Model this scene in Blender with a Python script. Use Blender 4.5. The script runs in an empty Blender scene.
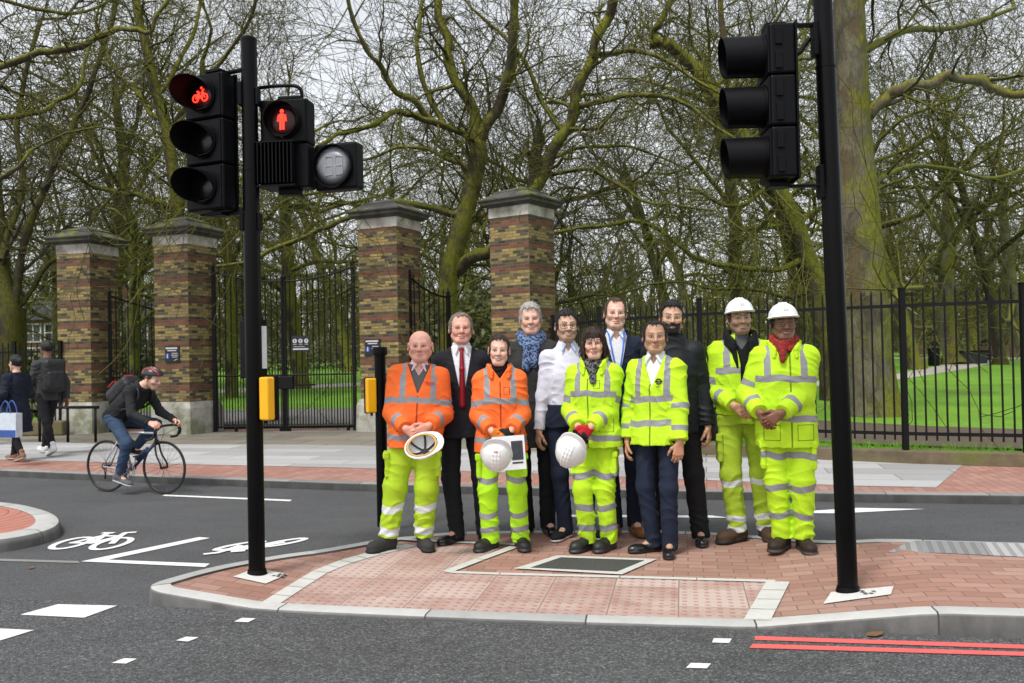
import bpy, bmesh, math, random
import numpy as np
from mathutils import Vector, Matrix

C = bpy.context.scene.collection
RAD = math.radians

# ---------------------------------------------------------------- camera model (pixel -> place)
FPX, CX, CY, ROLL, PITCH, HC = 870.0, 512.0, 341.5, 0.020, 0.0144, 1.5
_F = np.array((0, math.cos(PITCH), math.sin(PITCH)))
_U0 = np.array((0, -math.sin(PITCH), math.cos(PITCH)))
_R0 = np.array((1.0, 0, 0))
_R = math.cos(ROLL) * _R0 - math.sin(ROLL) * _U0
_U = math.sin(ROLL) * _R0 + math.cos(ROLL) * _U0


def ray(u, v):
    return (u - CX) / FPX * _R - (v - CY) / FPX * _U + _F


def gnd(u, v, z=0.0):
    d = ray(u, v)
    t = (z - HC) / d[2]
    return np.array((d[0] * t, d[1] * t, z))


def at(u, v, y):
    d = ray(u, v)
    t = y / d[1]
    return np.array((d[0] * t, y, HC + d[2] * t))


# ---------------------------------------------------------------- tags
def tag(o, label=None, cat=None, group=None, kind=None):
    if label: o['label'] = label
    if cat: o['category'] = cat
    if group: o['group'] = group
    if kind: o['kind'] = kind
    return o


def empty(name, loc=(0, 0, 0), rz=0.0, label=None, cat=None, group=None):
    o = bpy.data.objects.new(name, None)
    o.empty_display_size = 0.2
    C.objects.link(o)
    o.location = loc
    o.rotation_euler = (0, 0, rz)
    return tag(o, label, cat, group)


def link(name, me, parent=None, loc=None, rz=None):
    o = bpy.data.objects.new(name, me)
    C.objects.link(o)
    if parent is not None: o.parent = parent
    if loc is not None: o.location = loc
    if rz is not None: o.rotation_euler = (0, 0, rz)
    return o


def copy_tree(o, parent=None):
    c = o.copy()
    C.objects.link(c)
    c.parent = parent
    for ch in list(o.children):
        copy_tree(ch, c)
    return c


# ---------------------------------------------------------------- node helpers
class NT:
    def __init__(self, tree):
        self.t = tree
        self.n = tree.nodes
        self.l = tree.links

    def new(self, typ, **kw):
        nd = self.n.new(typ)
        for k, v in kw.items():
            setattr(nd, k, v)
        return nd

    def put(self, sock, val):
        if hasattr(val, 'is_output'):
            self.l.new(val, sock)
        elif isinstance(val, (int, float)):
            if sock.type == 'RGBA': sock.default_value = (val, val, val, 1)
            elif sock.type == 'VECTOR': sock.default_value = (val, val, val)
            else: sock.default_value = val
        else:
            val = tuple(val)
            if sock.type == 'RGBA' and len(val) == 3: val = val + (1.0,)
            sock.default_value = val

    def math(self, op, a, b=0.0, c=0.0, clamp=False):
        nd = self.new('ShaderNodeMath', operation=op)
        nd.use_clamp = clamp
        self.put(nd.inputs[0], a); self.put(nd.inputs[1], b); self.put(nd.inputs[2], c)
        return nd.outputs[0]

    def mix(self, fac, a, b, blend='MIX'):
        nd = self.new('ShaderNodeMix', data_type='RGBA', blend_type=blend)
        self.put(nd.inputs[0], fac); self.put(nd.inputs[6], a); self.put(nd.inputs[7], b)
        return nd.outputs[2]

    def noise(self, vec, scale, detail=3.0, rough=0.55, dist=0.0, out=0):
        nd = self.new('ShaderNodeTexNoise')
        if vec is not None: self.l.new(vec, nd.inputs['Vector'])
        nd.inputs['Scale'].default_value = scale
        nd.inputs['Detail'].default_value = detail
        nd.inputs['Roughness'].default_value = rough
        nd.inputs['Distortion'].default_value = dist
        return nd.outputs[out]

    def ramp(self, fac, stops, interp='LINEAR'):
        nd = self.new('ShaderNodeValToRGB')
        nd.color_ramp.interpolation = interp
        e = nd.color_ramp.elements
        while len(e) < len(stops): e.new(0.5)
        for el, (p, c) in zip(e, stops):
            el.position = p
            el.color = (c, c, c, 1) if isinstance(c, (int, float)) else tuple(c) + (1.0,)
        self.put(nd.inputs[0], fac)
        return nd.outputs[0]

    def coord(self, which='Object'):
        return self.new('ShaderNodeTexCoord').outputs[which]

    def mapping(self, vec, scale=(1, 1, 1), loc=(0, 0, 0), rot=(0, 0, 0)):
        nd = self.new('ShaderNodeMapping')
        self.l.new(vec, nd.inputs[0])
        nd.inputs['Location'].default_value = loc
        nd.inputs['Rotation'].default_value = rot
        nd.inputs['Scale'].default_value = scale
        return nd.outputs[0]

    def sep(self, vec):
        nd = self.new('ShaderNodeSeparateXYZ')
        self.l.new(vec, nd.inputs[0])
        return nd.outputs

    def attr(self, name, out='Fac'):
        nd = self.new('ShaderNodeAttribute')
        nd.attribute_name = name
        return nd.outputs[out]

    def bump(self, h, strength=0.3, dist=0.01, normal=None):
        nd = self.new('ShaderNodeBump')
        nd.inputs['Strength'].default_value = strength
        nd.inputs['Distance'].default_value = dist
        self.put(nd.inputs['Height'], h)
        if normal is not None: self.l.new(normal, nd.inputs['Normal'])
        return nd.outputs[0]


def material(name):
    m = bpy.data.materials.new(name)
    m.use_nodes = True
    nt = NT(m.node_tree)
    b = m.node_tree.nodes['Principled BSDF']
    return m, nt, b


_simple = {}


def simple(name, col, rough=0.6, metal=0.0, var=0.12, scale=18.0, bump=0.0, bscale=120.0, spec=0.5, coat=0.0):
    """A single colour broken up by noise, optionally bumped."""
    if name in _simple: return _simple[name]
    m, nt, b = material(name)
    co = nt.coord('Object')
    n = nt.noise(co, scale, 4.0, 0.6)
    f = nt.math('MULTIPLY_ADD', n, 2 * var, 1 - var)
    c = nt.mix(1.0, col, f, 'MULTIPLY')
    nt.put(b.inputs['Base Color'], c)
    rr = nt.math('MULTIPLY_ADD', n, 0.2, rough - 0.1, clamp=True)
    nt.put(b.inputs['Roughness'], rr)
    b.inputs['Metallic'].default_value = metal
    b.inputs['Specular IOR Level'].default_value = spec
    b.inputs['Coat Weight'].default_value = coat
    if bump:
        nt.put(b.inputs['Normal'], nt.bump(nt.noise(co, bscale, 3.0, 0.6), bump, 0.01))
    _simple[name] = m
    return m


# ---------------------------------------------------------------- mesh builder
class MB:
    def __init__(self):
        self.v, self.f, self.m, self.uv, self.cut = [], [], [], [], []

    def add(self, vs, fs, mi=0, uvs=None):
        b = len(self.v)
        self.cut.append((b, len(self.f)))
        self.v.extend([tuple(map(float, p)) for p in vs])
        for k, f in enumerate(fs):
            self.f.append([b + i for i in f])
            self.m.append(mi)
            self.uv.append(uvs[k] if uvs else None)

    def box(self, c, s, rz=0.0, mi=0, R=None, bev=0.0):
        hx, hy, hz = s[0] / 2, s[1] / 2, s[2] / 2
        M = np.array(Matrix.Rotation(rz, 3, 'Z')) if R is None else np.array(R)
        c = np.array(c, float)
        if bev <= 0:
            P = [(x, y, z) for z in (-hz, hz) for y in (-hy, hy) for x in (-hx, hx)]
            F = [(0, 2, 3, 1), (4, 5, 7, 6), (0, 1, 5, 4), (2, 6, 7, 3), (0, 4, 6, 2), (1, 3, 7, 5)]
        else:
            b = min(bev, hx * .9, hy * .9, hz * .9)
            bm = bmesh.new()
            bmesh.ops.create_cube(bm, size=1.0)
            for v in bm.verts: v.co = Vector((v.co.x * s[0], v.co.y * s[1], v.co.z * s[2]))
            bmesh.ops.bevel(bm, geom=list(bm.edges), offset=b, segments=2, profile=0.5, affect='EDGES')
            bm.verts.index_update()
            P = [tuple(v.co) for v in bm.verts]
            F = [tuple(v.index for v in f.verts) for f in bm.faces]
            bm.free()
        V = [M @ np.array(p) + c for p in P]
        self.add(V, F, mi)

    def tube(self, pts, rad, n=8, mi=0, caps=True):
        pts = [np.array(p, float) for p in pts]
        if isinstance(rad, (int, float)): rad = [rad] * len(pts)
        V, F = [], []
        ref = None
        for i, p in enumerate(pts):
            a = pts[max(i - 1, 0)]; b = pts[min(i + 1, len(pts) - 1)]
            d = b - a
            d = d / (np.linalg.norm(d) + 1e-12)
            if ref is None:
                ref = np.array((0, 0, 1.0)) if abs(d[2]) < .9 else np.array((1.0, 0, 0))
            x = np.cross(ref, d); x /= np.linalg.norm(x) + 1e-12
            y = np.cross(d, x)
            ref = y if abs(np.dot(y, d)) < .99 else ref
            for k in range(n):
                t = 2 * math.pi * k / n
                V.append(p + rad[i] * (math.cos(t) * x + math.sin(t) * y))
        for i in range(len(pts) - 1):
            for k in range(n):
                k2 = (k + 1) % n
                F.append((i * n + k, i * n + k2, (i + 1) * n + k2, (i + 1) * n + k))
        if caps:
            F.append(tuple(range(n - 1, -1, -1)))
            F.append(tuple((len(pts) - 1) * n + k for k in range(n)))
        self.add(V, F, mi)

    def ring(self, c, r, tr, axis, n=40, k=8, mi=0):
        """torus about an axis"""
        ax = np.array(axis, float); ax /= np.linalg.norm(ax)
        t = np.array((0, 0, 1.0)) if abs(ax[2]) < .9 else np.array((1.0, 0, 0))
        x = np.cross(t, ax); x /= np.linalg.norm(x); y = np.cross(ax, x)
        V, F = [], []
        for i in range(n):
            a = 2 * math.pi * i / n
            d = math.cos(a) * x + math.sin(a) * y
            for j in range(k):
                b = 2 * math.pi * j / k
                V.append(np.array(c) + d * (r + tr * math.cos(b)) + ax * tr * math.sin(b))
        for i in range(n):
            for j in range(k):
                i2, j2 = (i + 1) % n, (j + 1) % k
                F.append((i * k + j, i2 * k + j, i2 * k + j2, i * k + j2))
        self.add(V, F, mi)

    def lathe(self, prof, n=24, c=(0, 0, 0), R=None, mi=0):
        """profile (r, z) turned about z"""
        M = np.eye(3) if R is None else np.array(R)
        V, F = [], []
        for r, z in prof:
            for k in range(n):
                t = 2 * math.pi * k / n
                V.append(M @ np.array((r * math.cos(t), r * math.sin(t), z)) + np.array(c))
        for i in range(len(prof) - 1):
            for k in range(n):
                k2 = (k + 1) % n
                F.append((i * n + k, i * n + k2, (i + 1) * n + k2, (i + 1) * n + k))
        if prof[0][0] > 1e-6: F.append(tuple(range(n - 1, -1, -1)))
        if prof[-1][0] > 1e-6: F.append(tuple((len(prof) - 1) * n + k for k in range(n)))
        self.add(V, F, mi)

    def prism(self, poly, z0, z1, mi=0):
        """polygon (x, y) pulled from z0 to z1"""
        n = len(poly)
        V = [(p[0], p[1], z0) for p in poly] + [(p[0], p[1], z1) for p in poly]
        F = [tuple(range(n - 1, -1, -1)), tuple(range(n, 2 * n))]
        F += [(i, (i + 1) % n, n + (i + 1) % n, n + i) for i in range(n)]
        self.add(V, F, mi)

    def split(self, name, mats, parent=None, **kw):
        """one object for each piece added"""
        cuts = self.cut + [(len(self.v), len(self.f))]
        for (v0, f0), (v1, f1) in zip(cuts[:-1], cuts[1:]):
            m = MB(); m.v = self.v[v0:v1]; m.f = [[i - v0 for i in f] for f in self.f[f0:f1]]; m.m = self.m[f0:f1]; m.uv = self.uv[f0:f1]
            m.build(name, mats, parent, **kw)

    def build(self, name, mats, parent=None, loc=None, rz=None, smooth=False, angle=None, boxuv=True):
        me = bpy.data.meshes.new(name)
        me.from_pydata(self.v, [], self.f)
        if not isinstance(mats, (list, tuple)): mats = [mats]
        for m in mats: me.materials.append(m)
        if len(mats) > 1: me.polygons.foreach_set('material_index', self.m)
        uvl = me.uv_layers.new(name='UVMap')
        buf = np.zeros(len(me.loops) * 2, np.float32)
        li = 0
        for pi, p in enumerate(me.polygons):
            nrm = p.normal
            u = self.uv[pi]
            for j, vi in enumerate(p.vertices):
                co = me.vertices[vi].co
                if u is not None: a, b = u[j]
                elif abs(nrm.z) > .7: a, b = co.x, co.y
                else:
                    hx, hy = -nrm.y, nrm.x
                    l = math.hypot(hx, hy) or 1.0
                    a, b = (co.x * hx + co.y * hy) / l, co.z
                buf[li] = a; buf[li + 1] = b
                li += 2
        uvl.data.foreach_set('uv', buf)
        if smooth or angle:
            me.polygons.foreach_set('use_smooth', [True] * len(me.polygons))
            if angle: me.set_sharp_from_angle(angle=RAD(angle))
        me.update()
        return link(name, me, parent, loc, rz)


def rot_to(d, up=(0, 0, 1)):
    """3x3 with z axis along d"""
    z = np.array(d, float); z /= np.linalg.norm(z)
    u = np.array(up, float)
    if abs(np.dot(u, z)) > .98: u = np.array((1.0, 0, 0))
    x = np.cross(u, z); x /= np.linalg.norm(x)
    return np.stack([x, np.cross(z, x), z], axis=1)


def fast_mesh(name, V, F, mats, smooth=True, attrs=None):
    """numpy quads or tris to mesh"""
    V = np.asarray(V, np.float32); F = np.asarray(F, np.int32)
    k = F.shape[1]
    me = bpy.data.meshes.new(name)
    me.vertices.add(len(V)); me.vertices.foreach_set('co', V.ravel())
    me.loops.add(F.size); me.loops.foreach_set('vertex_index', F.ravel())
    me.polygons.add(len(F))
    me.polygons.foreach_set('loop_start', np.arange(0, F.size, k, dtype=np.int32))
    me.polygons.foreach_set('loop_total', np.full(len(F), k, np.int32))
    if smooth: me.polygons.foreach_set('use_smooth', np.ones(len(F), bool))
    for m in (mats if isinstance(mats, (list, tuple)) else [mats]): me.materials.append(m)
    me.update(calc_edges=True)
    for nm, arr in (attrs or {}).items():
        arr = np.asarray(arr, np.float32)
        if arr.ndim == 2:
            a = me.attributes.new(nm, 'FLOAT_COLOR', 'POINT')
            a.data.foreach_set('color', np.concatenate([arr, np.ones((len(arr), 1), np.float32)], 1).ravel())
        else:
            a = me.attributes.new(nm, 'FLOAT', 'POINT')
            a.data.foreach_set('value', arr)
    return me


# ---------------------------------------------------------------- signed distance modelling
def _bb(pts, r):
    p = np.array(pts, float)
    r = np.asarray(r, float)
    return p.min(0) - r, p.max(0) + r


def cone(a, b, ra, rb=None):
    a = np.array(a, float); b = np.array(b, float)
    rb = ra if rb is None else rb
    ab = b - a; L2 = max(float(ab @ ab), 1e-9)

    def f(P):
        t = np.clip(((P - a) @ ab) / L2, 0, 1)
        return np.linalg.norm(P - a - t[:, None] * ab, axis=1) - (ra + (rb - ra) * t)
    return (f,) + _bb([a, b], max(ra, rb))


def ell(c, r, R=None):
    c = np.array(c, float); r = np.array(r, float)
    M = None if R is None else np.array(R, float)

    def f(P):
        q = P - c
        if M is not None: q = q @ M
        k0 = np.linalg.norm(q / r, axis=1)
        k1 = np.linalg.norm(q / (r * r), axis=1)
        return k0 * (k0 - 1) / np.maximum(k1, 1e-6)
    return (f,) + _bb([c], r.max())


def rbox(c, h, R=None, rd=0.01):
    c = np.array(c, float); h = np.array(h, float) - rd
    M = None if R is None else np.array(R, float)

    def f(P):
        q = P - c
        if M is not None: q = q @ M
        q = np.abs(q) - h
        return np.linalg.norm(np.maximum(q, 0), axis=1) + np.minimum(q.max(1), 0) - rd
    return (f,) + _bb([c], np.linalg.norm(h) + rd)


def loft(o, M, prof, e=2.4):
    """stack of oval sections; prof rows (z, rx, ry, cx, cy) in the frame (o, M)"""
    prof = np.array(prof, float)
    zs = np.linspace(prof[0, 0], prof[-1, 0], 96)
    cols = []
    for j in range(1, 5):
        c = np.interp(zs, prof[:, 0], prof[:, j])
        cp = np.pad(c, 6, mode='edge')
        cols.append(np.convolve(cp, np.ones(13) / 13, 'valid'))
    o = np.array(o, float); M = np.array(M, float)

    def f(P):
        q = (P - o) @ M
        z = q[:, 2]
        rx, ry, cx, cy = (np.interp(z, zs, c) for c in cols)
        x = np.abs(q[:, 0] - cx) / rx; y = np.abs(q[:, 1] - cy) / ry
        k = (x ** e + y ** e) ** (1 / e)
        d = (k - 1) * (0.5 * (rx + ry) - 0.35 * np.abs(rx - ry))
        return np.maximum(np.maximum(d, prof[0, 0] - z), z - prof[-1, 0])
    ex = max(prof[:, 1].max() + abs(prof[:, 3]).max(), prof[:, 2].max() + abs(prof[:, 4]).max())
    ends = [o + M @ np.array((0, 0, prof[0, 0])), o + M @ np.array((0, 0, prof[-1, 0]))]
    return (f,) + _bb(ends, ex)


class SDF:
    def __init__(self):
        self.p = []
        self.post = []          # functions (P, d) -> d

    def u(self, prim, k=0.02):
        self.p.append((prim, k, 1)); return self

    def s(self, prim, k=0.01):
        self.p.append((prim, k, -1)); return self

    def add(self, other):
        self.p += other.p; return self

    @staticmethod
    def _op(a, b, k, sgn):
        if sgn > 0:
            h = np.maximum(k - np.abs(a - b), 0) / k
            return np.minimum(a, b) - h * h * k * .25
        b = -b
        h = np.maximum(k - np.abs(a - b), 0) / k
        return np.maximum(a, b) + h * h * k * .25

    def bounds(self):
        los = [q[0][1] for q in self.p if q[2] > 0]; his = [q[0][2] for q in self.p if q[2] > 0]
        return np.min(los, 0) - .02, np.max(his, 0) + .02

    def points(self, P):
        d = np.full(len(P), .15)
        for (f, lo, hi), k, sg in self.p:
            mg = .035 + k
            m = np.all((P > lo - mg) & (P < hi + mg), axis=1)
            if m.any(): d[m] = self._op(d[m], f(P[m]), k, sg)
        for g in self.post: d = g(P, d)
        return d

    def mesh(self, h=0.006, lo=None, hi=None):
        if lo is None: lo, hi = self.bounds()
        lo = np.array(lo, float); hi = np.array(hi, float)
        n = np.ceil((hi - lo) / h).astype(int) + 1
        ax = [lo[i] + h * np.arange(n[i]) for i in range(3)]
        d = np.full(n, .15, np.float32)
        for (f, a, b), k, sg in self.p:
            mg = .02 + k + 2 * h
            i0 = np.clip(np.floor((a - mg - lo) / h).astype(int), 0, n)
            i1 = np.clip(np.ceil((b + mg - lo) / h).astype(int) + 1, 0, n)
            if np.any(i1 <= i0): continue
            sl = tuple(slice(i0[i], i1[i]) for i in range(3))
            G = np.stack(np.meshgrid(*[ax[i][sl[i]] for i in range(3)], indexing='ij'), -1).reshape(-1, 3)
            blk = d[sl]
            d[sl] = self._op(blk.ravel(), f(G), k, sg).reshape(blk.shape)
        if self.post:
            near = np.abs(d) < .05
            idx = np.argwhere(near)
            P = lo + h * idx
            v = d[near].astype(float)
            for g in self.post: v = g(P, v)
            d[near] = v
        d[0] = d[-1] = .1; d[:, 0] = d[:, -1] = .1; d[:, :, 0] = d[:, :, -1] = .1
        return nets(d, lo, h)


def nets(d, lo, h):
    s = d < 0
    nx, ny, nz = d.shape
    cnt = np.zeros((nx - 1, ny - 1, nz - 1), np.int8)
    offs = [(i, j, k) for i in (0, 1) for j in (0, 1) for k in (0, 1)]
    for i, j, k in offs:
        cnt += s[i:nx - 1 + i, j:ny - 1 + j, k:nz - 1 + k]
    act = np.argwhere((cnt > 0) & (cnt < 8))
    idm = np.full(cnt.shape, -1, np.int32)
    idm[act[:, 0], act[:, 1], act[:, 2]] = np.arange(len(act))
    D = {o: d[act[:, 0] + o[0], act[:, 1] + o[1], act[:, 2] + o[2]].astype(float) for o in offs}
    acc = np.zeros((len(act), 3)); num = np.zeros(len(act))
    for a in offs:
        for axis in range(3):
            if a[axis] == 1: continue
            b = list(a); b[axis] = 1; b = tuple(b)
            da, db = D[a], D[b]
            m = (da < 0) != (db < 0)
            t = da[m] / (da[m] - db[m])
            p = np.tile(np.array(a, float), (m.sum(), 1)); p[:, axis] = t
            acc[m] += p; num[m] += 1
    V = lo + h * (act + acc / num[:, None])
    Q = []
    for axis in range(3):
        b, c = (axis + 1) % 3, (axis + 2) % 3
        sa = [slice(None)] * 3; sb = [slice(None)] * 3
        sa[axis] = slice(0, -1); sb[axis] = slice(1, None)
        e0, e1 = s[tuple(sa)], s[tuple(sb)]
        for sign, m in ((0, e0 & ~e1), (1, ~e0 & e1)):
            I = np.argwhere(m)
            I = I[(I[:, b] > 0) & (I[:, c] > 0) & (I[:, b] < d.shape[b] - 1) & (I[:, c] < d.shape[c] - 1)]
            if not len(I): continue
            cells = []
            for ob, oc in ((-1, -1), (0, -1), (0, 0), (-1, 0)):
                J = I.copy(); J[:, b] += ob; J[:, c] += oc
                cells.append(idm[J[:, 0], J[:, 1], J[:, 2]])
            q = np.stack(cells, 1)
            Q.append(q if sign == 0 else q[:, ::-1])
    return V, np.concatenate(Q, 0)


_wr = np.random.RandomState(5)
_WK = _wr.normal(size=(10, 3)); _WK /= np.linalg.norm(_WK, axis=1)[:, None]
_WK[:, 2] *= 1.5; _WK *= np.linspace(20, 72, 10)[:, None]
_WP = _wr.uniform(0, 6.28, 10)


def creases(P, seed=0.0, k=(.3, 0, 1)):
    """sharp-edged cloth folds running across k"""
    k = np.array(k, float); k = k / np.linalg.norm(k); k2 = np.array((-k[0] * 1.8 - .25, .2, k[2])); k2 /= np.linalg.norm(k2)
    w = 1.3 * np.sin(P @ np.array((13., 6., 9.)) + seed) + .9 * np.sin(P @ np.array((-7., 15., 19.)) + 1.7 * seed)
    s1 = np.abs(np.sin(33 * (P @ k) + 1.5 * w)) ** .6
    s2 = np.abs(np.sin(22 * (P @ k2) + 1.2 * w + seed)) ** .6
    m = np.clip(.5 + .9 * np.sin(P @ np.array((8., 5., 11.)) + 3 * seed), 0, 1)
    return (.62 - s1) * m * 1.2 + (.62 - s2) * (1 - m)


def wrinkle(P, seed=0.0):
    """fold-like noise, roughly -1..1"""
    w = 1.2 * np.sin(P @ np.array((9., 7., 11.)) + seed) [:, None] + .8 * np.sin(P[:, ::-1] @ np.array((17., -13., 9.)) + 2 * seed)[:, None]
    a = P @ _WK.T + _WP + seed * np.arange(1, 11) + w
    amp = 1.0 / np.sqrt(np.linspace(1, 3.4, 10))
    return ((.45 - .9 * np.abs(np.sin(a)) + .6 * np.sin(a * .7)) * amp).sum(1) / 3.2


def polyline(pts, n=6):
    """smooth curve through points"""
    P = [np.array(p, float) for p in pts]
    P = [2 * P[0] - P[1]] + P + [2 * P[-1] - P[-2]]
    out = []
    for i in range(1, len(P) - 2):
        for t in np.linspace(0, 1, n, endpoint=False):
            a, b, c, d = P[i - 1:i + 3]
            out.append(.5 * (2 * b + (c - a) * t + (2 * a - 5 * b + 4 * c - d) * t * t + (3 * b - a - 3 * c + d) * t ** 3))
    out.append(P[-2])
    return out


def unit(v):
    v = np.array(v, float)
    return v / (np.linalg.norm(v) + 1e-12)


class Tubes:
    def __init__(self):
        self.g = {}

    def add(self, pts, rad, sides=None):
        pts = np.asarray(pts, float); rad = np.asarray(rad, float)
        r = rad.max()
        s = sides or (12 if r > .18 else 8 if r > .07 else 5 if r > .022 else 3)
        self.g.setdefault((len(pts), s), []).append((pts, rad))

    def arrays(self):
        VV, FF, base = [], [], 0
        for (n, s), L in self.g.items():
            P = np.stack([a for a, _ in L]); R_ = np.stack([b for _, b in L]); N = len(L)
            T = np.gradient(P, axis=1); T /= np.linalg.norm(T, axis=2, keepdims=True) + 1e-9
            ref = np.where(np.abs(T[..., 2:3]) < .92, np.array((0, 0, 1.0)), np.array((1.0, 0, 0)))
            ref = np.repeat(ref[:, :1], n, 1)
            X = np.cross(ref, T); X /= np.linalg.norm(X, axis=2, keepdims=True) + 1e-9
            Y = np.cross(T, X)
            a = np.arange(s) * 2 * np.pi / s
            V = P[:, :, None] + R_[:, :, None, None] * (np.cos(a)[:, None] * X[:, :, None] + np.sin(a)[:, None] * Y[:, :, None])
            VV.append(V.reshape(-1, 3))
            i = np.arange(N)[:, None, None] * n * s; j = np.arange(n - 1)[None, :, None] * s; k = np.arange(s)[None, None, :]; k2 = (k + 1) % s
            F = np.stack(np.broadcast_arrays(i + j + k, i + j + k2, i + j + s + k2, i + j + s + k), -1).reshape(-1, 4) + base
            FF.append(F); base += N * n * s
        return np.concatenate(VV), np.concatenate(FF)

    def mesh(self, name, mat):
        return fast_mesh(name, *self.arrays(), mat)


# ================================================================= people
def ik(a, c, l1, l2, pole):
    a, c = np.array(a, float), np.array(c, float)
    d = c - a
    L = np.linalg.norm(d)
    L2 = min(L, (l1 + l2) * .999)
    u = d / L
    c = a + u * L2
    x = (l1 * l1 - l2 * l2 + L2 * L2) / (2 * L2)
    h = math.sqrt(max(l1 * l1 - x * x, 0))
    p = np.array(pole, float); p = p - (p @ u) * u
    return a + u * x + unit(p) * h, c


def rotm(yaw=0, pitch=0, roll=0):
    """head frame: yaw + turns to image right, pitch + looks down"""
    return np.array(Matrix.Rotation(RAD(yaw), 3, 'Z') @ Matrix.Rotation(RAD(pitch), 3, 'X') @ Matrix.Rotation(RAD(roll), 3, 'Y'))


# ---- cloth, skin and hair materials
_cloth = {}


def cloth(name, c1, c2=None, c3=None, rough=.85, bump=.16, var=.08, weave=420.0, spec=.25, refl_rough=.45):
    """c1 cloth, c2 where attribute b1 > 0 (reflective tape), c3 where b2 > 0 (trim)"""
    if name in _cloth: return _cloth[name]
    m, nt, b = material(name)
    co = nt.coord('Object')
    n = nt.noise(co, 9.0, 5.0, .6)
    f = nt.math('MULTIPLY_ADD', n, 2 * var, 1 - var)
    col = nt.mix(1.0, c1, f, 'MULTIPLY')
    dirt = nt.noise(co, 3.2, 5.0, .65)
    col = nt.mix(nt.math('MULTIPLY', nt.ramp(dirt, [(.55, 0.0), (.8, 1.0)]), .25), col, nt.mix(1.0, c1, (.62, .58, .5), 'MULTIPLY'))
    rg = rough
    if c3 is not None:
        col = nt.mix(nt.math('GREATER_THAN', nt.attr('b2'), 0.0), col, c3)
    if c2 is not None:
        g = nt.math('GREATER_THAN', nt.attr('b1'), 0.0)
        c2v = nt.mix(1.0, c2, nt.math('MULTIPLY_ADD', nt.noise(co, 35.0, 3.0), .3, .85), 'MULTIPLY')
        col = nt.mix(g, col, c2v)
        rg = nt.math('MULTIPLY_ADD', g, refl_rough - rough, rough)
    nt.put(b.inputs['Base Color'], col)
    nt.put(b.inputs['Roughness'], rg)
    b.inputs['Specular IOR Level'].default_value = spec
    r1 = nt.math('ABSOLUTE', nt.math('SUBTRACT', nt.noise(nt.mapping(co, (.8, 1, 1.5), rot=(0, .5, 0)), 4.2, 1.2, .5, .5), .5))
    r2 = nt.math('ABSOLUTE', nt.math('SUBTRACT', nt.noise(nt.mapping(co, (.9, 1, 1.5), rot=(0, -.6, 0)), 12.0, 2.0, .5, .8), .5))
    rr_ = nt.math('ADD', nt.math('MINIMUM', r1, .14), nt.math('MULTIPLY', nt.math('MINIMUM', r2, .12), .22))
    h2 = nt.noise(co, weave, 1.0)
    hh = nt.math('MULTIPLY_ADD', h2, .012, rr_)
    nt.put(b.inputs['Normal'], nt.bump(hh, min(1.0, bump * 2.2), .035))
    _cloth[name] = m
    return m


def patterned(name, c1, c2, scale, th=.55):
    if name in _cloth: return _cloth[name]
    m, nt, b = material(name)
    co = nt.coord('Object')
    vo = nt.new('ShaderNodeTexVoronoi'); vo.inputs['Scale'].default_value = scale
    nt.l.new(co, vo.inputs['Vector'])
    n = nt.noise(co, scale * .6, 3.0)
    k = nt.ramp(nt.math('MULTIPLY_ADD', n, .6, vo.outputs['Distance']), [(th - .04, 0.0), (th + .04, 1.0)])
    nt.put(b.inputs['Base Color'], nt.mix(k, c1, c2))
    b.inputs['Roughness'].default_value = .9
    nt.put(b.inputs['Normal'], nt.bump(nt.noise(co, 60.0, 3.0), .4, .01))
    _cloth[name] = m
    return m


def skin_mat():
    if 'skin' in _cloth: return _cloth['skin']
    m, nt, b = material('skin')
    co = nt.coord('Object')
    n = nt.noise(co, 40.0, 4.0, .6)
    col = nt.mix(1.0, nt.attr('col', 'Color'), nt.math('MULTIPLY_ADD', n, .22, .89), 'MULTIPLY')
    nt.put(b.inputs['Base Color'], col)
    b.inputs['Roughness'].default_value = .48
    b.inputs['Specular IOR Level'].default_value = .4
    b.inputs['Subsurface Weight'].default_value = .12
    b.inputs['Subsurface Radius'].default_value = (.012, .005, .003)
    nt.put(b.inputs['Normal'], nt.bump(nt.noise(co, 300.0, 2.0), .12, .004))
    _cloth['skin'] = m
    return m


def hair_mat(name, c, c2=None):
    if name in _cloth: return _cloth[name]
    m, nt, b = material(name)
    co = nt.coord('Object')
    n = nt.noise(nt.mapping(co, (1, 1, .22)), 170.0, 3.0, .7, .4)
    col = nt.mix(n, c, c2 if c2 else tuple(min(1, x * 2.2 + .01) for x in c))
    nt.put(b.inputs['Base Color'], col)
    b.inputs['Roughness'].default_value = .5
    b.inputs['Specular IOR Level'].default_value = .4
    nt.put(b.inputs['Normal'], nt.bump(n, .7, .012))
    _cloth[name] = m
    return m


def glass_mat():
    if 'lens' in _cloth: return _cloth['lens']
    m, nt, b = material('clear_lens')
    tr = nt.new('ShaderNodeBsdfTransparent'); gl = nt.new('ShaderNodeBsdfGlossy'); gl.inputs['Roughness'].default_value = .05
    mx = nt.new('ShaderNodeMixShader'); mx.inputs[0].default_value = .05
    nt.l.new(tr.outputs[0], mx.inputs[1]); nt.l.new(gl.outputs[0], mx.inputs[2])
    nt.l.new(mx.outputs[0], m.node_tree.nodes['Material Output'].inputs[0])
    _cloth['lens'] = m
    return m


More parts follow.
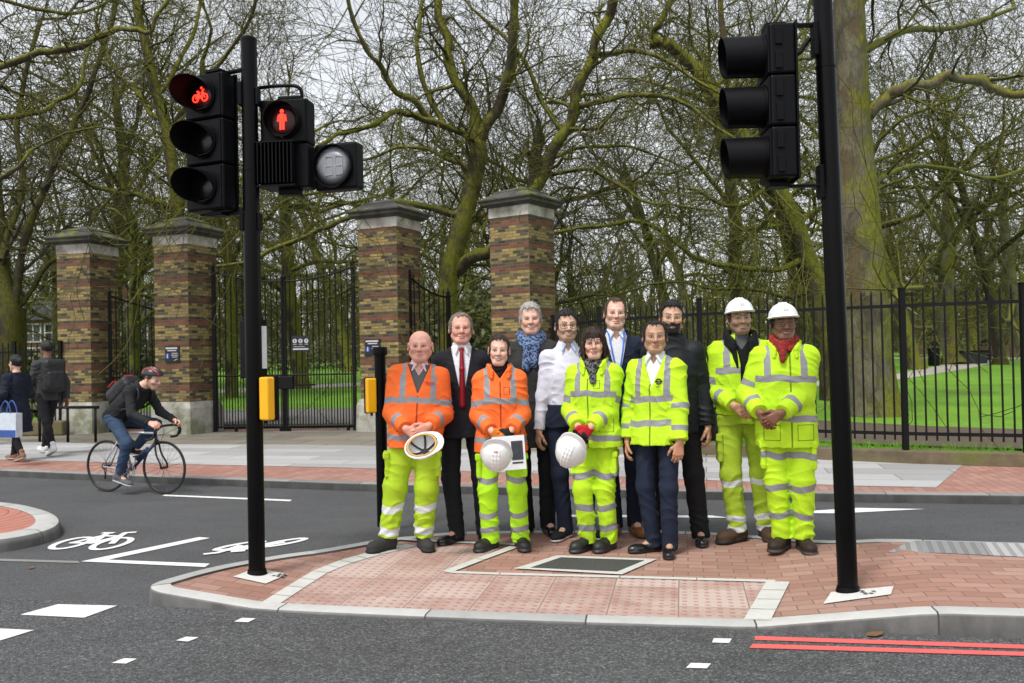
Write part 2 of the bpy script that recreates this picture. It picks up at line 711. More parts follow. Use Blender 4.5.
# ---- skeleton
def skeleton(sp):
    q = sp['H'] / 1.75
    J = {'q': q}
    V = lambda *a: np.array(a, float) * q
    if 'pel' in sp: pel = np.array(sp['pel'], float)
    else: pel = V(sp.get('hipx', 0), 0, .95)
    J['pel'] = pel
    lean = RAD(sp.get('lean', 0)); side = RAD(sp.get('side', 0))
    M = np.array(Matrix.Rotation(side, 3, 'Y') @ Matrix.Rotation(lean, 3, 'X'))
    if 'twist' in sp: M = M @ np.array(Matrix.Rotation(RAD(sp['twist']), 3, 'Z'))
    J['TM'] = M
    tp = lambda x, y, z: pel + M @ V(x, y, z - .95)
    sw = .157 * sp.get('sh', 1.0)
    J['neck'] = tp(0, .02, 1.47)
    J['sh'] = {s: tp(s * sw, .012, 1.385 + sp.get('shrug', 0)) for s in (-1, 1)}
    if 'spine' in sp:       # bent back: head follows its own direction
        J['hc'] = J['neck'] + np.array(sp['spine'], float) * q
    else:
        J['hc'] = tp(0, -.008, 1.635)
    J['HM'] = rotm(*sp.get('head', (0, 0, 0)))
    J['hs'] = q ** .5 * sp.get('hs', 1.0)
    J['el'], J['wr'], J['hd'], J['pn'] = {}, {}, {}, {}
    for s in (-1, 1):
        a = sp['arms'][s]
        w = np.array(a['w'], float) * (1 if a.get('abs') else q)
        e, w = ik(J['sh'][s], w, .295 * q, .265 * q, a.get('pole', (s * .45, .9, -.2)))
        J['el'][s], J['wr'][s] = e, w
        J['hd'][s] = unit(a['hd']) if 'hd' in a else unit(w - e)
        J['pn'][s] = unit(a.get('pn', (-s, .25, 0)))
    J['hip'], J['kn'], J['an'], J['fd'] = {}, {}, {}, {}
    for s in (-1, 1):
        fx, fy, ang = sp['feet'][s][:3]
        hip = pel + V(s * .09, 0, -.04)
        lift = sp['feet'][s][3] if len(sp['feet'][s]) > 3 else 0
        an = np.array((fx * q, fy * q, .085 * q + lift))
        fd = np.array((math.sin(RAD(ang)), -math.cos(RAD(ang)), 0))
        fd = fd + np.array((0, 0, sp['feet'][s][4] if len(sp['feet'][s]) > 4 else 0)); fd = unit(fd)
        kp = sp.get('knee', {}).get(s, (math.sin(RAD(ang)) * .8, -1, 0))
        k, an = ik(hip, an, .420 * q, .412 * q, kp)
        J['hip'][s], J['kn'][s], J['an'][s], J['fd'][s] = hip, k, an, fd
    return J


BASE = {'m': [(.80, .150, .105), (.93, .160, .108), (1.08, .148, .102), (1.25, .158, .112), (1.33, .150, .102), (1.40, .105, .084), (1.44, .075, .070), (1.485, .060, .060)],
        'f': [(.80, .155, .108), (.93, .160, .110), (1.08, .128, .092), (1.25, .140, .116), (1.33, .132, .096), (1.40, .092, .078), (1.44, .065, .062), (1.485, .052, .054)]}


def torso(J, sp, inf=0.0, z0=.80, z1=1.485, belly=0.0, flare=0.0):
    q = J['q']; g = sp.get('girth', 1.0)
    rows = []
    base = BASE[sp.get('sex', 'm')]
    zs = [b[0] for b in base]
    for z in np.linspace(z0, z1, 14):
        rx = np.interp(z, zs, [b[1] for b in base]) * g + inf
        ry = np.interp(z, zs, [b[2] for b in base]) * g + inf
        b = belly * math.exp(-((z - 1.08) / .14) ** 2)
        fl = flare * max(0, (1.05 - z))
        rows.append(((z - .95) * q, (rx + b * .5 + fl) * q, (ry + b * .6 + fl) * q, 0, (-b * .5 + .012 * (z > 1.3)) * q))
    return loft(J['pel'], J['TM'], rows)


def hand_prims(W, d, n, s, q, curl=25, infl=0.0, thumb=0.5, spread=1.0):
    d = unit(d); n = np.array(n, float); n = unit(n - (n @ d) * d)
    t = np.cross(d, n) * (-s)
    S = SDF()
    r = .0118 * q + infl
    offs = (.031, .0105, -.0105, -.031); lens = (.070, .078, .073, .057); kl = (.088, .093, .088, .080)
    for o, L, k in zip(offs, lens, kl):
        a = W + t * o * .55 * q + d * .01 * q
        kn = W + d * k * q + t * o * spread * q
        S.u(cone(a, kn, r * 1.12, r), .016)
    for o, L, k in zip(offs, lens, kl):
        p = W + d * k * q + t * o * spread * q
        ang = RAD(curl * .7)
        for fr, rr, step in ((.45, .0094, 1.0), (.31, .0086, .9), (.24, .0076, .6)):
            e = p + (d * math.cos(ang) + n * math.sin(ang)) * L * fr * q
            S.u(cone(p, e, rr * q + infl, (rr - .0006) * q + infl), .004)
            p = e; ang += RAD(curl * step)
    p = W + d * .022 * q + t * .022 * q
    dirs = (unit(d * .75 + t * .8 + n * .25), unit(d * .95 + t * .35 + n * thumb), unit(d * .9 + t * .05 + n * (thumb + .25)))
    for dd, L, rr in zip(dirs, (.042, .034, .028), (.0135, .0108, .0095)):
        e = p + dd * L * q
        S.u(cone(p, e, rr * q + infl, (rr - .001) * q + infl), .010)
        p = e
    return S


def head_prims(J, sp):
    c, M, k = J['hc'], J['HM'], J['hs']
    fw = sp.get('fw', 1.0) * 1.10; jaw = sp.get('jaw', 1.0)
    P = lambda x, y, z: c + M @ (np.array((x * fw, y, z)) * k)
    S = SDF()
    E = lambda x, y, z, a, b, g, kk: S.u(ell(P(x, y, z), np.array((a * fw, b, g)) * k, M), kk)
    S.u(ell(P(0, .014, .030), np.array((.075 * fw, .097, .088)) * k, M), .02)
    E(0, -.020, -.042, .058 * jaw, .066, .076, .035)
    S.u(cone(P(-.020, -.066, -.099), P(.020, -.066, -.099), .017 * k * jaw, .017 * k * jaw), .035)
    for s in (-1, 1):
        S.u(cone(P(s * .056 * jaw, .004, -.060), P(s * .022, -.060, -.100), .014 * k), .035)
        S.u(ell(P(s * .042, -.060, -.024), np.array((.021, .022, .018)) * k, M), .032)
    S.u(cone(P(-.034, -.075, .019), P(.034, -.075, .019), .013 * k), .025)
    for s in (-1, 1):
        S.s(ell(P(s * .0315, -.100, -.002), np.array((.017, .016, .0125)) * k, M), .014)
        S.u(ell(P(s * .0315, -.0735, -.002), np.array((.0160, .0125, .0115)) * k, M), .006)
        # fold from nose to mouth corner
        if sp.get('smile', 0) > .55:
            S.u(ell(P(s * .036, -.073, -.040), np.array((.014, .014, .014)) * k, M), .018)
            S.s(cone(P(s * .021, -.098, -.038), P(s * .036, -.082, -.066), .0014 * k), .008)
    S.u(cone(P(0, -.084, .010), P(0, -.108, -.030), .0085 * k, .0125 * k * sp.get('nose', 1.0)), .014)
    for s in (-1, 1): S.u(ell(P(s * .0125, -.094, -.033), np.array((.0085, .011, .0085)) * k, M), .008)
    S.u(ell(P(0, -.0845, -.0625), np.array((.026, .0115, .0065)) * k, M), .010)
    S.u(ell(P(0, -.0835, -.0755), np.array((.022, .0115, .0075)) * k, M), .010)
    S.s(cone(P(-.022, -.0985, -.069), P(.022, -.0985, -.069), .0028 * k), .004)
    if sp.get('ears', True):
        for s in (-1, 1):
            R = M @ np.array(Matrix.Rotation(s * .35, 3, 'Z')) @ np.array(Matrix.Rotation(-.15, 3, 'X'))
            S.u(ell(P(s * .0815, .018, -.006), np.array((.0095, .020, .034)) * k, R), .010)
            S.s(ell(P(s * .088, .010, -.004), np.array((.006, .010, .019)) * k, R), .006)
    return S


def body_sdf(J, sp):
    q = J['q']; g = sp.get('girth', 1.0); fem = sp.get('sex', 'm') == 'f'
    S = SDF()
    S.u(torso(J, sp, -.012, .88), .03)
    for s in (-1, 1):
        S.u(cone(J['sh'][s], J['el'][s], .046 * q * g, .038 * q), .04)
        S.u(cone(J['neck'] + np.array((s * .03, 0, -.025)) * q, J['sh'][s], .036 * q, .036 * q), .04)
        S.u(cone(J['el'][s], J['wr'][s], .038 * q, .027 * q), .02)
        S.u(cone(J['hip'][s], J['kn'][s], .078 * q * g, .052 * q), .04)
        S.u(cone(J['kn'][s], J['an'][s], .052 * q, .036 * q), .03)
        S.u(cone(J['an'][s], J['an'][s] + J['fd'][s] * .13 * q - np.array((0, 0, .058 * q)), .034 * q, .018 * q), .02)
    nr = .047 if fem else .056
    S.u(cone(J['neck'] - J['TM'] @ np.array((0, 0, .04 * q)), J['hc'] + J['HM'] @ np.array((0, .022, -.045)), nr * 1.12 * q, nr * q * sp.get('nk', 1.0)), .03)
    S.add(head_prims(J, sp))
    for s in (-1, 1):
        a = sp['arms'][s]
        S.add(hand_prims(J['wr'][s], J['hd'][s], J['pn'][s], s, q, a.get('curl', 25), 0, a.get('thumb', .5)))
    return S


def subdivide_patch(V, F, mask):
    """split the masked quads in four; returns V, F, ids of new free vertices"""
    A, B = F[mask], F[~mask]
    E = np.sort(np.concatenate([A[:, [i, (i + 1) % 4]] for i in range(4)]), axis=1)
    U, inv, cnt = np.unique(E, axis=0, return_inverse=True, return_counts=True)
    inv = inv.reshape(-1)
    n = len(A)
    b = len(V)
    mid = (V[U[:, 0]] + V[U[:, 1]]) / 2
    cen = V[A].mean(1)
    V2 = np.concatenate([V, mid, cen])
    m = [b + inv[i * n:(i + 1) * n] for i in range(4)]
    c = b + len(U) + np.arange(n)
    Q = [np.stack([A[:, i], m[i], c, m[(i + 3) % 4]], 1) for i in range(4)]
    fixed = b + np.where(cnt == 1)[0]
    newm = np.zeros(len(B) + 4 * n, bool); newm[len(B):] = True
    return V2, np.concatenate([B] + Q), newm, fixed


def face_paint(L, base, sp):
    """L: points in head space -> colours of the skin itself"""
    base = np.array(base, float)
    x, y, z = np.abs(L[:, 0]), L[:, 1], L[:, 2]
    col = np.tile(base, (len(L), 1))
    hair = np.array(sp.get('haircol', (.03, .02, .015)), float)

    def blend(w, c):
        nonlocal col
        w = np.clip(w, 0, 1)[:, None]
        col = col * (1 - w) + np.array(c, float) * w
    front = y < -.03
    red = sp.get('flush', .25) * .55
    ck = np.exp(-(((x - .042) / .022) ** 2 + ((z + .030) / .022) ** 2)) * (y < -.02)
    blend(ck * red, base * np.array((1.12, .62, .55)))
    blend(np.exp(-((x / .016) ** 2 + ((z + .03) / .016) ** 2)) * (y < -.09) * red * .9, base * np.array((1.1, .62, .55)))
    st = sp.get('stubble', 0)
    if st:
        jawm = np.clip((-.028 - z) / .02, 0, 1) * (y < .02) * (1 - np.exp(-((x / .030) ** 2 + ((z + .069) / .012) ** 2) ** 2))
        jawm *= 1 - np.exp(-((x / .03) ** 2 + ((z + .03) / .02) ** 2))
        jawm = np.where(z < -.115, 0, jawm)
        blend(jawm * st, hair * .8 + base * .12)
    sc = sp.get('scalp', 0)
    if sc:   # shaved hair on the sides and back
        m = np.clip((z - .0) / .03, 0, 1) * np.clip((y + .03) / .04, 0, 1) * np.clip((.105 - z) / .03, 0, 1)
        blend(m * sc, hair * .5 + base * .4)
    if sp.get('hair') and sp.get('sex') != 'f':
        # short hair of the temples and the sides
        edge = -.040 + .5 * np.clip(.03 - z, 0, .1) + .004 * np.sin(z * 300)
        w = np.clip((y - edge) / .010, 0, 1) * np.clip((x - .050) / .008, 0, 1) * np.clip((z + .018) / .02, 0, 1) * np.clip((.10 - z) / .01, 0, 1)
        blend(w * .78, hair)
    # eyebrows
    zb = .0225 + .006 * np.sin((x - .012) / .04 * 2.2)
    bw = sp.get('brow', .0032 if sp.get('sex') == 'f' else .0042)
    mb = np.clip(1.4 - np.abs(z - zb) / bw, 0, 1) * ((x > .011) & (x < .052)) * (y < -.045)
    blend(mb * sp.get('browk', .8), hair)
    # eyes: lash line, white, iris
    eh = sp.get('eye', .0050) * .86
    ex, ez = x - .0315, z + .0015
    alm = (ex / .0148) ** 2 + (ez / eh) ** 2
    blend((np.clip((1.65 - ((ex / .0165) ** 2 + ((ez - .0012) / (eh + .0026)) ** 2)) * 3, 0, 1)) * front * .75, base * .22)
    blend(np.clip((1 - alm) * 5, 0, 1) * front, (.44, .39, .36))
    ir = np.sqrt(ex ** 2 + (ez - .0005) ** 2)
    blend(np.clip((.0074 - ir) / .0015, 0, 1) * (alm < 1.05) * front, sp.get('iris', (.045, .028, .018)))
    # mouth
    sm = sp.get('smile', .3)
    w = .023 + .007 * sm
    zc = -.0695 + .009 * sm * (x / w) ** 2
    prof = np.sqrt(np.clip(1 - (x / w) ** 2, 0, 1))
    lip = sp.get('lip', base * np.array((.82, .42, .40)))
    up = .0075 * prof + .0008; dn = .0095 * prof + .0008
    dz = z - zc
    inm = (x < w) & (y < -.055)
    blend(np.where(dz > 0, np.clip((up - dz) / .0015 + .5, 0, 1), np.clip((dn + dz) / .0015 + .5, 0, 1)) * inm * sp.get('lipk', .9 if sp.get('sex') == 'f' else .5), lip)
    th = sp.get('teeth', 0)
    if th:
        hgt = .0036 * th * prof
        blend(np.clip((hgt + .0012 - np.abs(dz)) / .001, 0, 1) * inm * (x < w * .93), base * .18)
        blend(np.clip((hgt - np.abs(dz - .0006)) / .001, 0, 1) * inm * (x < w * .85), (.56, .50, .43))
    else:
        blend(np.clip((.0012 - np.abs(dz)) / .0008, 0, 1) * inm, base * .25)
    # nostrils
    blend(np.clip((.0042 - np.sqrt((x - .008) ** 2 + ((z + .0405) * 1.3) ** 2)) / .0015, 0, 1) * (y < -.088), base * .2)
    return col


def make_body(J, sp, label, loc, rz, group):
    S = body_sdf(J, sp)
    V, F = S.mesh(.0055)
    c, M, k = J['hc'], J['HM'], J['hs']
    for it in range(2):
        L = (V - c) @ M / k
        inb = (L[:, 1] < -.035) & (np.abs(L[:, 0]) < .066) & (L[:, 2] > -.115) & (L[:, 2] < .05)
        mask = inb[F].all(1) if it == 0 else (newm & inb[F].all(1))
        V, F, newm, fixed = subdivide_patch(V, F, mask)
        mv = np.unique(F[newm])
        mv = mv[~np.isin(mv, fixed)]
        if it == 1 or True:
            edge = np.unique(F[~newm]); mv = mv[~np.isin(mv, edge)]
        P = V[mv]
        for _ in range(2):
            d = S.points(P)
            e = .0006
            g = np.stack([S.points(P + np.eye(3)[i] * e) - d for i in range(3)], 1) / e
            P = P - np.clip(d, -.004, .004)[:, None] * g / np.maximum((g * g).sum(1), .25)[:, None]
        V[mv] = P
    L = (V - c) @ M / k
    skin = np.array(sp['skin'], float)
    col = np.tile(skin, (len(V), 1))
    hd = L[:, 2] > -.125
    hd &= (np.abs(L) < .16).all(1)
    col[hd] = face_paint(L[hd], skin, sp)
    # knuckle warmth on hands
    for s in (-1, 1):
        m = np.linalg.norm(V - (J['wr'][s] + J['hd'][s] * .09 * J['q']), axis=1) < .1
        col[m] = skin * sp.get('handk', (1.0, .86, .82))
    me = fast_mesh('person', V, F, skin_mat(), attrs={'col': col})
    o = link('person', me, None, loc, rz)
    tag(o, label, 'person', group)
    return o


# ---- hair with loose strands over the mass
def put_hair(root, J, S, h, mat, n=900, ln=.034, name='hair', lift=.16, r=.0012, down=.35):
    V, F = S.mesh(h)
    rng = np.random.RandomState(len(V))
    a, b, c_ = V[F[:, 0]], V[F[:, 1]], V[F[:, 2]]
    N = np.cross(b - a, c_ - a); N /= np.linalg.norm(N, axis=1)[:, None] + 1e-9
    pick = rng.choice(len(F), n)
    crown = J['hc'] + J['HM'] @ (np.array((.012, .055, .115)) * J['hs'])
    T = Tubes()
    for i in pick:
        p, nn = V[F[i]].mean(0), N[i]
        f = unit(p - crown) + np.array((0, 0, -down)) + rng.normal(size=3) * .25
        f = unit(f - (f @ nn) * nn)
        l = ln * rng.uniform(.6, 1.3)
        p0 = p - nn * .003
        pts = [p0, p0 + (f + nn * lift * 1.6) * l * .4, p0 + (f + nn * lift * .9) * l * .75, p0 + (f + nn * lift * .25) * l]
        T.add(pts, np.array((r, r, r * .8, r * .3)), 3)
    V2, F2 = T.arrays()
    o = link(name, fast_mesh(name, np.concatenate([V, V2]), np.concatenate([F, F2 + len(V)]), mat), root)
    return o


# ---- clothes
def put(root, name, S, h, mat, attrs=None, label=None):
    V, F = S.mesh(h)
    at_ = attrs(V) if attrs else None
    o = link(name, fast_mesh(name, V, F, mat, attrs=at_), root)
    if label: o['label'] = label
    return o


def seg_s(P, a, b):
    ab = b - a
    t = np.clip(((P - a) @ ab) / (ab @ ab), 0, 1)
    return t, np.linalg.norm(P - a - t[:, None] * ab, axis=1)


def cut_plane(p, n, rad):
    """remove what lies beyond the plane, only within rad of p"""
    p = np.array(p, float); n = unit(n)

    def g(P, d):
        m = np.linalg.norm(P - p, axis=1) < rad
        d = d.copy()
        d[m] = np.maximum(d[m], (P[m] - p) @ n)
        return d
    return g


def upper(J, sp, inf=.012, hem=.86, sl=(.058, .052, .044), cuff=.97, collar=None, v=None, strip=None, wr=.004, flare=0.0, seed=0.0,
          belly=0.0, sleeves=True, shoulder=.055, z1=1.485, neckhole=.062, hemcurve=0.0):
    """shirt, jacket or coat as one solid; collar=(top z, radius); v=(bottom z, half width at top); strip=half width open all the way"""
    q = J['q']; g = sp.get('girth', 1.0)
    T, A = SDF(), SDF()
    T.u(torso(J, sp, inf, hem, z1, belly, flare), .03)
    if collar:
        zt, cr = collar
        tp = lambda x, y, z: J['pel'] + J['TM'] @ (np.array((x, y, z - .95)) * q)
        T.u(cone(tp(0, .022, 1.43), tp(0, .006, zt), cr * 1.15 * q, cr * q), .03)
    for s in (-1, 1):
        sh, e, w = J['sh'][s], J['el'][s], J['wr'][s]
        if sleeves:
            A.u(cone(sh, e, sl[0] * q * g, sl[1] * q * g), .05)
            A.u(cone(e, e + (w - e) * cuff, sl[1] * q * g, sl[2] * q), .03)
        A.u(ell(sh - np.array((s * .004, 0, .006)) * q, np.array((shoulder, shoulder, shoulder)) * q), .05)
        nb = J['neck'] + J['TM'] @ (np.array((s * .030, -.004, -.022)) * q)
        T.u(cone(nb, sh + J['TM'] @ (np.array((-s * .025, 0, .008)) * q), (.036 + inf * .75) * q, (.042 + inf * .55) * q), .035)
    S = SDF(); S.add(T); S.add(A)

    def folds(P, d):
        arm = np.full(len(P), 9.0); cr = creases(P, seed, (.45, 0, 1))
        for s in (-1, 1):
            for a, b in ((J['sh'][s], J['el'][s]), (J['el'][s], J['wr'][s])):
                ds = seg_s(P, a, b)[1]; near = (ds < arm) & (ds < .10)
                if near.any(): cr[near] = creases(P[near], seed + s, b - a) * 1.2
                arm = np.minimum(arm, ds)
        return d - wr * (.45 * wrinkle(P, seed) + 1.0 * cr)
    if wr: S.post.append(folds)
    if sleeves:
        for s in (-1, 1):
            w, e = J['wr'][s], J['el'][s]
            S.post.append(cut_plane(e + (w - e) * cuff, w - e, .075 * q))
    TM, pel = J['TM'], J['pel']

    def front(P, d):
        Lc = (P - pel) @ TM / q
        x, y, z = Lc[:, 0], Lc[:, 1], Lc[:, 2] + .95
        d = d.copy()
        if collar:
            m = np.hypot(x, y) < .14
            d[m] = np.maximum(d[m], (z[m] - collar[0]) * q)
            hole = np.maximum(np.hypot(x, y - .012) - neckhole, 1.40 - z) * q
            d = np.maximum(d, -hole)
        if v:
            zb, hw = v
            wd = np.maximum(np.abs(x) - hw * np.clip((z - zb) / (1.47 - zb), 0, 1.3), np.maximum(y + .01, zb - z)) * q
            d = np.maximum(d, -wd)
        if strip:
            zt = 1.6
            wd = np.maximum(np.abs(x - strip[1]) - strip[0] * (1 + .9 * np.clip((z - 1.3) / .15, 0, 1)), y + .03) * q
            d = np.maximum(d, -wd)
        return d
    if collar or v or strip: S.post.append(front)
    return S, T, A


def hivis(J, sp, T, A, bands, hw=.027, arm=(.14, .40), vert=.098, zipx=None, vdir=0.0, zipz=(0, 2), seams=()):
    hw = hw * .88
    """b1 reflective tape, b2 dark trim"""
    q = J['q']

    def fn(V):
        Lc = (V - J['pel']) @ J['TM'] / q
        x, y, z = Lc[:, 0], Lc[:, 1], Lc[:, 2] + .95
        dT, dA = T.points(V), A.points(V)
        onarm = dA < dT - .004
        tb = np.full(len(V), -1.0)
        sag = .006 * np.sin(x * 14 + bands[0] * 30) + .004 * np.sin(x * 37)
        for zb in bands: tb = np.maximum(tb, hw - np.abs(z + sag - zb))
        if vert:
            vv = hw - np.abs(np.abs(x) - vert - vdir * (z - 1.2))
            tb = np.maximum(tb, np.minimum(vv, z - max(bands)))
        ab = np.full(len(V), -1.0)
        for s in (-1, 1):
            t1, d1 = seg_s(V, J['sh'][s], J['el'][s]); t2, d2 = seg_s(V, J['el'][s], J['wr'][s])
            L1 = np.linalg.norm(J['el'][s] - J['sh'][s]); L2 = np.linalg.norm(J['wr'][s] - J['el'][s])
            ss = np.where(d1 < d2, t1 * L1, L1 + t2 * L2) / q
            near = np.minimum(d1, d2) < .11
            for a in arm: ab = np.where(near, np.maximum(ab, hw - np.abs(ss + .005 * np.sin(V[:, 2] * 50) - a)), ab)
        b1 = np.where(onarm, ab, tb)
        b2 = np.full(len(V), -1.0)
        if zipx is not None:
            zz = .006 - np.abs(x - zipx)
            b2 = np.where((y < 0) & ~onarm & (z > zipz[0]) & (z < zipz[1]), zz, -1)
        for x0, x1, z0, z1 in seams:      # pocket edges
            bx = np.maximum(np.abs(x - (x0 + x1) / 2) - (x1 - x0) / 2, np.abs(z - (z0 + z1) / 2) - (z1 - z0) / 2)
            b2 = np.where((y < 0) & ~onarm, np.maximum(b2, .0032 - np.abs(bx)), b2)
        return {'b1': b1, 'b2': b2}
    return fn


def lower(J, sp, legr=(.092, .076, .066), top=1.0, inf=.012, hem=.05, wr=.005, seed=1.0, pockets=False, bunch=.0, flare=0.0, z0=.86):
    q = J['q']; g = sp.get('girth', 1.0)
    S = SDF()
    S.u(torso(J, sp, inf, z0, top), .04)
    for s in (-1, 1):
        k = J['kn'][s]; a = J['an'][s] - np.array((0, 0, .03 * q))
        S.u(cone(J['hip'][s], k, legr[0] * q * g, legr[1] * q * g), .045)
        S.u(cone(k, a, legr[1] * q * g, legr[2] * q), .03)
        if pockets:
            c = J['hip'][s] * .45 + k * .55 + np.array((s * legr[1] * .98 * q * g, -.01, 0))
            R = rot_to(k - J['hip'][s], (0, 1, 0))
            S.u(rbox(c, np.array((.022, .075, .095)) * q, None, .014), .012)
            S.u(rbox(c + np.array((s * .006, 0, .082)) * q, np.array((.024, .080, .028)) * q, None, .010), .004)

    def folds(P, d):
        zz = P[:, 2] / q
        lowk = np.clip((.42 - zz) / .3, 0, 1)
        w = wrinkle(P, seed)
        ring = np.sin(zz * 95 + 2.5 * np.sin(P[:, 0] * 21 + seed) + 2 * np.sin(P[:, 1] * 17))
        cr = np.where(P[:, 0] > 0, creases(P, seed, (.5, 0, 1)), creases(P, seed + 2, (-.5, 0, 1)))
        return d - wr * (.45 * w + 1.15 * cr) * (1 + .5 * lowk) - bunch * ring * lowk
    S.post.append(folds)
    for s in (-1, 1):
        a = J['an'][s]
        S.post.append(cut_plane(a + np.array((0, 0, (hem - .085) * q)), unit(J['an'][s] - J['kn'][s]), .16 * q))
    return S


def leg_bands(J, zs, hw=.026, slant=0.0, hi=None):
    q = J['q']

    def fn(V):
        z = V[:, 2] / q
        b = np.full(len(V), -1.0)
        for zz in zs:
            b = np.maximum(b, hw - np.abs(z - zz + .010 * np.sin(V[:, 0] * 26 + zz * 40) + .006 * np.sin(V[:, 1] * 40)))
        return {'b1': b, 'b2': np.full(len(V), -1.0)}
    return fn


def footwear(J, s, q, kind='boot'):
    a, d = J['an'][s], J['fd'][s]
    dh = unit(np.array((d[0], d[1], 0)))
    R = rot_to((0, 0, 1) if abs(d[2]) < .05 else np.cross(np.cross(dh, (0, 0, 1)), d), d)
    # frame: x side, y along the foot (pointing to the heel or toe), z up
    z = np.array((0, 0, 1.0)) if abs(d[2]) < .05 else unit(np.cross(np.cross(d, (0, 0, 1)), d))
    x = np.cross(d, z)
    B = np.stack([x, d, z], 1)
    sole = a - z * .085 * q
    P = lambda u, v, w: sole + B @ (np.array((u, v, w)) * q)
    E = lambda u, v, w, ru, rv, rw: ell(P(u, v, w), np.array((ru, rv, rw)) * q, B)
    S = SDF()
    if kind == 'boot':
        S.u(E(0, .125, .045, .056, .085, .048), .03)
        S.u(E(0, -.035, .050, .043, .055, .060), .04)
        S.u(cone(P(0, .03, .07), P(0, .0, .10), .046 * q, .046 * q), .04)
        S.u(cone(P(0, -.012, .10), P(0, -.015, .17), .048 * q, .053 * q), .03)
        S.u(rbox(P(0, .065, .012), np.array((.046, .12, .016)) * q, B, .014 * q), .018)
        S.u(E(0, .145, .013, .056, .075, .017), .015)
        for i in range(4):  # laces
            v, w = .045 + .022 * i, .112 - .012 * i
            S.u(cone(P(-.022, v, w), P(.022, v, w), .0045 * q), .004)
    else:
        S.u(E(0, .135, .032, .047, .090, .034), .03)
        S.u(E(0, -.030, .040, .037, .050, .046), .04)
        S.u(cone(P(0, .03, .055), P(0, -.005, .075), .038 * q, .040 * q), .04)
        S.u(cone(P(0, .012, .075), P(0, -.008, .13), .041 * q, .043 * q), .02)
        S.u(rbox(P(0, .07, .010), np.array((.038, .12, .012)) * q, B, .010 * q), .016)
        S.u(E(0, .145, .010, .047, .082, .013), .012)
    hgt = .026 if kind != 'shoe' else .018
    S.post.append(lambda Q, dd: np.maximum(dd, -((Q - sole) @ z)))

    def attrs(V):
        return {'b1': np.full(len(V), -1.0), 'b2': hgt * q - ((V - sole) @ z)}
    return S, attrs


def hair_sdf(J, sp):
    """short hair: shell on the skull above a sloping hairline"""
    h = sp['hair']
    c, M, k = J['hc'], J['HM'], J['hs']; fw = sp.get('fw', 1.0) * 1.10
    P = lambda x, y, z: c + M @ (np.array((x * fw, y, z)) * k)
    S = SDF()
    t = h.get('t', .010)
    S.u(ell(P(0, .016, .032), np.array((.0775 * fw + t * h.get('side', .34), .097 + t, .088 + t * h.get('top', 1.3))) * k, M), .02)
    front, nape = h.get('front', .066) + .017, h.get('nape', -.055) + (.022 if h.get('front', .066) > .055 else 0)
    # in (y, z): line through (-.078, front) and (.077, nape)
    nv = np.array((front - nape, .155)); nv = nv / np.linalg.norm(nv)
    cst = nv @ np.array((-.078, front))
    wid = h.get('wid', 0.0)
    if h.get('back'):
        for pt in h['back']: S.u(ell(P(*pt[:3]), np.array(pt[3:6]) * k, M), .02)

    def cutf(Q, d):
        L = (Q - c) @ M / k
        x, y, z = L[:, 0], L[:, 1], L[:, 2]
        ns = wrinkle(Q * 3.2, 3.0)
        line = nv[0] * y + nv[1] * z - cst + .0055 * ns
        # temples: hairline rises away from the middle; sideburns drop in front of the ear
        line = line - wid * np.exp(-((np.abs(x) - .045) / .02) ** 2) * (y < -.02)
        line = line + .006 * np.sin(x * 150 + 2 * np.sin(x * 61)) * (y < -.03) - .012 * (np.abs(x) / .06) ** 2 * (y < -.03) * (np.abs(x) < .06) * h.get('rec', 1)
        burn = np.maximum(np.maximum(np.abs(y + .016 + .012 * (.02 - z) / .06) - .019, np.abs(z - .022) - h.get('burn', .03) - .02), .056 - np.abs(x))
        line = line + .010 * (np.abs(x) / .05) ** 2 * 0
        cutv = np.minimum(-line, burn) * k
        if h.get('bald'):
            cutv = np.maximum(cutv, (.052 - np.sqrt((x * 1.0) ** 2 + ((y - .0) * .8) ** 2 + 0 * z)) * k * (z > 0.02))
        d = d - h.get('rough', .0035) * ns
        return np.maximum(d, cutv)
    S.post.append(cutf)
    return S


def beard_sdf(J, sp, t=.012, zt=-.035):
    c, M, k = J['hc'], J['HM'], J['hs']; fw = sp.get('fw', 1.0) * 1.10
    H = head_prims(J, sp)
    S = SDF()
    S.u(ell(c + M @ np.array((0, -.02, -.075)) * k, np.array((.078, .085, .075)) * k, M), .01)

    def g(Q, d):
        L = (Q - c) @ M / k
        x, y, z = np.abs(L[:, 0]), L[:, 1], L[:, 2]
        hd = H.points(Q) - t * np.clip((zt + .02 - z) / .02, .35, 1) * np.clip(1.15 - x / .055, .12, 1) - .002 * wrinkle(Q * 4, 1)
        line = z - zt - np.clip((x - .035) / .03, 0, 1) * .018
        mouth = 1 - np.sqrt((x / .026) ** 2 + ((z + .070) / .0105) ** 2)
        d = np.maximum(hd, line * k)
        d = np.maximum(d, (y - .012) * k)
        d = np.maximum(d, mouth * .01)
        return d
    S.post.append(g)
    return S


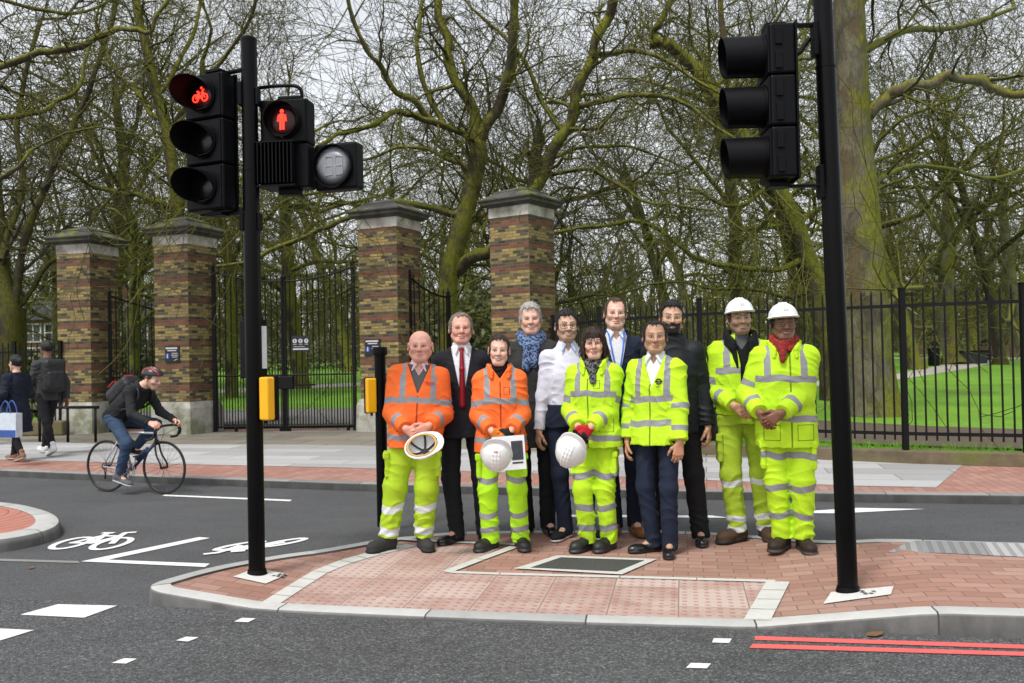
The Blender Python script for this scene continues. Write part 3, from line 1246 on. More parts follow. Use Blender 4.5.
def glasses(root, J, sp, mat, r=(.024, .017), wire=.0016, lens=False, safety=False):
    c, M, k = J['hc'], J['HM'], J['hs']; fw = sp.get('fw', 1.0) * 1.10
    P = lambda x, y, z: c + M @ (np.array((x * fw, y, z)) * k)
    b = MB()
    if not safety:
        for s in (-1, 1):
            pts = []
            for i in range(21):
                a = 2 * math.pi * i / 20
                cx = math.copysign(abs(math.cos(a)) ** .6, math.cos(a)); cz = math.copysign(abs(math.sin(a)) ** .6, math.sin(a))
                pts.append(P(s * .033 + r[0] * cx, -.094 + .010 * abs(s * .033 + r[0] * cx - 0) / .06, -.003 + r[1] * cz))
            b.tube(pts, wire, 6, caps=False)
            b.tube([P(s * .057, -.084, .006), P(s * .078, -.05, .006), P(s * .081, .012, .006)], wire, 6)
        b.tube([P(-.010, -.100, .002), P(0, -.103, .005), P(.010, -.100, .002)], wire, 6)
    else:
        b.tube([P(.066 * math.sin(t), -.030 - .072 * math.cos(t), .016) for t in np.linspace(-1.25, 1.25, 17)], .0022, 6)
        for s in (-1, 1): b.tube([P(s * .064, -.052, .014), P(s * .080, -.02, .010), P(s * .082, .02, .006)], .0022, 6)
    g = b.build('glasses', mat, root, smooth=True)
    if safety:
        l = MB()
        ts = np.linspace(-1.2, 1.2, 19); zs = np.linspace(.016, -.026, 5)
        Vv = [P(.066 * math.sin(t), -.031 - (.072 - .25 * (0.016 - z) * .35) * math.cos(t), z) for z in zs for t in ts]
        n = len(ts)
        Ff = [(i * n + j, i * n + j + 1, (i + 1) * n + j + 1, (i + 1) * n + j) for i in range(len(zs) - 1) for j in range(n - 1)]
        l.add(Vv, Ff)
        lo = l.build('lens', glass_mat(), g, smooth=True)
        md = lo.modifiers.new('thick', 'SOLIDIFY'); md.thickness = .0015
    return g


_helm = {}


def helmet_mesh():
    if 'm' in _helm: return _helm['m']
    S = SDF()
    S.u(ell((0, .004, .0), (.112, .138, .118)), .01)
    for x in (-.022, 0, .022):
        pts = [(x, .004 + .137 * math.sin(t), .1165 * math.cos(t) * math.sqrt(1 - (x / .112) ** 2)) for t in np.linspace(-1.0, 1.0, 9)]
        for a, b in zip(pts[:-1], pts[1:]): S.u(cone(a, b, .005), .010)
    S.u(ell((0, -.085, .004), (.100, .092, .0075)), .012)
    S.u(ell((0, .004, .002), (.123, .149, .0065)), .010)
    S.s(ell((0, .004, -.004), (.106, .132, .113)), .003)
    S.post.append(lambda P, d: np.maximum(d, -.006 - P[:, 2]))
    V, F = S.mesh(.0035)
    m, nt, b = material('white_helmet_plastic')
    co = nt.coord('Object')
    n = nt.noise(co, 7.0, 5.0, .7)
    nt.put(b.inputs['Base Color'], nt.mix(nt.ramp(n, [(.45, 0.0), (.75, 1.0)]), (.80, .80, .79), (.66, .65, .62)))
    nt.put(b.inputs['Roughness'], nt.math('MULTIPLY_ADD', n, .25, .2))
    _helm['mat'] = m
    _helm['m'] = fast_mesh('hard_hat', V, F, m)
    return _helm['m']


def hat_logo(parent, col, w=.03, h=.02, z=.055):
    b = MB()
    y = -.138 * math.sqrt(max(0, 1 - (z / .118) ** 2)) + .004
    n = unit((0, y / .138 ** 2, z / .118 ** 2))
    R = rot_to(n, (0, 0, 1))
    c = np.array((.0, y, z)) + n * .009
    for dx, s in ((-w * .3, w * .45), (w * .32, w * .3)):
        b.box(c + R @ np.array((dx, 0, 0)), (s, h, .002), R=R)
    return b.build('emblem', simple('emblem_' + '%.2f' % col[0], col, .5), parent)


def harness(parent):
    b = MB()
    for k in range(3):
        a = math.pi * k / 3 + .3
        pts = [(.100 * math.cos(a) * math.cos(t), .124 * math.sin(a) * math.cos(t), .095 * math.sin(t) - .0) for t in np.linspace(.05, math.pi - .05, 11)]
        b.tube(pts, .008, 6)
    b.lathe([(.022, .088), (.024, .092), (.0, .094)], 12)
    h = b.build('harness', simple('black_webbing', (.012, .012, .013), .7), parent, smooth=True)
    b2 = MB(); b2.ring((0, .004, -.002), .098, .009, (0, 0, 1), 32, 6)
    s = b2.build('sweatband', simple('tan_foam', (.55, .33, .10), .8), parent, smooth=True)
    s.scale = (1, 1.2, 1)
    return h


def frame_from(J, p):
    return Matrix.Translation(Vector(p))
# ================================================================= ground, kerbs, paving, markings
def px(pts, z=0.0):
    return [gnd(u, v, z)[:2] for u, v in pts]


def in_poly(P, x, y):
    c = False
    n = len(P)
    for i in range(n):
        x1, y1 = P[i]; x2, y2 = P[(i + 1) % n]
        if (y1 > y) != (y2 > y) and x < (x2 - x1) * (y - y1) / (y2 - y1) + x1: c = not c
    return c


def poly_dist(P, x, y):
    if in_poly(P, x, y): return 0.0
    d = 1e9
    for i in range(len(P)):
        a = np.array(P[i]); b = np.array(P[(i + 1) % len(P)])
        t = np.clip(((x, y) - a) @ (b - a) / ((b - a) @ (b - a)), 0, 1)
        d = min(d, float(np.hypot(*(np.array((x, y)) - a - t * (b - a)))))
    return d


# the dropped crossing: level with the road; the island rises to kerb height on both sides of it
CROSS = px([(266, 607), (322, 572), (348, 562), (400, 548), (425, 520), (735, 520), (775, 583), (748, 625)], .01) 
CROSS = CROSS[:4] + [tuple(gnd(440, 525, .0)[:2]), tuple(gnd(735, 522, 0)[:2])] + CROSS[6:]
HI = .115


def hz(x, y):
    t = min(poly_dist(CROSS, x, y) / .92, 1.0)
    return .010 + (HI - .010) * t


# ---- materials
def asphalt(name, base, speck, scale, bump):
    m, nt, b = material(name)
    co = nt.coord('Object')
    vo = nt.new('ShaderNodeTexVoronoi'); vo.inputs['Scale'].default_value = scale; nt.l.new(co, vo.inputs['Vector'])
    g = nt.ramp(nt.sep(vo.outputs['Color'])[0], [(.0, base * .45), (.45, base), (.80, base * 1.5), (1.0, speck)])
    big = nt.noise(co, .7, 5.0, .6)
    mid_ = nt.noise(nt.mapping(co, (.35, 1.6, 1), rot=(0, 0, RAD(14))), 2.2, 4.0, .6)
    f = nt.math('ADD', nt.math('MULTIPLY_ADD', big, .7, .40), nt.math('MULTIPLY', mid_, .55))
    c = nt.mix(1.0, g, f, 'MULTIPLY')
    c = nt.mix(1.0, c, (.985, 1.0, 1.02), 'MULTIPLY')
    st = nt.ramp(nt.noise(co, 3.1, 4.0, .7), [(.60, 0.0), (.72, 1.0)])
    c = nt.mix(nt.math('MULTIPLY', st, .35), c, (base * .6, base * .58, base * .55))
    nt.put(b.inputs['Base Color'], c)
    nt.put(b.inputs['Roughness'], nt.math('MULTIPLY_ADD', big, -.25, .88))
    h = nt.math('ADD', vo.outputs['Distance'], nt.math('MULTIPLY', nt.noise(co, scale * 2.2, 2.0), .5))
    nt.put(b.inputs['Normal'], nt.bump(h, bump, .012))
    return m


m_road = asphalt('coarse_asphalt', .066, .21, 120.0, .75)
m_track = asphalt('smooth_asphalt', .064, .105, 190.0, .30)


def blocks(name, c1, c2, c3, bw=.2, bh=.1, joint=.004, jcol=(.17, .115, .09), rot=0.0, use_uv=False, dirt=.35):
    m, nt, b = material(name)
    co = nt.mapping(nt.coord('UV' if use_uv else 'Object'), rot=(0, 0, rot))
    br = nt.new('ShaderNodeTexBrick')
    nt.l.new(co, br.inputs['Vector'])
    br.inputs['Color1'].default_value = (0, 0, 0, 1); br.inputs['Color2'].default_value = (1, 1, 1, 1); br.inputs['Mortar'].default_value = (0, 0, 0, 1)
    br.inputs['Scale'].default_value = 1.0; br.inputs['Mortar Size'].default_value = joint; br.inputs['Mortar Smooth'].default_value = .15
    br.inputs['Bias'].default_value = 0; br.inputs['Brick Width'].default_value = bw; br.inputs['Row Height'].default_value = bh
    br.offset = .5
    c = nt.ramp(br.outputs['Color'], [(0.0, c1), (.5, c2), (1.0, c3)])
    n = nt.noise(co, 90.0, 3.0, .7)
    c = nt.mix(1.0, c, nt.math('MULTIPLY_ADD', n, .36, .82), 'MULTIPLY')
    gum = nt.new('ShaderNodeTexVoronoi'); gum.inputs['Scale'].default_value = 2.6; nt.l.new(co, gum.inputs['Vector'])
    c = nt.mix(nt.math('MULTIPLY', nt.math('LESS_THAN', gum.outputs['Distance'], .045), .55), c, (.10, .085, .075))
    d = nt.noise(co, 1.1, 5.0, .65)
    c = nt.mix(nt.math('MULTIPLY', nt.ramp(d, [(.42, 0.0), (.75, 1.0)]), dirt), c, (.30, .24, .20))
    c = nt.mix(br.outputs['Fac'], c, jcol)
    nt.put(b.inputs['Base Color'], c)
    b.inputs['Roughness'].default_value = .85
    h = nt.math('MULTIPLY_ADD', br.outputs['Fac'], -1.0, nt.math('MULTIPLY', n, .25))
    nt.put(b.inputs['Normal'], nt.bump(h, .6, .006))
    return m


KDIR = px([(265, 608), (745, 627)], 0.0)
KANG = math.atan2(KDIR[1][1] - KDIR[0][1], KDIR[1][0] - KDIR[0][0])
m_block = blocks('red_paving_blocks', (.28, .140, .100), (.335, .178, .132), (.385, .225, .175), rot=-KANG)
FANG = math.atan2(*(gnd(1024, 502, 0) - gnd(700, 497, 0))[[1, 0]])
m_block2 = blocks('far_red_blocks', (.30, .14, .105), (.34, .165, .125), (.39, .205, .16), rot=-FANG + math.pi / 2)
m_slab = blocks('grey_paving_slabs', (.29, .29, .285), (.37, .37, .365), (.44, .44, .435), 1.35, .45, .006, (.13, .13, .12), rot=-FANG, dirt=.25)
m_mossy = blocks('mossy_old_flags', (.15, .14, .105), (.20, .18, .14), (.24, .22, .175), 1.1, .7, .012, (.07, .08, .03), rot=-FANG, dirt=.5)
m_kerb = simple('kerb_concrete', (.42, .42, .41), .85, var=.24, scale=5.0, bump=.35, bscale=140.0)
m_strip = simple('pale_edge_stone', (.52, .515, .48), .85, var=.15, scale=9.0, bump=.25, bscale=140.0)
m_paint = simple('white_road_paint', (.74, .74, .72), .6, var=.16, scale=28.0, bump=.5, bscale=120.0)
m_redp = simple('red_road_paint', (.70, .115, .105), .6, var=.18, scale=26.0, bump=.5, bscale=120.0)


def drape(name, poly, zf, mat, step=.12, off=0.0, kind='structure', thick=0.0):
    """fill polygon, cut it into cells, lay it on the height function"""
    bm = bmesh.new()
    vs_ = [bm.verts.new((p[0], p[1], 0)) for p in poly]
    bm.faces.new(vs_)
    bm.normal_update()
    if step:
        xs = [v.co.x for v in bm.verts]; ys = [v.co.y for v in bm.verts]
        for ax, lo, hi in ((0, min(xs), max(xs)), (1, min(ys), max(ys))):
            k = lo + step
            while k < hi:
                co_ = [0, 0, 0]; no = [0, 0, 0]; co_[ax] = k; no[ax] = 1
                bmesh.ops.bisect_plane(bm, geom=bm.verts[:] + bm.edges[:] + bm.faces[:], plane_co=co_, plane_no=no, dist=1e-5)
                k += step
    bmesh.ops.triangulate(bm, faces=bm.faces[:])
    for f_ in bm.faces:
        if f_.normal.z < 0: f_.normal_flip()
    for v in bm.verts: v.co.z = (zf(v.co.x, v.co.y) if callable(zf) else zf) + off
    me = bpy.data.meshes.new(name); bm.to_mesh(me); bm.free()
    me.materials.append(mat)
    if step and callable(zf): me.polygons.foreach_set('use_smooth', [True] * len(me.polygons))
    o = link(name, me)
    return tag(o, kind=kind) if kind else o


def sheet(name, poly, z, mat): return drape(name, poly, z, mat, step=0)


# ---- the big ground sheet and the roads
sheet('ground', [(-600, -60), (600, -60), (600, 900), (-600, 900)], -.05, simple('earth', (.08, .065, .045), .95))
sheet('road', [(-60, -8), (60, -8), (60, 30), (-60, 60)], 0.0, m_track)
EDGE = px([(-260, 588), (0, 598), (145, 606), (300, 618), (745, 632), (1024, 641), (1400, 655)], 0)
sheet('road', [(-40, -6)] + [(-40, EDGE[0][1] + 3)] + list(EDGE) + [(40, EDGE[-1][1] - 8), (40, -6)], .004, m_road)

# ---- the island the group stands on
FRONT = px([(172, 607), (265, 611.5), (345, 616), (500, 623), (745, 629), (911, 634), (1024, 638), (1330, 648)], 0.0)
CORNER = px([(148.5, 602.5), (155, 606)], 0.0)
BACKL = px([(325.5, 540), (280, 547.5), (228.5, 558.5), (190, 569), (163, 577.5), (154, 580.5)], HI)
BACKR = px([(1330, 552), (1024, 542.5), (912, 539.5), (820, 535)], HI) + px([(735, 531.5), (600, 530), (500, 530.5), (430, 532)], .012)
OUT = BACKL + CORNER + FRONT + BACKR


def smooth_out(P, it=1):
    for _ in range(it):
        Q = []
        for i in range(len(P)):
            a, b = np.array(P[i]), np.array(P[(i + 1) % len(P)])
            Q += [a * .75 + b * .25, a * .25 + b * .75]
        P = Q
    return [tuple(p) for p in P]


OUT = smooth_out(OUT, 2)
# resample evenly
def resample(P, d=.12):
    R_ = []
    for i in range(len(P)):
        a, b = np.array(P[i]), np.array(P[(i + 1) % len(P)])
        n = max(1, int(np.linalg.norm(b - a) / d))
        R_ += [tuple(a + (b - a) * k / n) for k in range(n)]
    return R_


OUT = resample(OUT)
_ar = sum(OUT[i][0] * OUT[(i + 1) % len(OUT)][1] - OUT[(i + 1) % len(OUT)][0] * OUT[i][1] for i in range(len(OUT)))
if _ar < 0: OUT = OUT[::-1]
n_ = len(OUT)
NRM = []
for i in range(n_):
    t = np.array(OUT[(i + 1) % n_]) - np.array(OUT[i - 1]); t /= np.linalg.norm(t) + 1e-9
    NRM.append(np.array((t[1], -t[0])))
KW = .12
inner = [tuple(np.array(p) - k * KW) for p, k in zip(OUT, NRM)]
drape('island_paving', inner, hz, m_block, .16)


def kerb_mat(tone=1.0):
    m, nt, b = material('kerb_stones')
    uv = nt.coord('UV'); co = nt.coord('Object')
    s = nt.sep(uv)[0]
    fr = nt.math('FRACT', nt.math('DIVIDE', s, .915))
    j = nt.math('LESS_THAN', nt.math('ABSOLUTE', nt.math('SUBTRACT', fr, .5)), .0055)
    per = nt.new('ShaderNodeTexWhiteNoise', noise_dimensions='1D'); nt.l.new(nt.math('FLOOR', nt.math('ADD', nt.math('DIVIDE', s, .915), .5)), per.inputs['W'])
    n = nt.noise(co, 6.0, 5.0, .65); n2 = nt.noise(co, 120.0, 2.0)
    c = nt.mix(per.outputs['Value'], (.33, .33, .325), (.47, .465, .45))
    c = nt.mix(1.0, c, nt.math('MULTIPLY_ADD', n, .5, .74), 'MULTIPLY')
    # steep faces are mixed to dark grey, slightly uneven by noise
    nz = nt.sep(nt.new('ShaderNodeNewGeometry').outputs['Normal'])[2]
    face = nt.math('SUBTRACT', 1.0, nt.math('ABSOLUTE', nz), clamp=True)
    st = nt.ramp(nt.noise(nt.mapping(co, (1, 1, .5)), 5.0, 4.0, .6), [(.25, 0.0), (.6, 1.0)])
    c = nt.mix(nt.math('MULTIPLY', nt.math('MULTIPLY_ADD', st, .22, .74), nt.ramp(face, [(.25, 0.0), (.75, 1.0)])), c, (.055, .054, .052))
    c = nt.mix(1.0, c, (tone, tone, tone * .98), 'MULTIPLY')
    c = nt.mix(j, c, (.05, .05, .045))
    nt.put(b.inputs['Base Color'], c); b.inputs['Roughness'].default_value = .85
    nt.put(b.inputs['Normal'], nt.bump(nt.math('MULTIPLY_ADD', j, -2.0, n2), .35, .006))
    return m


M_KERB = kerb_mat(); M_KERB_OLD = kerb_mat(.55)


def kerb_ring(name, P, N, zf, w=KW, closed=True, base=-.04, bev=.016, mat=None):
    V, F, U = [], [], []
    n = len(P); L = 0
    for i in range(n):
        p = np.array(P[i]); k = np.array(N[i]); z = zf(*p)
        if i: L += float(np.linalg.norm(p - np.array(P[i - 1])))
        pr = [(-w, z - .06), (-w, z + .0025), (-bev - .004, z + .003), (-bev * .35, z - bev * .25), (0, z - bev), (.006, base)]
        for j, (d, zz) in enumerate(pr):
            q_ = p + k * d
            V.append((q_[0], q_[1], zz)); U.append((L, j * .05))
    m = n if closed else n - 1
    fu = []
    for i in range(m):
        i2 = (i + 1) % n
        for j in range(5):
            f_ = (i * 6 + j, i * 6 + j + 1, i2 * 6 + j + 1, i2 * 6 + j)
            F.append(f_)
            us = [U[x] for x in f_]
            if i2 == 0: us[2] = (L + .1, us[2][1]); us[3] = (L + .1, us[3][1])
            fu.append(us)
    b = MB(); b.add(V, F, 0, fu)
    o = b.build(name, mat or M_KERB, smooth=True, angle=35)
    bm = bmesh.new(); bm.from_mesh(o.data); bmesh.ops.recalc_face_normals(bm, faces=bm.faces[:])
    bm.to_mesh(o.data); bm.free()
    tag(o, kind='structure')
    return o


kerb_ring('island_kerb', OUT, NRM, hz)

# ---- tactile paving, edging strips, covers on the island
def tactile_mat():
    m, nt, b = material('blister_paving')
    co = nt.mapping(nt.coord('Object'), rot=(0, 0, -KANG), loc=(.06, .03, 0))
    g = nt.new('ShaderNodeTexBrick'); nt.l.new(co, g.inputs['Vector']); g.offset = 0.0
    g.inputs['Color1'].default_value = (0, 0, 0, 1); g.inputs['Color2'].default_value = (1, 1, 1, 1)
    g.inputs['Scale'].default_value = 1; g.inputs['Brick Width'].default_value = .4; g.inputs['Row Height'].default_value = .4
    g.inputs['Mortar Size'].default_value = .0035; g.inputs['Mortar Smooth'].default_value = .1
    s = nt.sep(co)
    fx = nt.math('SUBTRACT', nt.math('FRACT', nt.math('DIVIDE', s[0], .0667)), .5)
    fy = nt.math('SUBTRACT', nt.math('FRACT', nt.math('DIVIDE', s[1], .0667)), .5)
    r = nt.math('SQRT', nt.math('ADD', nt.math('MULTIPLY', fx, fx), nt.math('MULTIPLY', fy, fy)))
    dome = nt.ramp(r, [(.16, 1.0), (.25, 0.0)])
    c = nt.ramp(g.outputs['Color'], [(0.0, (.31, .183, .148)), (.45, (.35, .215, .178)), (.8, (.40, .27, .23)), (1.0, (.50, .39, .35))])
    n = nt.noise(co, 3.0, 5.0, .7)
    c = nt.mix(nt.math('MULTIPLY', nt.ramp(n, [(.36, 0.0), (.68, 1.0)]), .7), c, (.50, .41, .355))
    c = nt.mix(1.0, c, nt.math('MULTIPLY_ADD', nt.noise(co, 130.0, 2.0), .3, .85), 'MULTIPLY')
    c = nt.mix(nt.math('MULTIPLY', dome, .55), c, (.36, .13, .10))      # domes worn to the red core
    c = nt.mix(g.outputs['Fac'], c, (.24, .165, .14))
    nt.put(b.inputs['Base Color'], c); b.inputs['Roughness'].default_value = .85
    h = nt.math('SUBTRACT', nt.math('MULTIPLY', dome, 1.0), g.outputs['Fac'])
    nt.put(b.inputs['Normal'], nt.bump(h, .9, .006))
    return m


TZ = .012
TACT = px([(274, 606), (322, 574), (350, 563.5), (412, 545), (502, 547.5), (447, 573.5), (768, 583), (749, 622), (500, 616)], TZ)
drape('tactile_paving', TACT, hz, tactile_mat(), .2, .004)


def strip(name, pts, w, off, mat, z=TZ, joints=.2):
    P = [np.array(gnd(u, v, z)[:2]) for u, v in pts]
    L, R_ = [], []
    for i in range(len(P)):
        t = P[min(i + 1, len(P) - 1)] - P[max(i - 1, 0)]; t /= np.linalg.norm(t)
        n = np.array((-t[1], t[0])) * w / 2
        L.append(tuple(P[i] + n)); R_.append(tuple(P[i] - n))
    # separate stones with a hairline joint
    mb = MB(); k = 0
    for i in range(len(P) - 1):
        a, b_ = P[i], P[i + 1]; d = b_ - a; ln = np.linalg.norm(d); m = max(1, round(ln / joints))
        for q_ in range(m):
            t0, t1 = q_ / m + .004 / ln, (q_ + 1) / m - .004 / ln
            lp = lambda A, B, t: np.array(A) + (np.array(B) - np.array(A)) * t
            cs = [lp(R_[i], R_[i + 1], t0), lp(R_[i], R_[i + 1], t1), lp(L[i], L[i + 1], t1), lp(L[i], L[i + 1], t0)]
            mb.add([(c_[0], c_[1], hz(*c_) + off) for c_ in cs], [(0, 1, 2, 3)])
    return tag(mb.build(name, mat), kind='structure')


strip('edging_strip', [(268, 606), (296, 588), (320, 573), (346, 562.5), (376, 554), (412, 545.5)], .115, .008, m_strip)
strip('edging_strip', [(757, 622), (778, 583)], .145, .008, m_strip)
strip('edging_strip', [(776, 582), (620, 577.5), (500, 574.5), (449, 572.6)], .055, .008, m_strip, joints=.6)
strip('edging_strip', [(446, 573), (480, 560), (514, 547.5)], .075, .0095, m_strip, joints=.6)
strip('edging_strip', [(395, 541), (450, 542.5), (520, 545)], .06, .0085, m_strip, joints=.6)
# recessed cover with dark infill
fr = px([(514, 569.5), (557, 556.3), (657, 560), (622, 575.5)], TZ)
inn = px([(530, 568.8), (561, 558.3), (645, 561.3), (617, 572.8)], TZ)
mb = MB()
A_ = [(p[0], p[1], .020) for p in fr]; B_ = [(p[0], p[1], .020) for p in inn]
mb.add(A_ + B_, [(i, (i + 1) % 4, 4 + (i + 1) % 4, 4 + i) for i in range(4)])
tag(mb.build('inspection_cover', m_strip), 'dark inspection cover in a pale frame set into the red paving', 'manhole cover')
_cv = [o for o in bpy.data.objects if o.name == 'inspection_cover'][0]
mi_, nti, bi = material('cover_infill')
coi = nti.mapping(nti.coord('Object'), rot=(0, 0, -KANG))
wv = nti.new('ShaderNodeTexWave'); wv.inputs['Scale'].default_value = 14.0; wv.bands_direction = 'Y'; nti.l.new(coi, wv.inputs['Vector'])
nti.put(bi.inputs['Base Color'], nti.mix(nti.noise(coi, 40.0, 4.0), (.028, .028, .028), (.085, .083, .08))); bi.inputs['Roughness'].default_value = .7
nti.put(bi.inputs['Normal'], nti.bump(nti.math('ADD', wv.outputs['Fac'], nti.noise(coi, 60.0)), .5, .006))
mb = MB(); mb.add([(p[0], p[1], .0185) for p in inn], [(0, 1, 2, 3)]); mb.build('infill', mi_, _cv)
# grooved grey slabs at the right
mg, ntg, bgn = material('grooved_slabs')
gx = ntg.sep(ntg.mapping(ntg.coord('Object'), rot=(0, 0, -KANG + .18)))
gr = ntg.ramp(ntg.math('ABSOLUTE', ntg.math('SUBTRACT', ntg.math('FRACT', ntg.math('DIVIDE', gx[0], .07)), .5)), [(.12, 1.0), (.24, 0.0)])
wn = ntg.new('ShaderNodeTexWhiteNoise', noise_dimensions='1D'); ntg.l.new(ntg.math('FLOOR', ntg.math('DIVIDE', gx[0], .4)), wn.inputs['W'])
cg = ntg.mix(wn.outputs['Value'], (.20, .20, .20), (.40, .40, .39))
ntg.put(bgn.inputs['Base Color'], ntg.mix(ntg.math('MULTIPLY', gr, .5), cg, (.12, .12, .12))); bgn.inputs['Roughness'].default_value = .85
ntg.put(bgn.inputs['Normal'], ntg.bump(ntg.math('MULTIPLY', gr, -1.0), .8, .008))
drape('grooved_paving', px([(888, 551), (914, 541), (1024, 544), (1150, 548), (1150, 563), (1024, 557.5)], HI), hz, mg, .3, .004)
m_conc = simple('pale_concrete', (.60, .59, .56), .85, var=.14, scale=30.0, bump=.3, bscale=160.0)
# pale foundations round the posts
def plate(name, pts, z, hole, marks, label):
    P = px(pts, z)
    o = drape(name, P, hz, m_conc, .08, .007, kind=None)
    tag(o, label, 'base plate', 'concrete surrounds of the signal posts')
    mb = MB()
    c = np.array(gnd(*marks, z)[:2])
    for i in range(4):
        for j in range(2):
            if (i * 2 + j) % 5 == 3: continue
            mb.box((c[0] + (i - 1.5) * .032, c[1] + (j - .5) * .045 - i * .006, hz(c[0], c[1]) + .0085), (.022, .030, .0015))
    mb.build('stamped_mark', simple('stamp_grey', (.10, .10, .10), .8), o)


plate('post_surround', [(233, 570.5), (265.5, 573), (287.5, 563.5), (256, 561.5)], .108, None, (277, 565), 'pale concrete surround at the foot of the left signal post')
plate('post_surround', [(823, 594.5), (891, 592), (893.5, 584), (831, 583.5)], .108, None, (872, 588), 'pale concrete surround at the foot of the right signal post')

# ---- paint on the road
def paint(pts, mat=m_paint, z=.0, off=.007, name='road_marking'):
    return sheet(name, px(pts, z), z + off, mat)


paint([(81, 562), (205, 567.6), (210, 564.2), (108, 560.3), (210, 538.5), (199, 537.6)], off=.005)
paint([(20, 616), (58, 605.5), (117, 607), (84, 619)], off=.0085)
paint([(-30, 640), (-20, 629), (34, 631.5), (0, 642)], off=.0085)
for p in ([(234, 623), (242, 619.3), (256, 619.8), (248, 623.6)], [(176, 642), (186, 638.2), (199, 638.8), (188, 643)], [(112, 664.5), (124, 659.8), (137, 660.4), (126, 665.2)],
          [(712, 644), (714, 639.8), (732, 640.2), (729, 644.6)], [(686, 669.5), (691, 664.6), (711, 665.2), (707, 670)]): paint(p, off=.0085, name='road_stud_marking')
paint([(162, 496.3), (165, 495.0), (292, 500.2), (290, 501.7)], off=.005)
paint([(776, 513.5), (858, 508.3), (925, 509.5), (840, 513.8)], off=.005)
paint([(560, 517.5), (560, 515.2), (712, 516.0), (730, 518.3)], off=.005)
paint([(755, 641.5), (755, 637.5), (1060, 647.5), (1060, 651.6)], m_redp, off=.0085, name='red_line_marking')
paint([(749, 649.5), (753, 645.3), (1060, 654.6), (1060, 658.6)], m_redp, off=.0085, name='red_line_marking')
paint([(-60, 557.2), (78, 561.5), (80, 563.5), (-60, 559.8)], simple('worn_joint', (.22, .215, .20), .8), off=.004, name='road_joint')


def bike_mark(O, ex, ey, s=1.0):
    """painted cycle symbol: O centre, ex along the cycle, ey up the cycle (road plane vectors)"""
    mb = MB()
    O, ex, ey = (np.array(a, float)[:2] for a in (O, ex, ey))

    def line(pts, w=.055):
        for a, b_ in zip(pts[:-1], pts[1:]):
            A = O + ex * a[0] + ey * a[1]; B = O + ex * b_[0] + ey * b_[1]
            d = B - A; ln = np.linalg.norm(d); d = d / ln; nn = np.array((-d[1], d[0])) * w / 2
            A = A - d * w * .25; B = B + d * w * .25
            z = .006 + .0002 * len(mb.v) / 4 * .2
            mb.add([(*(A + nn), z), (*(A - nn), z), (*(B - nn), z), (*(B + nn), z)], [(3, 2, 1, 0)])
    for cx in (-.5, .5):
        line([(cx + .33 * math.cos(t), .33 * math.sin(t)) for t in np.linspace(0, 2 * math.pi, 25)])
    line([(-.5, 0), (-.20, .42), (.26, .42), (0, 0), (-.5, 0)]); line([(0, 0), (-.24, .60)]); line([(-.36, .60), (-.12, .60)])
    line([(.5, 0), (.26, .42), (.20, .62), (.40, .66)])
    return tag(mb.build('cycle_symbol_marking', m_paint), kind='structure')


def mark_from(w1, w2, top):
    a, b_, t = (gnd(*p, 0)[:2] for p in (w1, w2, top))
    O = (a + b_) / 2
    bike_mark(O, (b_ - a), (t - O) / .62)


mark_from((72, 543.6), (112, 544.2), (118, 533.5))
mark_from((283, 543.2), (240, 546.3), (226, 553.0))

# ---- small litter: fallen leaves on the road
def leaf_thing(u, v, z, rz, s, label):
    b = MB(); V = [(-.5, 0, .02), (-.2, .22, .05), (.15, .26, .02), (.5, 0, .06), (.15, -.24, .05), (-.2, -.22, .01), (0, 0, -.03)]
    b.add([(x * s, y * s, zz * s + .012) for x, y, zz in V], [(0, 1, 6), (1, 2, 6), (2, 3, 6), (3, 4, 6), (4, 5, 6), (5, 0, 6)])
    o = b.build('fallen_leaf', simple('dry_leaf', (.17, .085, .03), .8, var=.4), loc=gnd(u, v, z), rz=rz)
    tag(o, label, 'leaf')


leaf_thing(875, 636.5, 0, .4, .12, 'brown dry leaf lying against the kerb near the right signal post')
leaf_thing(31, 569, 0, 1.1, .07, 'small dark leaf on the cycle track near the worn joint')
leaf_thing(606, 500, 0, 2.1, .06, 'tiny leaf on the far side of the cycle track behind the group')

# ---- left island
LI = px([(-80, 497), (-20, 499.5), (22, 502.5), (50, 509), (62, 516.5), (60, 524), (40, 531.5), (0, 538.5), (-60, 543), (-160, 540), (-200, 520), (-160, 500)], HI)
LI = resample(smooth_out(LI, 2), .15)
if sum(LI[i][0] * LI[(i + 1) % len(LI)][1] - LI[(i + 1) % len(LI)][0] * LI[i][1] for i in range(len(LI))) < 0: LI = LI[::-1]
LN = []
for i in range(len(LI)):
    t = np.array(LI[(i + 1) % len(LI)]) - np.array(LI[i - 1]); t /= np.linalg.norm(t); LN.append(np.array((t[1], -t[0])))
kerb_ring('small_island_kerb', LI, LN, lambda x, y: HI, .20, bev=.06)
lc = np.mean(LI, 0)
mr, ntr, brr = material('ring_laid_blocks')
cor = ntr.mapping(ntr.coord('Object'), loc=(-lc[0], -lc[1], 0))
sr = ntr.sep(cor)
rad_ = ntr.math('SQRT', ntr.math('ADD', ntr.math('MULTIPLY', sr[0], sr[0]), ntr.math('MULTIPLY', sr[1], sr[1])))
ring = ntr.math('LESS_THAN', ntr.math('ABSOLUTE', ntr.math('SUBTRACT', ntr.math('FRACT', ntr.math('DIVIDE', rad_, .11)), .5)), .05)
c_ = ntr.mix(ntr.noise(cor, 8.0, 4.0), (.34, .12, .085), (.47, .20, .145))
ntr.put(brr.inputs['Base Color'], ntr.mix(ring, c_, (.12, .07, .05))); brr.inputs['Roughness'].default_value = .85
sheet('small_island_paving', [tuple(np.array(p) - k * .195) for p, k in zip(LI, LN)], HI - .002, mr)

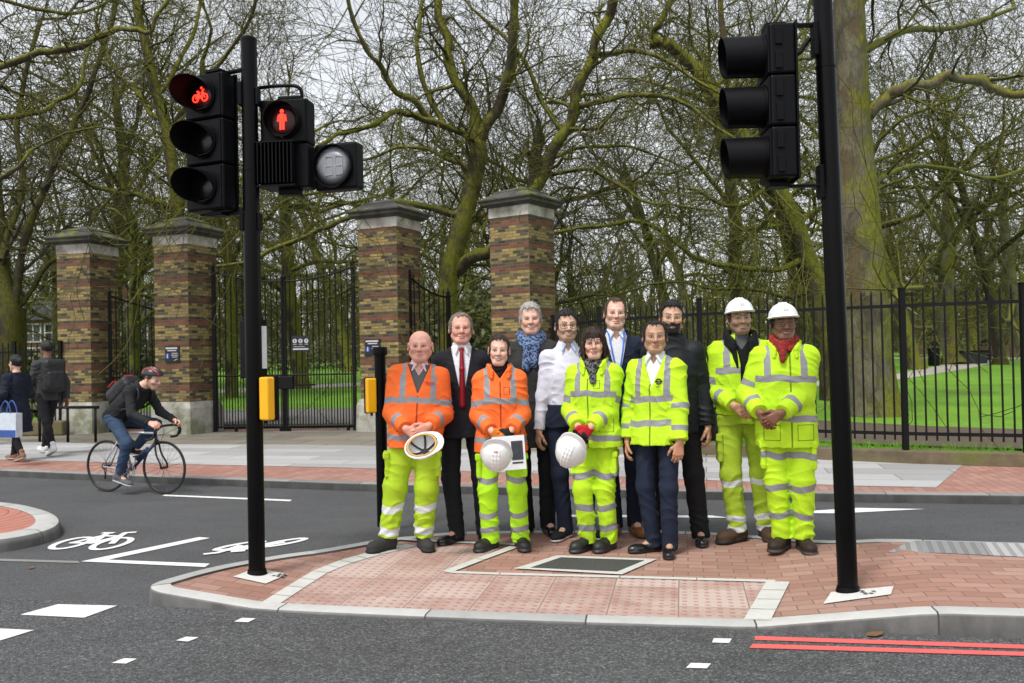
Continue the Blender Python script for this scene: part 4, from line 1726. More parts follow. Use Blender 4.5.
# ---- far pavement
PZ = .085
FK = px([(-500, 460), (-200, 468.5), (0, 476.5), (160, 483.5), (340, 490.5), (520, 495.5), (700, 499.5), (870, 502.5), (1024, 504.5), (1300, 508)], 0.0)
KN = []
FKr = []
for i in range(len(FK) - 1):
    a, b_ = np.array(FK[i]), np.array(FK[i + 1]); m = max(1, int(np.linalg.norm(b_ - a) / .3))
    FKr += [tuple(a + (b_ - a) * k / m) for k in range(m)]
FKr.append(tuple(FK[-1]))
for i in range(len(FKr)):
    t = np.array(FKr[min(i + 1, len(FKr) - 1)]) - np.array(FKr[max(i - 1, 0)]); t /= np.linalg.norm(t); KN.append(np.array((t[1], -t[0])))
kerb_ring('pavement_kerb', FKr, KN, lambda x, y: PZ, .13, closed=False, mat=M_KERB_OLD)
IN = [tuple(np.array(p) - k * .125) for p, k in zip(FKr, KN)]
far_l, far_r = np.array(IN[0]), np.array(IN[-1])
sheet('pavement', IN + [(far_r[0] + 6, far_r[1] + 5), (far_r[0], far_r[1] + 10), (far_l[0] + 6, far_l[1] + 9), (far_l[0] - 4, far_l[1] + 8)], PZ - .004, m_block2)
SL0 = [(-500, 445), (-200, 453), (0, 459.5), (160, 463.5), (340, 467.5), (520, 473), (720, 480.5), (860, 486), (936, 487.5)]
SLB = [(966, 462), (900, 461), (820, 459.5), (700, 457), (520, 451), (360, 445.5), (220, 444.5), (110, 444), (0, 441), (-200, 436), (-500, 428)]
sheet('pavement_slabs', px(SL0 + SLB, PZ), PZ, m_slab)
SLC = [(-500, 414), (-200, 423), (0, 430), (110, 431), (220, 431), (360, 428), (520, 424), (700, 440), (820, 446), (966, 450)]
sheet('pavement_old_flags', px(SLB[::-1] + SLC[::-1], PZ), PZ - .001, m_mossy)
# ================================================================= the people in the picture
YEL = (.47, .73, .022); ORG = (.84, .150, .030); LIME = (.40, .72, .018); DLIME = (.38, .55, .025)
SILV = (.25, .25, .26); WHT = (.62, .63, .64)
hv_yel = cloth('hivis_yellow', YEL, SILV, (.16, .24, .015))
hv_yel2 = cloth('hivis_yellow_trouser', YEL, SILV, (.5, .6, .02))
hv_org = cloth('hivis_orange', ORG, SILV, (.30, .045, .012))
hv_lime = cloth('hivis_green_trouser', LIME, SILV)
hv_dull = cloth('hivis_worn_trouser', DLIME, WHT)
hv_dull2 = cloth('hivis_dusty_trouser', (.33, .46, .03), WHT, var=.14)
m_black = cloth('black_wool', (.010, .010, .012), var=.2, bump=.3)
m_suit = cloth('dark_suit', (.012, .012, .016), var=.2)
m_navy = cloth('navy_cloth', (.012, .017, .035), var=.2)
m_coat = cloth('charcoal_coat', (.032, .032, .031), var=.25)
m_blackjk = cloth('black_shell', (.009, .011, .014), var=.2, rough=.6)
m_white = cloth('white_cotton', (.72, .73, .76), var=.05, bump=.15)
m_lilac = cloth('lilac_cotton', (.66, .66, .76), var=.05, bump=.2)
m_pink = cloth('pink_cotton', (.68, .50, .52), var=.05)
m_grey = cloth('grey_knit', (.10, .105, .11), var=.15)
m_fleece = cloth('black_fleece', (.006, .006, .007), var=.3, bump=.6)
m_jean = cloth('blue_denim', (.035, .06, .11), var=.3, bump=.4)
m_tie = cloth('red_silk', (.22, .008, .015), rough=.4)
m_blackboot = cloth('black_leather_boot', (.014, .014, .014), None, (.02, .02, .02), rough=.5, spec=.5)
m_greyboot = cloth('dusty_work_boot', (.035, .034, .033), None, (.018, .018, .018), rough=.75, var=.3)
m_brownboot = cloth('brown_work_boot', (.06, .034, .02), None, (.022, .018, .014), rough=.7, var=.3)
m_dbrown = cloth('dark_brown_boot', (.028, .018, .014), None, (.05, .045, .04), rough=.6, var=.2)
m_blackshoe = cloth('polished_black_shoe', (.010, .010, .011), None, (.008, .008, .008), rough=.22, spec=.6, bump=.05)
m_tan = cloth('tan_leather_shoe', (.24, .085, .028), None, (.10, .04, .016), rough=.3, spec=.5, bump=.08)
m_sneak = cloth('black_sneaker', (.012, .012, .013), None, (.65, .65, .65), rough=.8)
m_wsneak = cloth('white_sneaker', (.66, .66, .66), None, (.6, .6, .6), rough=.6)
m_frame = simple('black_frame', (.01, .01, .01), .3)
m_wire = simple('thin_metal_frame', (.35, .33, .3), .3, .8)
h_black = hair_mat('black_hair', (.006, .005, .005))
h_dbrown = hair_mat('dark_brown_hair', (.016, .009, .006), (.070, .040, .024))
h_brown = hair_mat('brown_hair', (.055, .030, .016))
h_grey = hair_mat('grey_hair', (.30, .29, .27), (.52, .51, .48))
h_sandy = hair_mat('grey_brown_hair', (.16, .12, .085), (.32, .27, .22))

S_FAIR = (.68, .395, .295); S_FAIR2 = (.70, .425, .325); S_PINK = (.68, .355, .27)
S_OLIVE = (.58, .365, .255); S_BROWN = (.45, .255, .16); S_TAN = (.52, .31, .21); S_DARK = (.20, .10, .062)
GROUP = 'people posing on the paved island'


def stand_collar(root, J, mat, r=.088, t=.017, top=1.525, front=1.445, lapel=None, name='collar'):
    q = J['q']; pel, TM = J['pel'], J['TM']
    tp = lambda x, y, zz: pel + TM @ (np.array((x, y, zz - .95)) * q)
    S = SDF()
    for s in (-1, 1):
        pts = [(0, .012 + r * .95, top + .006), (s * r * .72, .012 + r * .68, top + .004), (s * r, .010, top - .006), (s * r * .92, -.05, top - .028), (s * r * .66, -.098, (top + front) / 2 - .012)]
        for k in range(3):
            for a, b in zip(pts[:-1], pts[1:]):
                dz = -.026 * k; g = 1 + .05 * k
                S.u(cone(tp(a[0] * g, a[1] * g, a[2] + dz), tp(b[0] * g, b[1] * g, b[2] + dz), t * q), .012)
        if lapel:
            a = pts[-1]
            S.u(cone(tp(a[0], a[1], a[2] - .02), tp(s * .050 + lapel[1], -.128, lapel[0]), .026 * q, .012 * q), .02)
    S.post.append(lambda P, d: d - .003 * wrinkle(P * 2, 3.0))
    return put(root, name, S, .0055, mat)


hz_flat = .012
def stand(sp, px, py, z, label, group=GROUP):
    loc = gnd(px, py, z); loc[2] = hz(loc[0], loc[1]) + .004
    J = skeleton(sp)
    o = make_body(J, sp, label, loc, RAD(sp.get('yaw', 0)), group)
    return o, J


def shoes(root, J, mat, kind, names=None):
    for s in (-1, 1):
        S, a = footwear(J, s, J['q'], kind)
        put(root, 'boot' if kind == 'boot' else 'shoe', S, .0055, mat, a)


def wear_helmet(root, J, sp, tilt=0, logo=(.45, .45, .45)):
    o = link('hard_hat', helmet_mesh(), root)
    k = J['hs']
    M = J['HM'] @ np.array(Matrix.Rotation(RAD(tilt), 3, 'X'))
    p = J['hc'] + J['HM'] @ np.array((0, .004, .040)) * k
    o.matrix_local = Matrix.Translation(Vector(p)) @ Matrix(M.tolist()).to_4x4() @ Matrix.Scale(k * .93, 4)
    hat_logo(o, logo)
    return o


def front_y(o, x, z):
    """y of the front face of a garment at local (x, z)"""
    n = len(o.data.vertices); a = np.zeros(n * 3, np.float32)
    o.data.vertices.foreach_get('co', a); a = a.reshape(-1, 3)
    m = (np.abs(a[:, 0] - x) < .012) & (np.abs(a[:, 2] - z) < .012)
    return float(a[m][:, 1].min()) if m.any() else -.15


def hang_arms(zw=.82, x=.25, y=-.02, curl=30):
    return {s: dict(w=(s * x, y, zw), pole=(s * .3, 1, 0), curl=curl) for s in (-1, 1)}


def shirt_collar(root, J, mat, z=1.50, spread=.045):
    q = J['q']; pel, TM = J['pel'], J['TM']
    tp = lambda x, y, zz: pel + TM @ (np.array((x, y, zz - .95)) * q)
    S = SDF()
    for s in (-1, 1):
        S.u(cone(tp(s * .052, .02, z + .012), tp(s * .030, -.058, z - .012), .013 * q, .014 * q), .01)
        S.u(cone(tp(s * .030, -.060, z - .014), tp(s * spread, -.078, z - .062), .013 * q, .007 * q), .01)
        S.u(cone(tp(s * .052, .02, z + .012), tp(0, .068, z + .016), .013 * q), .01)
    return put(root, 'collar', S, .005, mat)


def scarf(root, J, mat, r=.072, t=.026, z=1.485, tails=(), name='scarf'):
    q = J['q']; pel, TM = J['pel'], J['TM']
    tp = lambda x, y, zz: pel + TM @ (np.array((x, y, zz - .95)) * q)
    S = SDF()
    n = 14
    for i in range(n):
        a, b = 2 * math.pi * i / n, 2 * math.pi * (i + 1) / n
        f = lambda a: tp(r * math.sin(a), .012 - r * 1.0 * math.cos(a), z - .030 * math.cos(a) + .008 * math.sin(3 * a))
        g = lambda a: tp(r * 1.06 * math.sin(a), .010 - r * 1.1 * math.cos(a), z - .028 - .045 * math.cos(a) + .006 * math.sin(2 * a))
        S.u(cone(f(a), f(b), t * q), .012)
        S.u(cone(g(a), g(b), t * .9 * q), .012)
    for p0, p1, w in tails:
        S.u(cone(tp(*p0), tp(*p1), w * q, w * .8 * q), .03)
    S.post.append(lambda P, d: d - .007 * wrinkle(P * 1.8, 4.0))
    return put(root, name, S, .0055, mat)


def stand_collar(root, J, mat, r=.088, t=.017, top=1.525, front=1.445, lapel=None, name='collar'):
    q = J['q']; pel, TM = J['pel'], J['TM']
    tp = lambda x, y, zz: pel + TM @ (np.array((x, y, zz - .95)) * q)
    S = SDF()
    for s in (-1, 1):
        pts = [(0, .012 + r * .95, top + .006), (s * r * .72, .012 + r * .68, top + .004), (s * r, .010, top - .006), (s * r * .92, -.05, top - .028), (s * r * .66, -.098, (top + front) / 2 - .012)]
        for k in range(3):
            for a, b in zip(pts[:-1], pts[1:]):
                dz = -.026 * k; g = 1 + .05 * k
                S.u(cone(tp(a[0] * g, a[1] * g, a[2] + dz), tp(b[0] * g, b[1] * g, b[2] + dz), t * q), .012)
        if lapel:
            a = pts[-1]
            S.u(cone(tp(a[0], a[1], a[2] - .02), tp(s * .050 + lapel[1], -.128, lapel[0]), .026 * q, .012 * q), .02)
    S.post.append(lambda P, d: d - .003 * wrinkle(P * 2, 3.0))
    return put(root, name, S, .0055, mat)


hz_flat = .012

# ---------------- bald man in orange
sp = dict(H=1.675, yaw=6, side=4.0, girth=1.13, sh=1.05, head=(-4, 2, 0), skin=S_PINK, fw=1.06, jaw=1.12, nk=1.12, flush=.5, smile=.5, teeth=.5, scalp=.25,
          haircol=(.10, .075, .06), browk=.45, eye=.0046, stubble=.10,
          feet={-1: (-.24, .0, -48), 1: (.045, .02, 14)},
          arms={-1: dict(w=(-.075, -.235, .985), hd=(.80, -.22, -.5), pn=(.1, 1, 0), pole=(-0.7, 1.0, -.3), curl=28),
                1: dict(w=(.10, -.250, 1.005), hd=(-.80, -.20, -.48), pn=(-.1, 1, .1), pole=(0.7, 1.0, -.3), curl=32)})
o, J = stand(sp, 418, 549, hz_flat, 'bald man in orange high visibility jacket holding an upturned white helmet')
q = J['q']
S, T, A = upper(J, sp, .010, .86, v=(1.395, .045), wr=.002, sleeves=False); put(o, 'sweater', S, .006, m_grey)
S, T, A = upper(J, sp, .002, 1.2, sleeves=False, collar=(1.515, .064), v=(1.40, .03), wr=0, neckhole=.056); put(o, 'shirt', S, .005, m_pink)
shirt_collar(o, J, m_pink, 1.497, .055)
S, T, A = upper(J, sp, .036, .815, (.078, .068, .060), .93, collar=(1.495, .088), v=(1.25, .085), wr=.006, flare=.06, seed=1.3, belly=.03, shoulder=.072, neckhole=.074)
jk = put(o, 'jacket', S, .006, hv_org, hivis(J, sp, T, A, (1.20, .905), .026, (.215, .44), .122, zipx=0.0, zipz=(.8, 1.24), seams=((-.15, -.06, .95, 1.06), (.06, .15, .95, 1.06))))
put(o, 'trousers', lower(J, sp, (.100, .084, .078), .99, .016, .10, .006, 2.0, True, .004), .006, hv_dull, leg_bands(J, (.34, .155), .030))
shoes(o, J, m_greyboot, 'boot')
b = MB()
for dx, dz, w, h in ((-.028, .004, .016, .020), (-.004, 0, .020, .009), (.020, 0, .020, .009), (.006, -.013, .048, .003)):
    x, z = .125 * q + dx, 1.335 * q + dz
    b.box((x, front_y(jk, x, z) - .003, z), (w, .003, h))
b.build('chest_emblem', simple('faded_red_print', (.62, .05, .04), .7), jk)
P1 = o

# ---------------- man in a dark suit
sp = dict(H=1.82, yaw=4, girth=1.02, head=(3, 0, 0), skin=S_PINK, flush=.55, smile=.6, teeth=.5, haircol=(.25, .20, .16), browk=.4, fw=1.02, eye=.0046,
          feet={-1: (-.06, .0, -40), 1: (.15, .0, 20)}, arms=hang_arms(.86, .24),
          hair=dict(t=.010, top=.9, front=.098, nape=-.075, bald=False, burn=.035, wid=.01))
o, J = stand(sp, 465, 541, hz_flat, 'man in dark suit with white shirt and red tie')
q = J['q']
S, T, A = upper(J, sp, .008, .90, collar=(1.525, .066), wr=.002, sleeves=False, neckhole=.058); put(o, 'shirt', S, .006, m_white)
shirt_collar(o, J, m_white, 1.502)
S = SDF(); tp = lambda x, y, z: J['pel'] + J['TM'] @ (np.array((x, y, z - .95)) * q)
S.u(ell(tp(0, -.074, 1.47), np.array((.020, .014, .020)) * q), .01)
S.u(cone(tp(0, -.083, 1.45), tp(0, -.122, 1.32), .014 * q, .020 * q), .01); S.u(cone(tp(0, -.122, 1.32), tp(0, -.126, 1.05), .020 * q, .026 * q), .01)
put(o, 'tie', S, .005, m_tie)
S, T, A = upper(J, sp, .022, .80, (.066, .058, .047), .98, collar=(1.49, .085), v=(1.06, .078), wr=.004, flare=.08, seed=2.2, shoulder=.062, neckhole=.071); put(o, 'suit_jacket', S, .006, m_suit)
put(o, 'trousers', lower(J, sp, (.088, .070, .062), 1.0, .012, .03, .004, 3.0), .006, m_suit)
shoes(o, J, m_blackshoe, 'shoe'); put_hair(o, J, hair_sdf(J, sp), .0045, h_sandy)
glasses(o, J, sp, m_wire, wire=.0009)

# ---------------- woman in orange
sp = dict(H=1.625, sex='f', yaw=2, sh=.94, head=(-3, 2, 3), skin=S_FAIR2, flush=.4, smile=.9, teeth=1.0, haircol=(.03, .018, .012), fw=.93, jaw=.84, lip=(.42, .13, .12), eye=.0050,
          feet={-1: (-.10, .0, -36), 1: (.15, .0, 8)},
          arms={-1: dict(w=(-.075, -.225, .985), hd=(.72, -.2, -.62), pn=(.1, 1, 0), pole=(-0.65, 1.0, -.3), curl=35),
                1: dict(w=(.075, -.245, .985), hd=(-.68, -.25, -.66), pn=(-.1, 1, 0), pole=(0.65, 1.0, -.3), curl=38)},
          hair=dict(t=.008, top=1.0, front=.084, nape=-.085, burn=.04, rough=.002, back=[(0, .10, -.01, .045, .038, .05)]))
o, J = stand(sp, 503, 548, hz_flat, 'smiling woman in orange high visibility jacket holding a helmet and leaflet')
W_ORANGE = (o, J)
q = J['q']
S, T, A = upper(J, sp, .006, 1.1, collar=(1.535, .072), sleeves=False, wr=.003, neckhole=.054); put(o, 'fleece_collar', S, .006, m_fleece)
S, T, A = upper(J, sp, .046, .80, (.077, .068, .060), .92, collar=(1.52, .096), v=(1.40, .050), wr=.006, flare=.10, seed=3.1, shoulder=.070, neckhole=.080)
put(o, 'jacket', S, .006, hv_org, hivis(J, sp, T, A, (1.215, .905), .027, (.20, .425), .108, zipx=.0, zipz=(.8, 1.38), seams=((-.16, -.06, .955, 1.07), (.06, .16, .955, 1.07), (.03, .075, 1.27, 1.33))))
scarf(o, J, m_fleece, .066, .024, 1.505, name='snood')
stand_collar(o, J, hv_org, .094, .014, 1.515, 1.43)
put(o, 'trousers', lower(J, sp, (.094, .080, .076), .98, .016, .055, .005, 4.0, True, .002), .006, hv_lime, leg_bands(J, (.58, .285, .16), .024))
shoes(o, J, m_blackboot, 'boot'); put_hair(o, J, hair_sdf(J, sp), .0045, h_dbrown)
glv = cloth('orange_black_glove', (.55, .16, .02), None, (.012, .012, .012), rough=.8)
for s in (-1, 1):
    a = sp['arms'][s]
    put(o, 'glove', hand_prims(J['wr'][s], J['hd'][s], J['pn'][s], s, q, a['curl'], .005), .004, glv,
        lambda V, s=s: {'b1': np.full(len(V), -1.0), 'b2': (V - J['wr'][s]) @ J['hd'][s] * (1 if s < 0 else -1) - (.075 if s < 0 else -.06)})

# ---------------- grey haired man with the blue scarf
sp = dict(H=1.90, yaw=-4, girth=1.02, sh=1.02, head=(4, 2, -2), skin=S_FAIR, flush=.35, smile=.9, teeth=1.0, haircol=(.30, .28, .26), browk=.5, fw=.96, eye=.0046,
          feet={-1: (-.06, .0, -25), 1: (.10, .0, 20)}, arms=hang_arms(.84, .24),
          hair=dict(t=.012, top=1.9, front=.070, nape=-.06, burn=.03, wid=.006))
o, J = stand(sp, 535, 533, hz_flat, 'grey haired man in charcoal coat and blue patterned scarf')
S, T, A = upper(J, sp, .030, .66, (.070, .062, .052), .98, collar=(1.485, .086), v=(1.22, .09), wr=.006, flare=.06, seed=4.4, shoulder=.064, neckhole=.072); put(o, 'coat', S, .0065, m_coat)
S, T, A = upper(J, sp, .010, 1.0, sleeves=False, wr=0); put(o, 'sweater', S, .007, m_navy)
scarf(o, J, patterned('blue_scarf', (.014, .026, .080), (.13, .20, .34), 60.0, .80), .084, .032, 1.505, [((-.02, -.105, 1.42), (-.035, -.135, 1.26), .040), ((.03, -.10, 1.42), (.025, -.135, 1.28), .036)])
put(o, 'trousers', lower(J, sp, (.086, .070, .062), .98, .010, .03, .005, 5.0, flare=0), .006, m_black)
shoes(o, J, m_blackshoe, 'shoe'); put_hair(o, J, hair_sdf(J, sp), .0045, h_grey)

# ---------------- man in lilac shirt and glasses
sp = dict(H=1.825, yaw=6, girth=.97, head=(0, 0, 0), skin=S_OLIVE, smile=.7, teeth=.9, haircol=(.01, .008, .007), stubble=.35, brow=.0052, browk=.9, jaw=1.0, eye=.0045,
          feet={-1: (-.04, .0, -35), 1: (.14, .03, 15)}, arms=hang_arms(.82, .235),
          hair=dict(t=.010, top=2.2, front=.068, nape=-.06, burn=.035))
o, J = stand(sp, 571, 537, hz_flat, 'man in pale lilac shirt with black framed glasses')
S, T, A = upper(J, sp, .010, .97, (.060, .052, .042), .98, collar=(1.515, .067), v=(1.43, .022), wr=.005, seed=5.5, shoulder=.056, neckhole=.058); put(o, 'shirt', S, .006, m_lilac)
shirt_collar(o, J, cloth('collar_blue', (.45, .52, .74)), 1.500, .052)
put(o, 'trousers', lower(J, sp, (.086, .068, .060), 1.03, .022, .03, .003, 6.0), .006, m_navy)
b = MB(); b.lathe([(.158 * .97, -.018), (.162 * .97, -.018), (.162 * .97, .018), (.158 * .97, .018)], 40)
shoes(o, J, m_sneak, 'shoe'); put_hair(o, J, hair_sdf(J, sp), .0045, h_black)
glasses(o, J, sp, m_frame, (.025, .0175), .0021)

# ---------------- woman in yellow with fringe
sp = dict(H=1.665, sex='f', yaw=-14, sh=.96, head=(10, 1, -2), skin=S_FAIR, flush=.25, smile=.6, teeth=.35, haircol=(.02, .012, .009), fw=.94, jaw=.86, lip=(.40, .14, .13), eye=.0052,
          feet={-1: (-.075, -.02, -30), 1: (.085, .02, -22)},
          arms={-1: dict(w=(-.10, -.215, .985), hd=(.10, -.35, -.92), pn=(.9, .4, 0), pole=(-0.65, 1.0, -.3), curl=45),
                1: dict(w=(-.005, -.250, .985), hd=(-.62, -.30, -.70), pn=(-.3, 1, 0), pole=(0.6, 1.0, -.3), curl=42)},
          hair=dict(t=.009, top=1.3, front=.052, nape=-.09, burn=.03, rough=.003))
o, J = stand(sp, 598, 549, hz_flat, 'dark haired woman with fringe in yellow high visibility suit')
W_YELLOW = (o, J)
q = J['q']
S, T, A = upper(J, sp, .006, 1.1, collar=(1.50, .072), sleeves=False, wr=.003, neckhole=.054); put(o, 'fleece', S, .006, m_fleece)
S, T, A = upper(J, sp, .046, .815, (.077, .068, .060), .92, collar=(1.53, .098), v=(1.33, .07), wr=.006, flare=.08, seed=6.1, shoulder=.072, neckhole=.084)
put(o, 'jacket', S, .006, hv_yel, hivis(J, sp, T, A, (1.235, .895), .027, (.20, .43), .118, zipx=-.035, zipz=(.8, 1.36), seams=((.05, .16, .94, 1.06), (.015, .06, 1.28, 1.34))))
scarf(o, J, patterned('grey_scarf', (.010, .010, .012), (.12, .12, .13), 45.0, .78), .068, .026, 1.50, [((.0, -.10, 1.43), (.01, -.14, 1.34), .034)])
stand_collar(o, J, hv_yel, .098, .014, 1.515, 1.40)
put(o, 'trousers', lower(J, sp, (.094, .078, .072), .98, .016, .055, .0065, 7.0, True, .002), .006, hv_yel2, leg_bands(J, (.60, .34, .175), .027))
shoes(o, J, m_blackboot, 'boot')
S = hair_sdf(J, sp); c, M, k = J['hc'], J['HM'], J['hs']
Pn = lambda x, y, z: c + M @ (np.array((x, y, z)) * k)
for s in (-1, 1):
    S2 = None
    for y0, r0 in ((-.008, .012), (.018, .018), (.045, .022), (.075, .024)):
        S.u(cone(Pn(s * .066, y0, .04), Pn(s * .081, y0 - .005, -.05), .015 * k, r0 * k), .015)
        S.u(cone(Pn(s * .082, y0 - .005, -.05), Pn(s * .078, y0 - .012, -.165), r0 * k, .011 * k), .012)
for x in (-.045, -.015, .015, .045): S.u(cone(Pn(x, .09, 0), Pn(x, .085, -.15), .035 * k, .022 * k), .02)
S3 = SDF(); S3.p = S.p
for x in (-.045, -.022, .0, .022, .045): S3.u(cone(Pn(x * .9, -.060, .085), Pn(x * 1.25 + .012, -.086 + abs(x) * .3, .046 + abs(x + .01) * .2), .014 * k, .005 * k), .008)
base_cut = S.post[0]
def long_cut(Q, d, base_cut=base_cut, c=c, M=M, k=k):
    L = (Q - c) @ M / k
    e = base_cut(Q, d)
    keep = (np.abs(L[:, 0]) > .050) | (L[:, 1] > .03) | ((L[:, 1] < -.04) & (L[:, 2] > .028))
    return np.where(keep, d - .003 * wrinkle(Q * 3.5, 2.0), e)
S3.post.append(long_cut)
put_hair(o, J, S3, .0045, h_dbrown, 1600, .06, down=1.2)
glv = cloth('red_black_glove', (.42, .012, .018), None, (.012, .012, .013), rough=.8)
for s in (-1, 1):
    a = sp['arms'][s]
    put(o, 'glove', hand_prims(J['wr'][s], J['hd'][s], J['pn'][s], s, q, a['curl'], .0055), .004, glv,
        lambda V, s=s: {'b1': np.full(len(V), -1.0), 'b2': (V - J['wr'][s]) @ J['hd'][s] - (.085 if s > 0 else .03)})

# ---------------- tall man with the lanyard
sp = dict(H=1.93, yaw=-2, girth=.98, head=(2, 0, 2), skin=S_FAIR2, flush=.3, smile=.45, haircol=(.06, .035, .02), browk=.5, fw=.95,
          feet={-1: (-.03, .0, -15), 1: (.11, .0, 12)}, arms=hang_arms(.86, .235),
          hair=dict(t=.006, top=1.3, front=.090, nape=-.06, burn=.03, wid=.022))
o, J = stand(sp, 620, 533, hz_flat, 'tall man in dark coat with blue lanyard and tan shoes')
q = J['q']
S, T, A = upper(J, sp, .008, .90, collar=(1.515, .066), v=(1.43, .025), wr=.002, sleeves=False, neckhole=.058); put(o, 'shirt', S, .006, m_white)
shirt_collar(o, J, m_white, 1.500, .058)
S, T, A = upper(J, sp, .026, .76, (.066, .058, .050), .98, collar=(1.51, .088), v=(1.12, .082), wr=.006, flare=.06, seed=7.7, shoulder=.060, neckhole=.072); put(o, 'coat', S, .006, m_navy)
b = MB()
tp = lambda x, y, z: J['pel'] + J['TM'] @ (np.array((x, y, z - .95)) * q)
for s in (-1, 1): b.tube([tp(s * .066, .02, 1.515), tp(s * .056, -.075, 1.475), tp(s * .040, -.128, 1.36), tp(s * .012, -.142, 1.20), tp(0, -.150, 1.10)], .0065, 6)
b.build('lanyard', simple('blue_ribbon', (.02, .13, .62), .5), o, smooth=True)
put(o, 'trousers', lower(J, sp, (.084, .066, .058), 1.0, .010, .04, .004, 8.0), .006, m_navy)
shoes(o, J, m_tan, 'shoe'); put_hair(o, J, hair_sdf(J, sp), .0045, h_brown)

# ---------------- man in yellow jacket with the roundel
sp = dict(H=1.705, yaw=-25, girth=.98, head=(19, 0, 0), skin=S_BROWN, smile=.25, haircol=(.012, .009, .008), flush=.05, brow=.0046, lip=(.26, .10, .08), nose=1.1,
          feet={-1: (-.05, .02, -45), 1: (.085, -.03, 12)},
          arms={-1: dict(w=(-.225, -.04, .84), pole=(-.6, 1, 0), curl=30), 1: dict(w=(.205, -.135, .80), pole=(.8, .9, 0), pn=(-.5, .9, 0), curl=28, hd=(-.1, -.18, -1))},
          hair=dict(t=.007, top=1.2, front=.094, nape=-.065, burn=.035, wid=.016))
o, J = stand(sp, 660, 552, hz_flat, 'man in yellow high visibility jacket bearing a black roundel over navy trousers')
q = J['q']
S, T, A = upper(J, sp, .008, .95, collar=(1.525, .066), v=(1.42, .026), wr=.002, sleeves=False, neckhole=.058); put(o, 'shirt', S, .006, m_white)
shirt_collar(o, J, m_white, 1.502, .060)
S, T, A = upper(J, sp, .034, .82, (.076, .068, .060), .92, v=(1.25, .078), wr=.007, flare=.12, seed=8.8, shoulder=.064)
jk = put(o, 'jacket', S, .006, hv_yel, hivis(J, sp, T, A, (1.165, .985), .027, (.285, .455), .112, zipx=-.015, zipz=(.8, 1.28), vdir=.0))
b = MB()
cx, cz = .055 * q, 1.300 * q
pts = [(cx + .0185 * math.cos(t), cz + .0185 * math.sin(t)) for t in np.linspace(0, 2 * math.pi, 25)]
b.tube([(x, front_y(jk, x, z) - .002, z) for x, z in pts], .0042, 6, caps=False)
b.tube([(cx + d, front_y(jk, cx + d, cz) - .003, cz) for d in (-.028, -.014, 0, .014, .028)], .0045, 6)
for d in (-.012, -.004, .004, .012): b.box((cx + d, front_y(jk, cx + d, cz - .038) - .002, cz - .038), (.005, .002, .006))
b.build('roundel', m_frame, jk, smooth=True)
put(o, 'trousers', lower(J, sp, (.086, .070, .062), 1.0, .010, .03, .005, 9.0), .006, m_navy)
shoes(o, J, m_blackshoe, 'shoe'); put_hair(o, J, hair_sdf(J, sp), .0045, h_black)

# ---------------- bearded man in black
sp = dict(H=1.865, yaw=-14, girth=1.0, sh=1.0, head=(8, 0, 3), skin=S_TAN, smile=.5, teeth=.5, haircol=(.008, .006, .006), flush=.1, brow=.0055, browk=.95,
          feet={-1: (-.06, .06, -35), 1: (.17, .0, 5)}, arms=hang_arms(.84, .24),
          hair=dict(t=.012, top=2.3, front=.076, nape=-.025, burn=-.012, side=.05))
o, J = stand(sp, 677, 541, hz_flat, 'bearded man in black jacket and black trousers behind yellow jacket')
M_BEARD = (o, J)
S, T, A = upper(J, sp, .028, .80, (.072, .064, .054), .98, collar=(1.525, .086), wr=.006, flare=.06, seed=9.9, shoulder=.066, neckhole=.070); put(o, 'jacket', S, .006, m_blackjk)
put(o, 'trousers', lower(J, sp, (.088, .074, .068), 1.0, .010, .03, .005, 10.0), .006, m_black)
shoes(o, J, m_blackshoe, 'shoe'); put_hair(o, J, hair_sdf(J, sp), .0045, h_black); put_hair(o, J, beard_sdf(J, sp, .008, -.046), .0045, h_black, 700, .014, 'beard', .5, .0010, 1.0)

# ---------------- man in white helmet, jacket open over fleece
sp = dict(H=1.855, yaw=-8, girth=1.0, sh=1.02, head=(6, 2, -2), skin=S_TAN, smile=.7, teeth=.8, haircol=(.010, .008, .007), stubble=.55, flush=.08, brow=.005,
          feet={-1: (-.05, -.01, -50), 1: (.16, .08, 5)},
          arms={-1: dict(w=(-.075, -.215, 1.00), hd=(.78, -.2, -.55), pn=(.1, 1, 0), pole=(-0.65, 1.0, -.3), curl=35),
                1: dict(w=(.085, -.235, 1.00), hd=(-.8, -.2, -.5), pn=(-.1, 1, 0), pole=(0.65, 1.0, -.3), curl=38)},
          hair=dict(t=.006, top=.8, front=.06, nape=-.06, burn=.04))
o, J = stand(sp, 745, 538.5, .03, 'bearded man in white helmet with yellow jacket open over black fleece')
S, T, A = upper(J, sp, .010, .93, collar=(1.50, .072), v=(1.40, .05), wr=.003, sleeves=False, neckhole=.064); put(o, 'fleece', S, .006, m_fleece)
S, T, A = upper(J, sp, .002, 1.2, collar=(1.515, .062), wr=.0, sleeves=False, neckhole=.056); put(o, 'shirt', S, .006, m_grey)
S, T, A = upper(J, sp, .036, .93, (.077, .067, .058), .92, collar=(1.51, .104), wr=.006, flare=.0, seed=11.0, shoulder=.070, neckhole=.085, strip=(.030, .012))
jk = put(o, 'jacket', S, .006, hv_yel, hivis(J, sp, T, A, (1.245,), .027, (.215, .40), .112))
stand_collar(o, J, m_fleece, .098, .022, 1.525, 1.42, (1.27, .012), name='fleece_collar')
put(o, 'trousers', lower(J, sp, (.096, .078, .070), 1.02, .016, .075, .005, 12.0, True, .003), .006, hv_dull2, leg_bands(J, (.44, .17, .10), .022))
shoes(o, J, m_brownboot, 'boot'); put_hair(o, J, hair_sdf(J, sp), .0045, h_black)
wear_helmet(o, J, sp, -4); glasses(o, J, sp, simple('amber_frame', (.20, .12, .05), .3), safety=True)

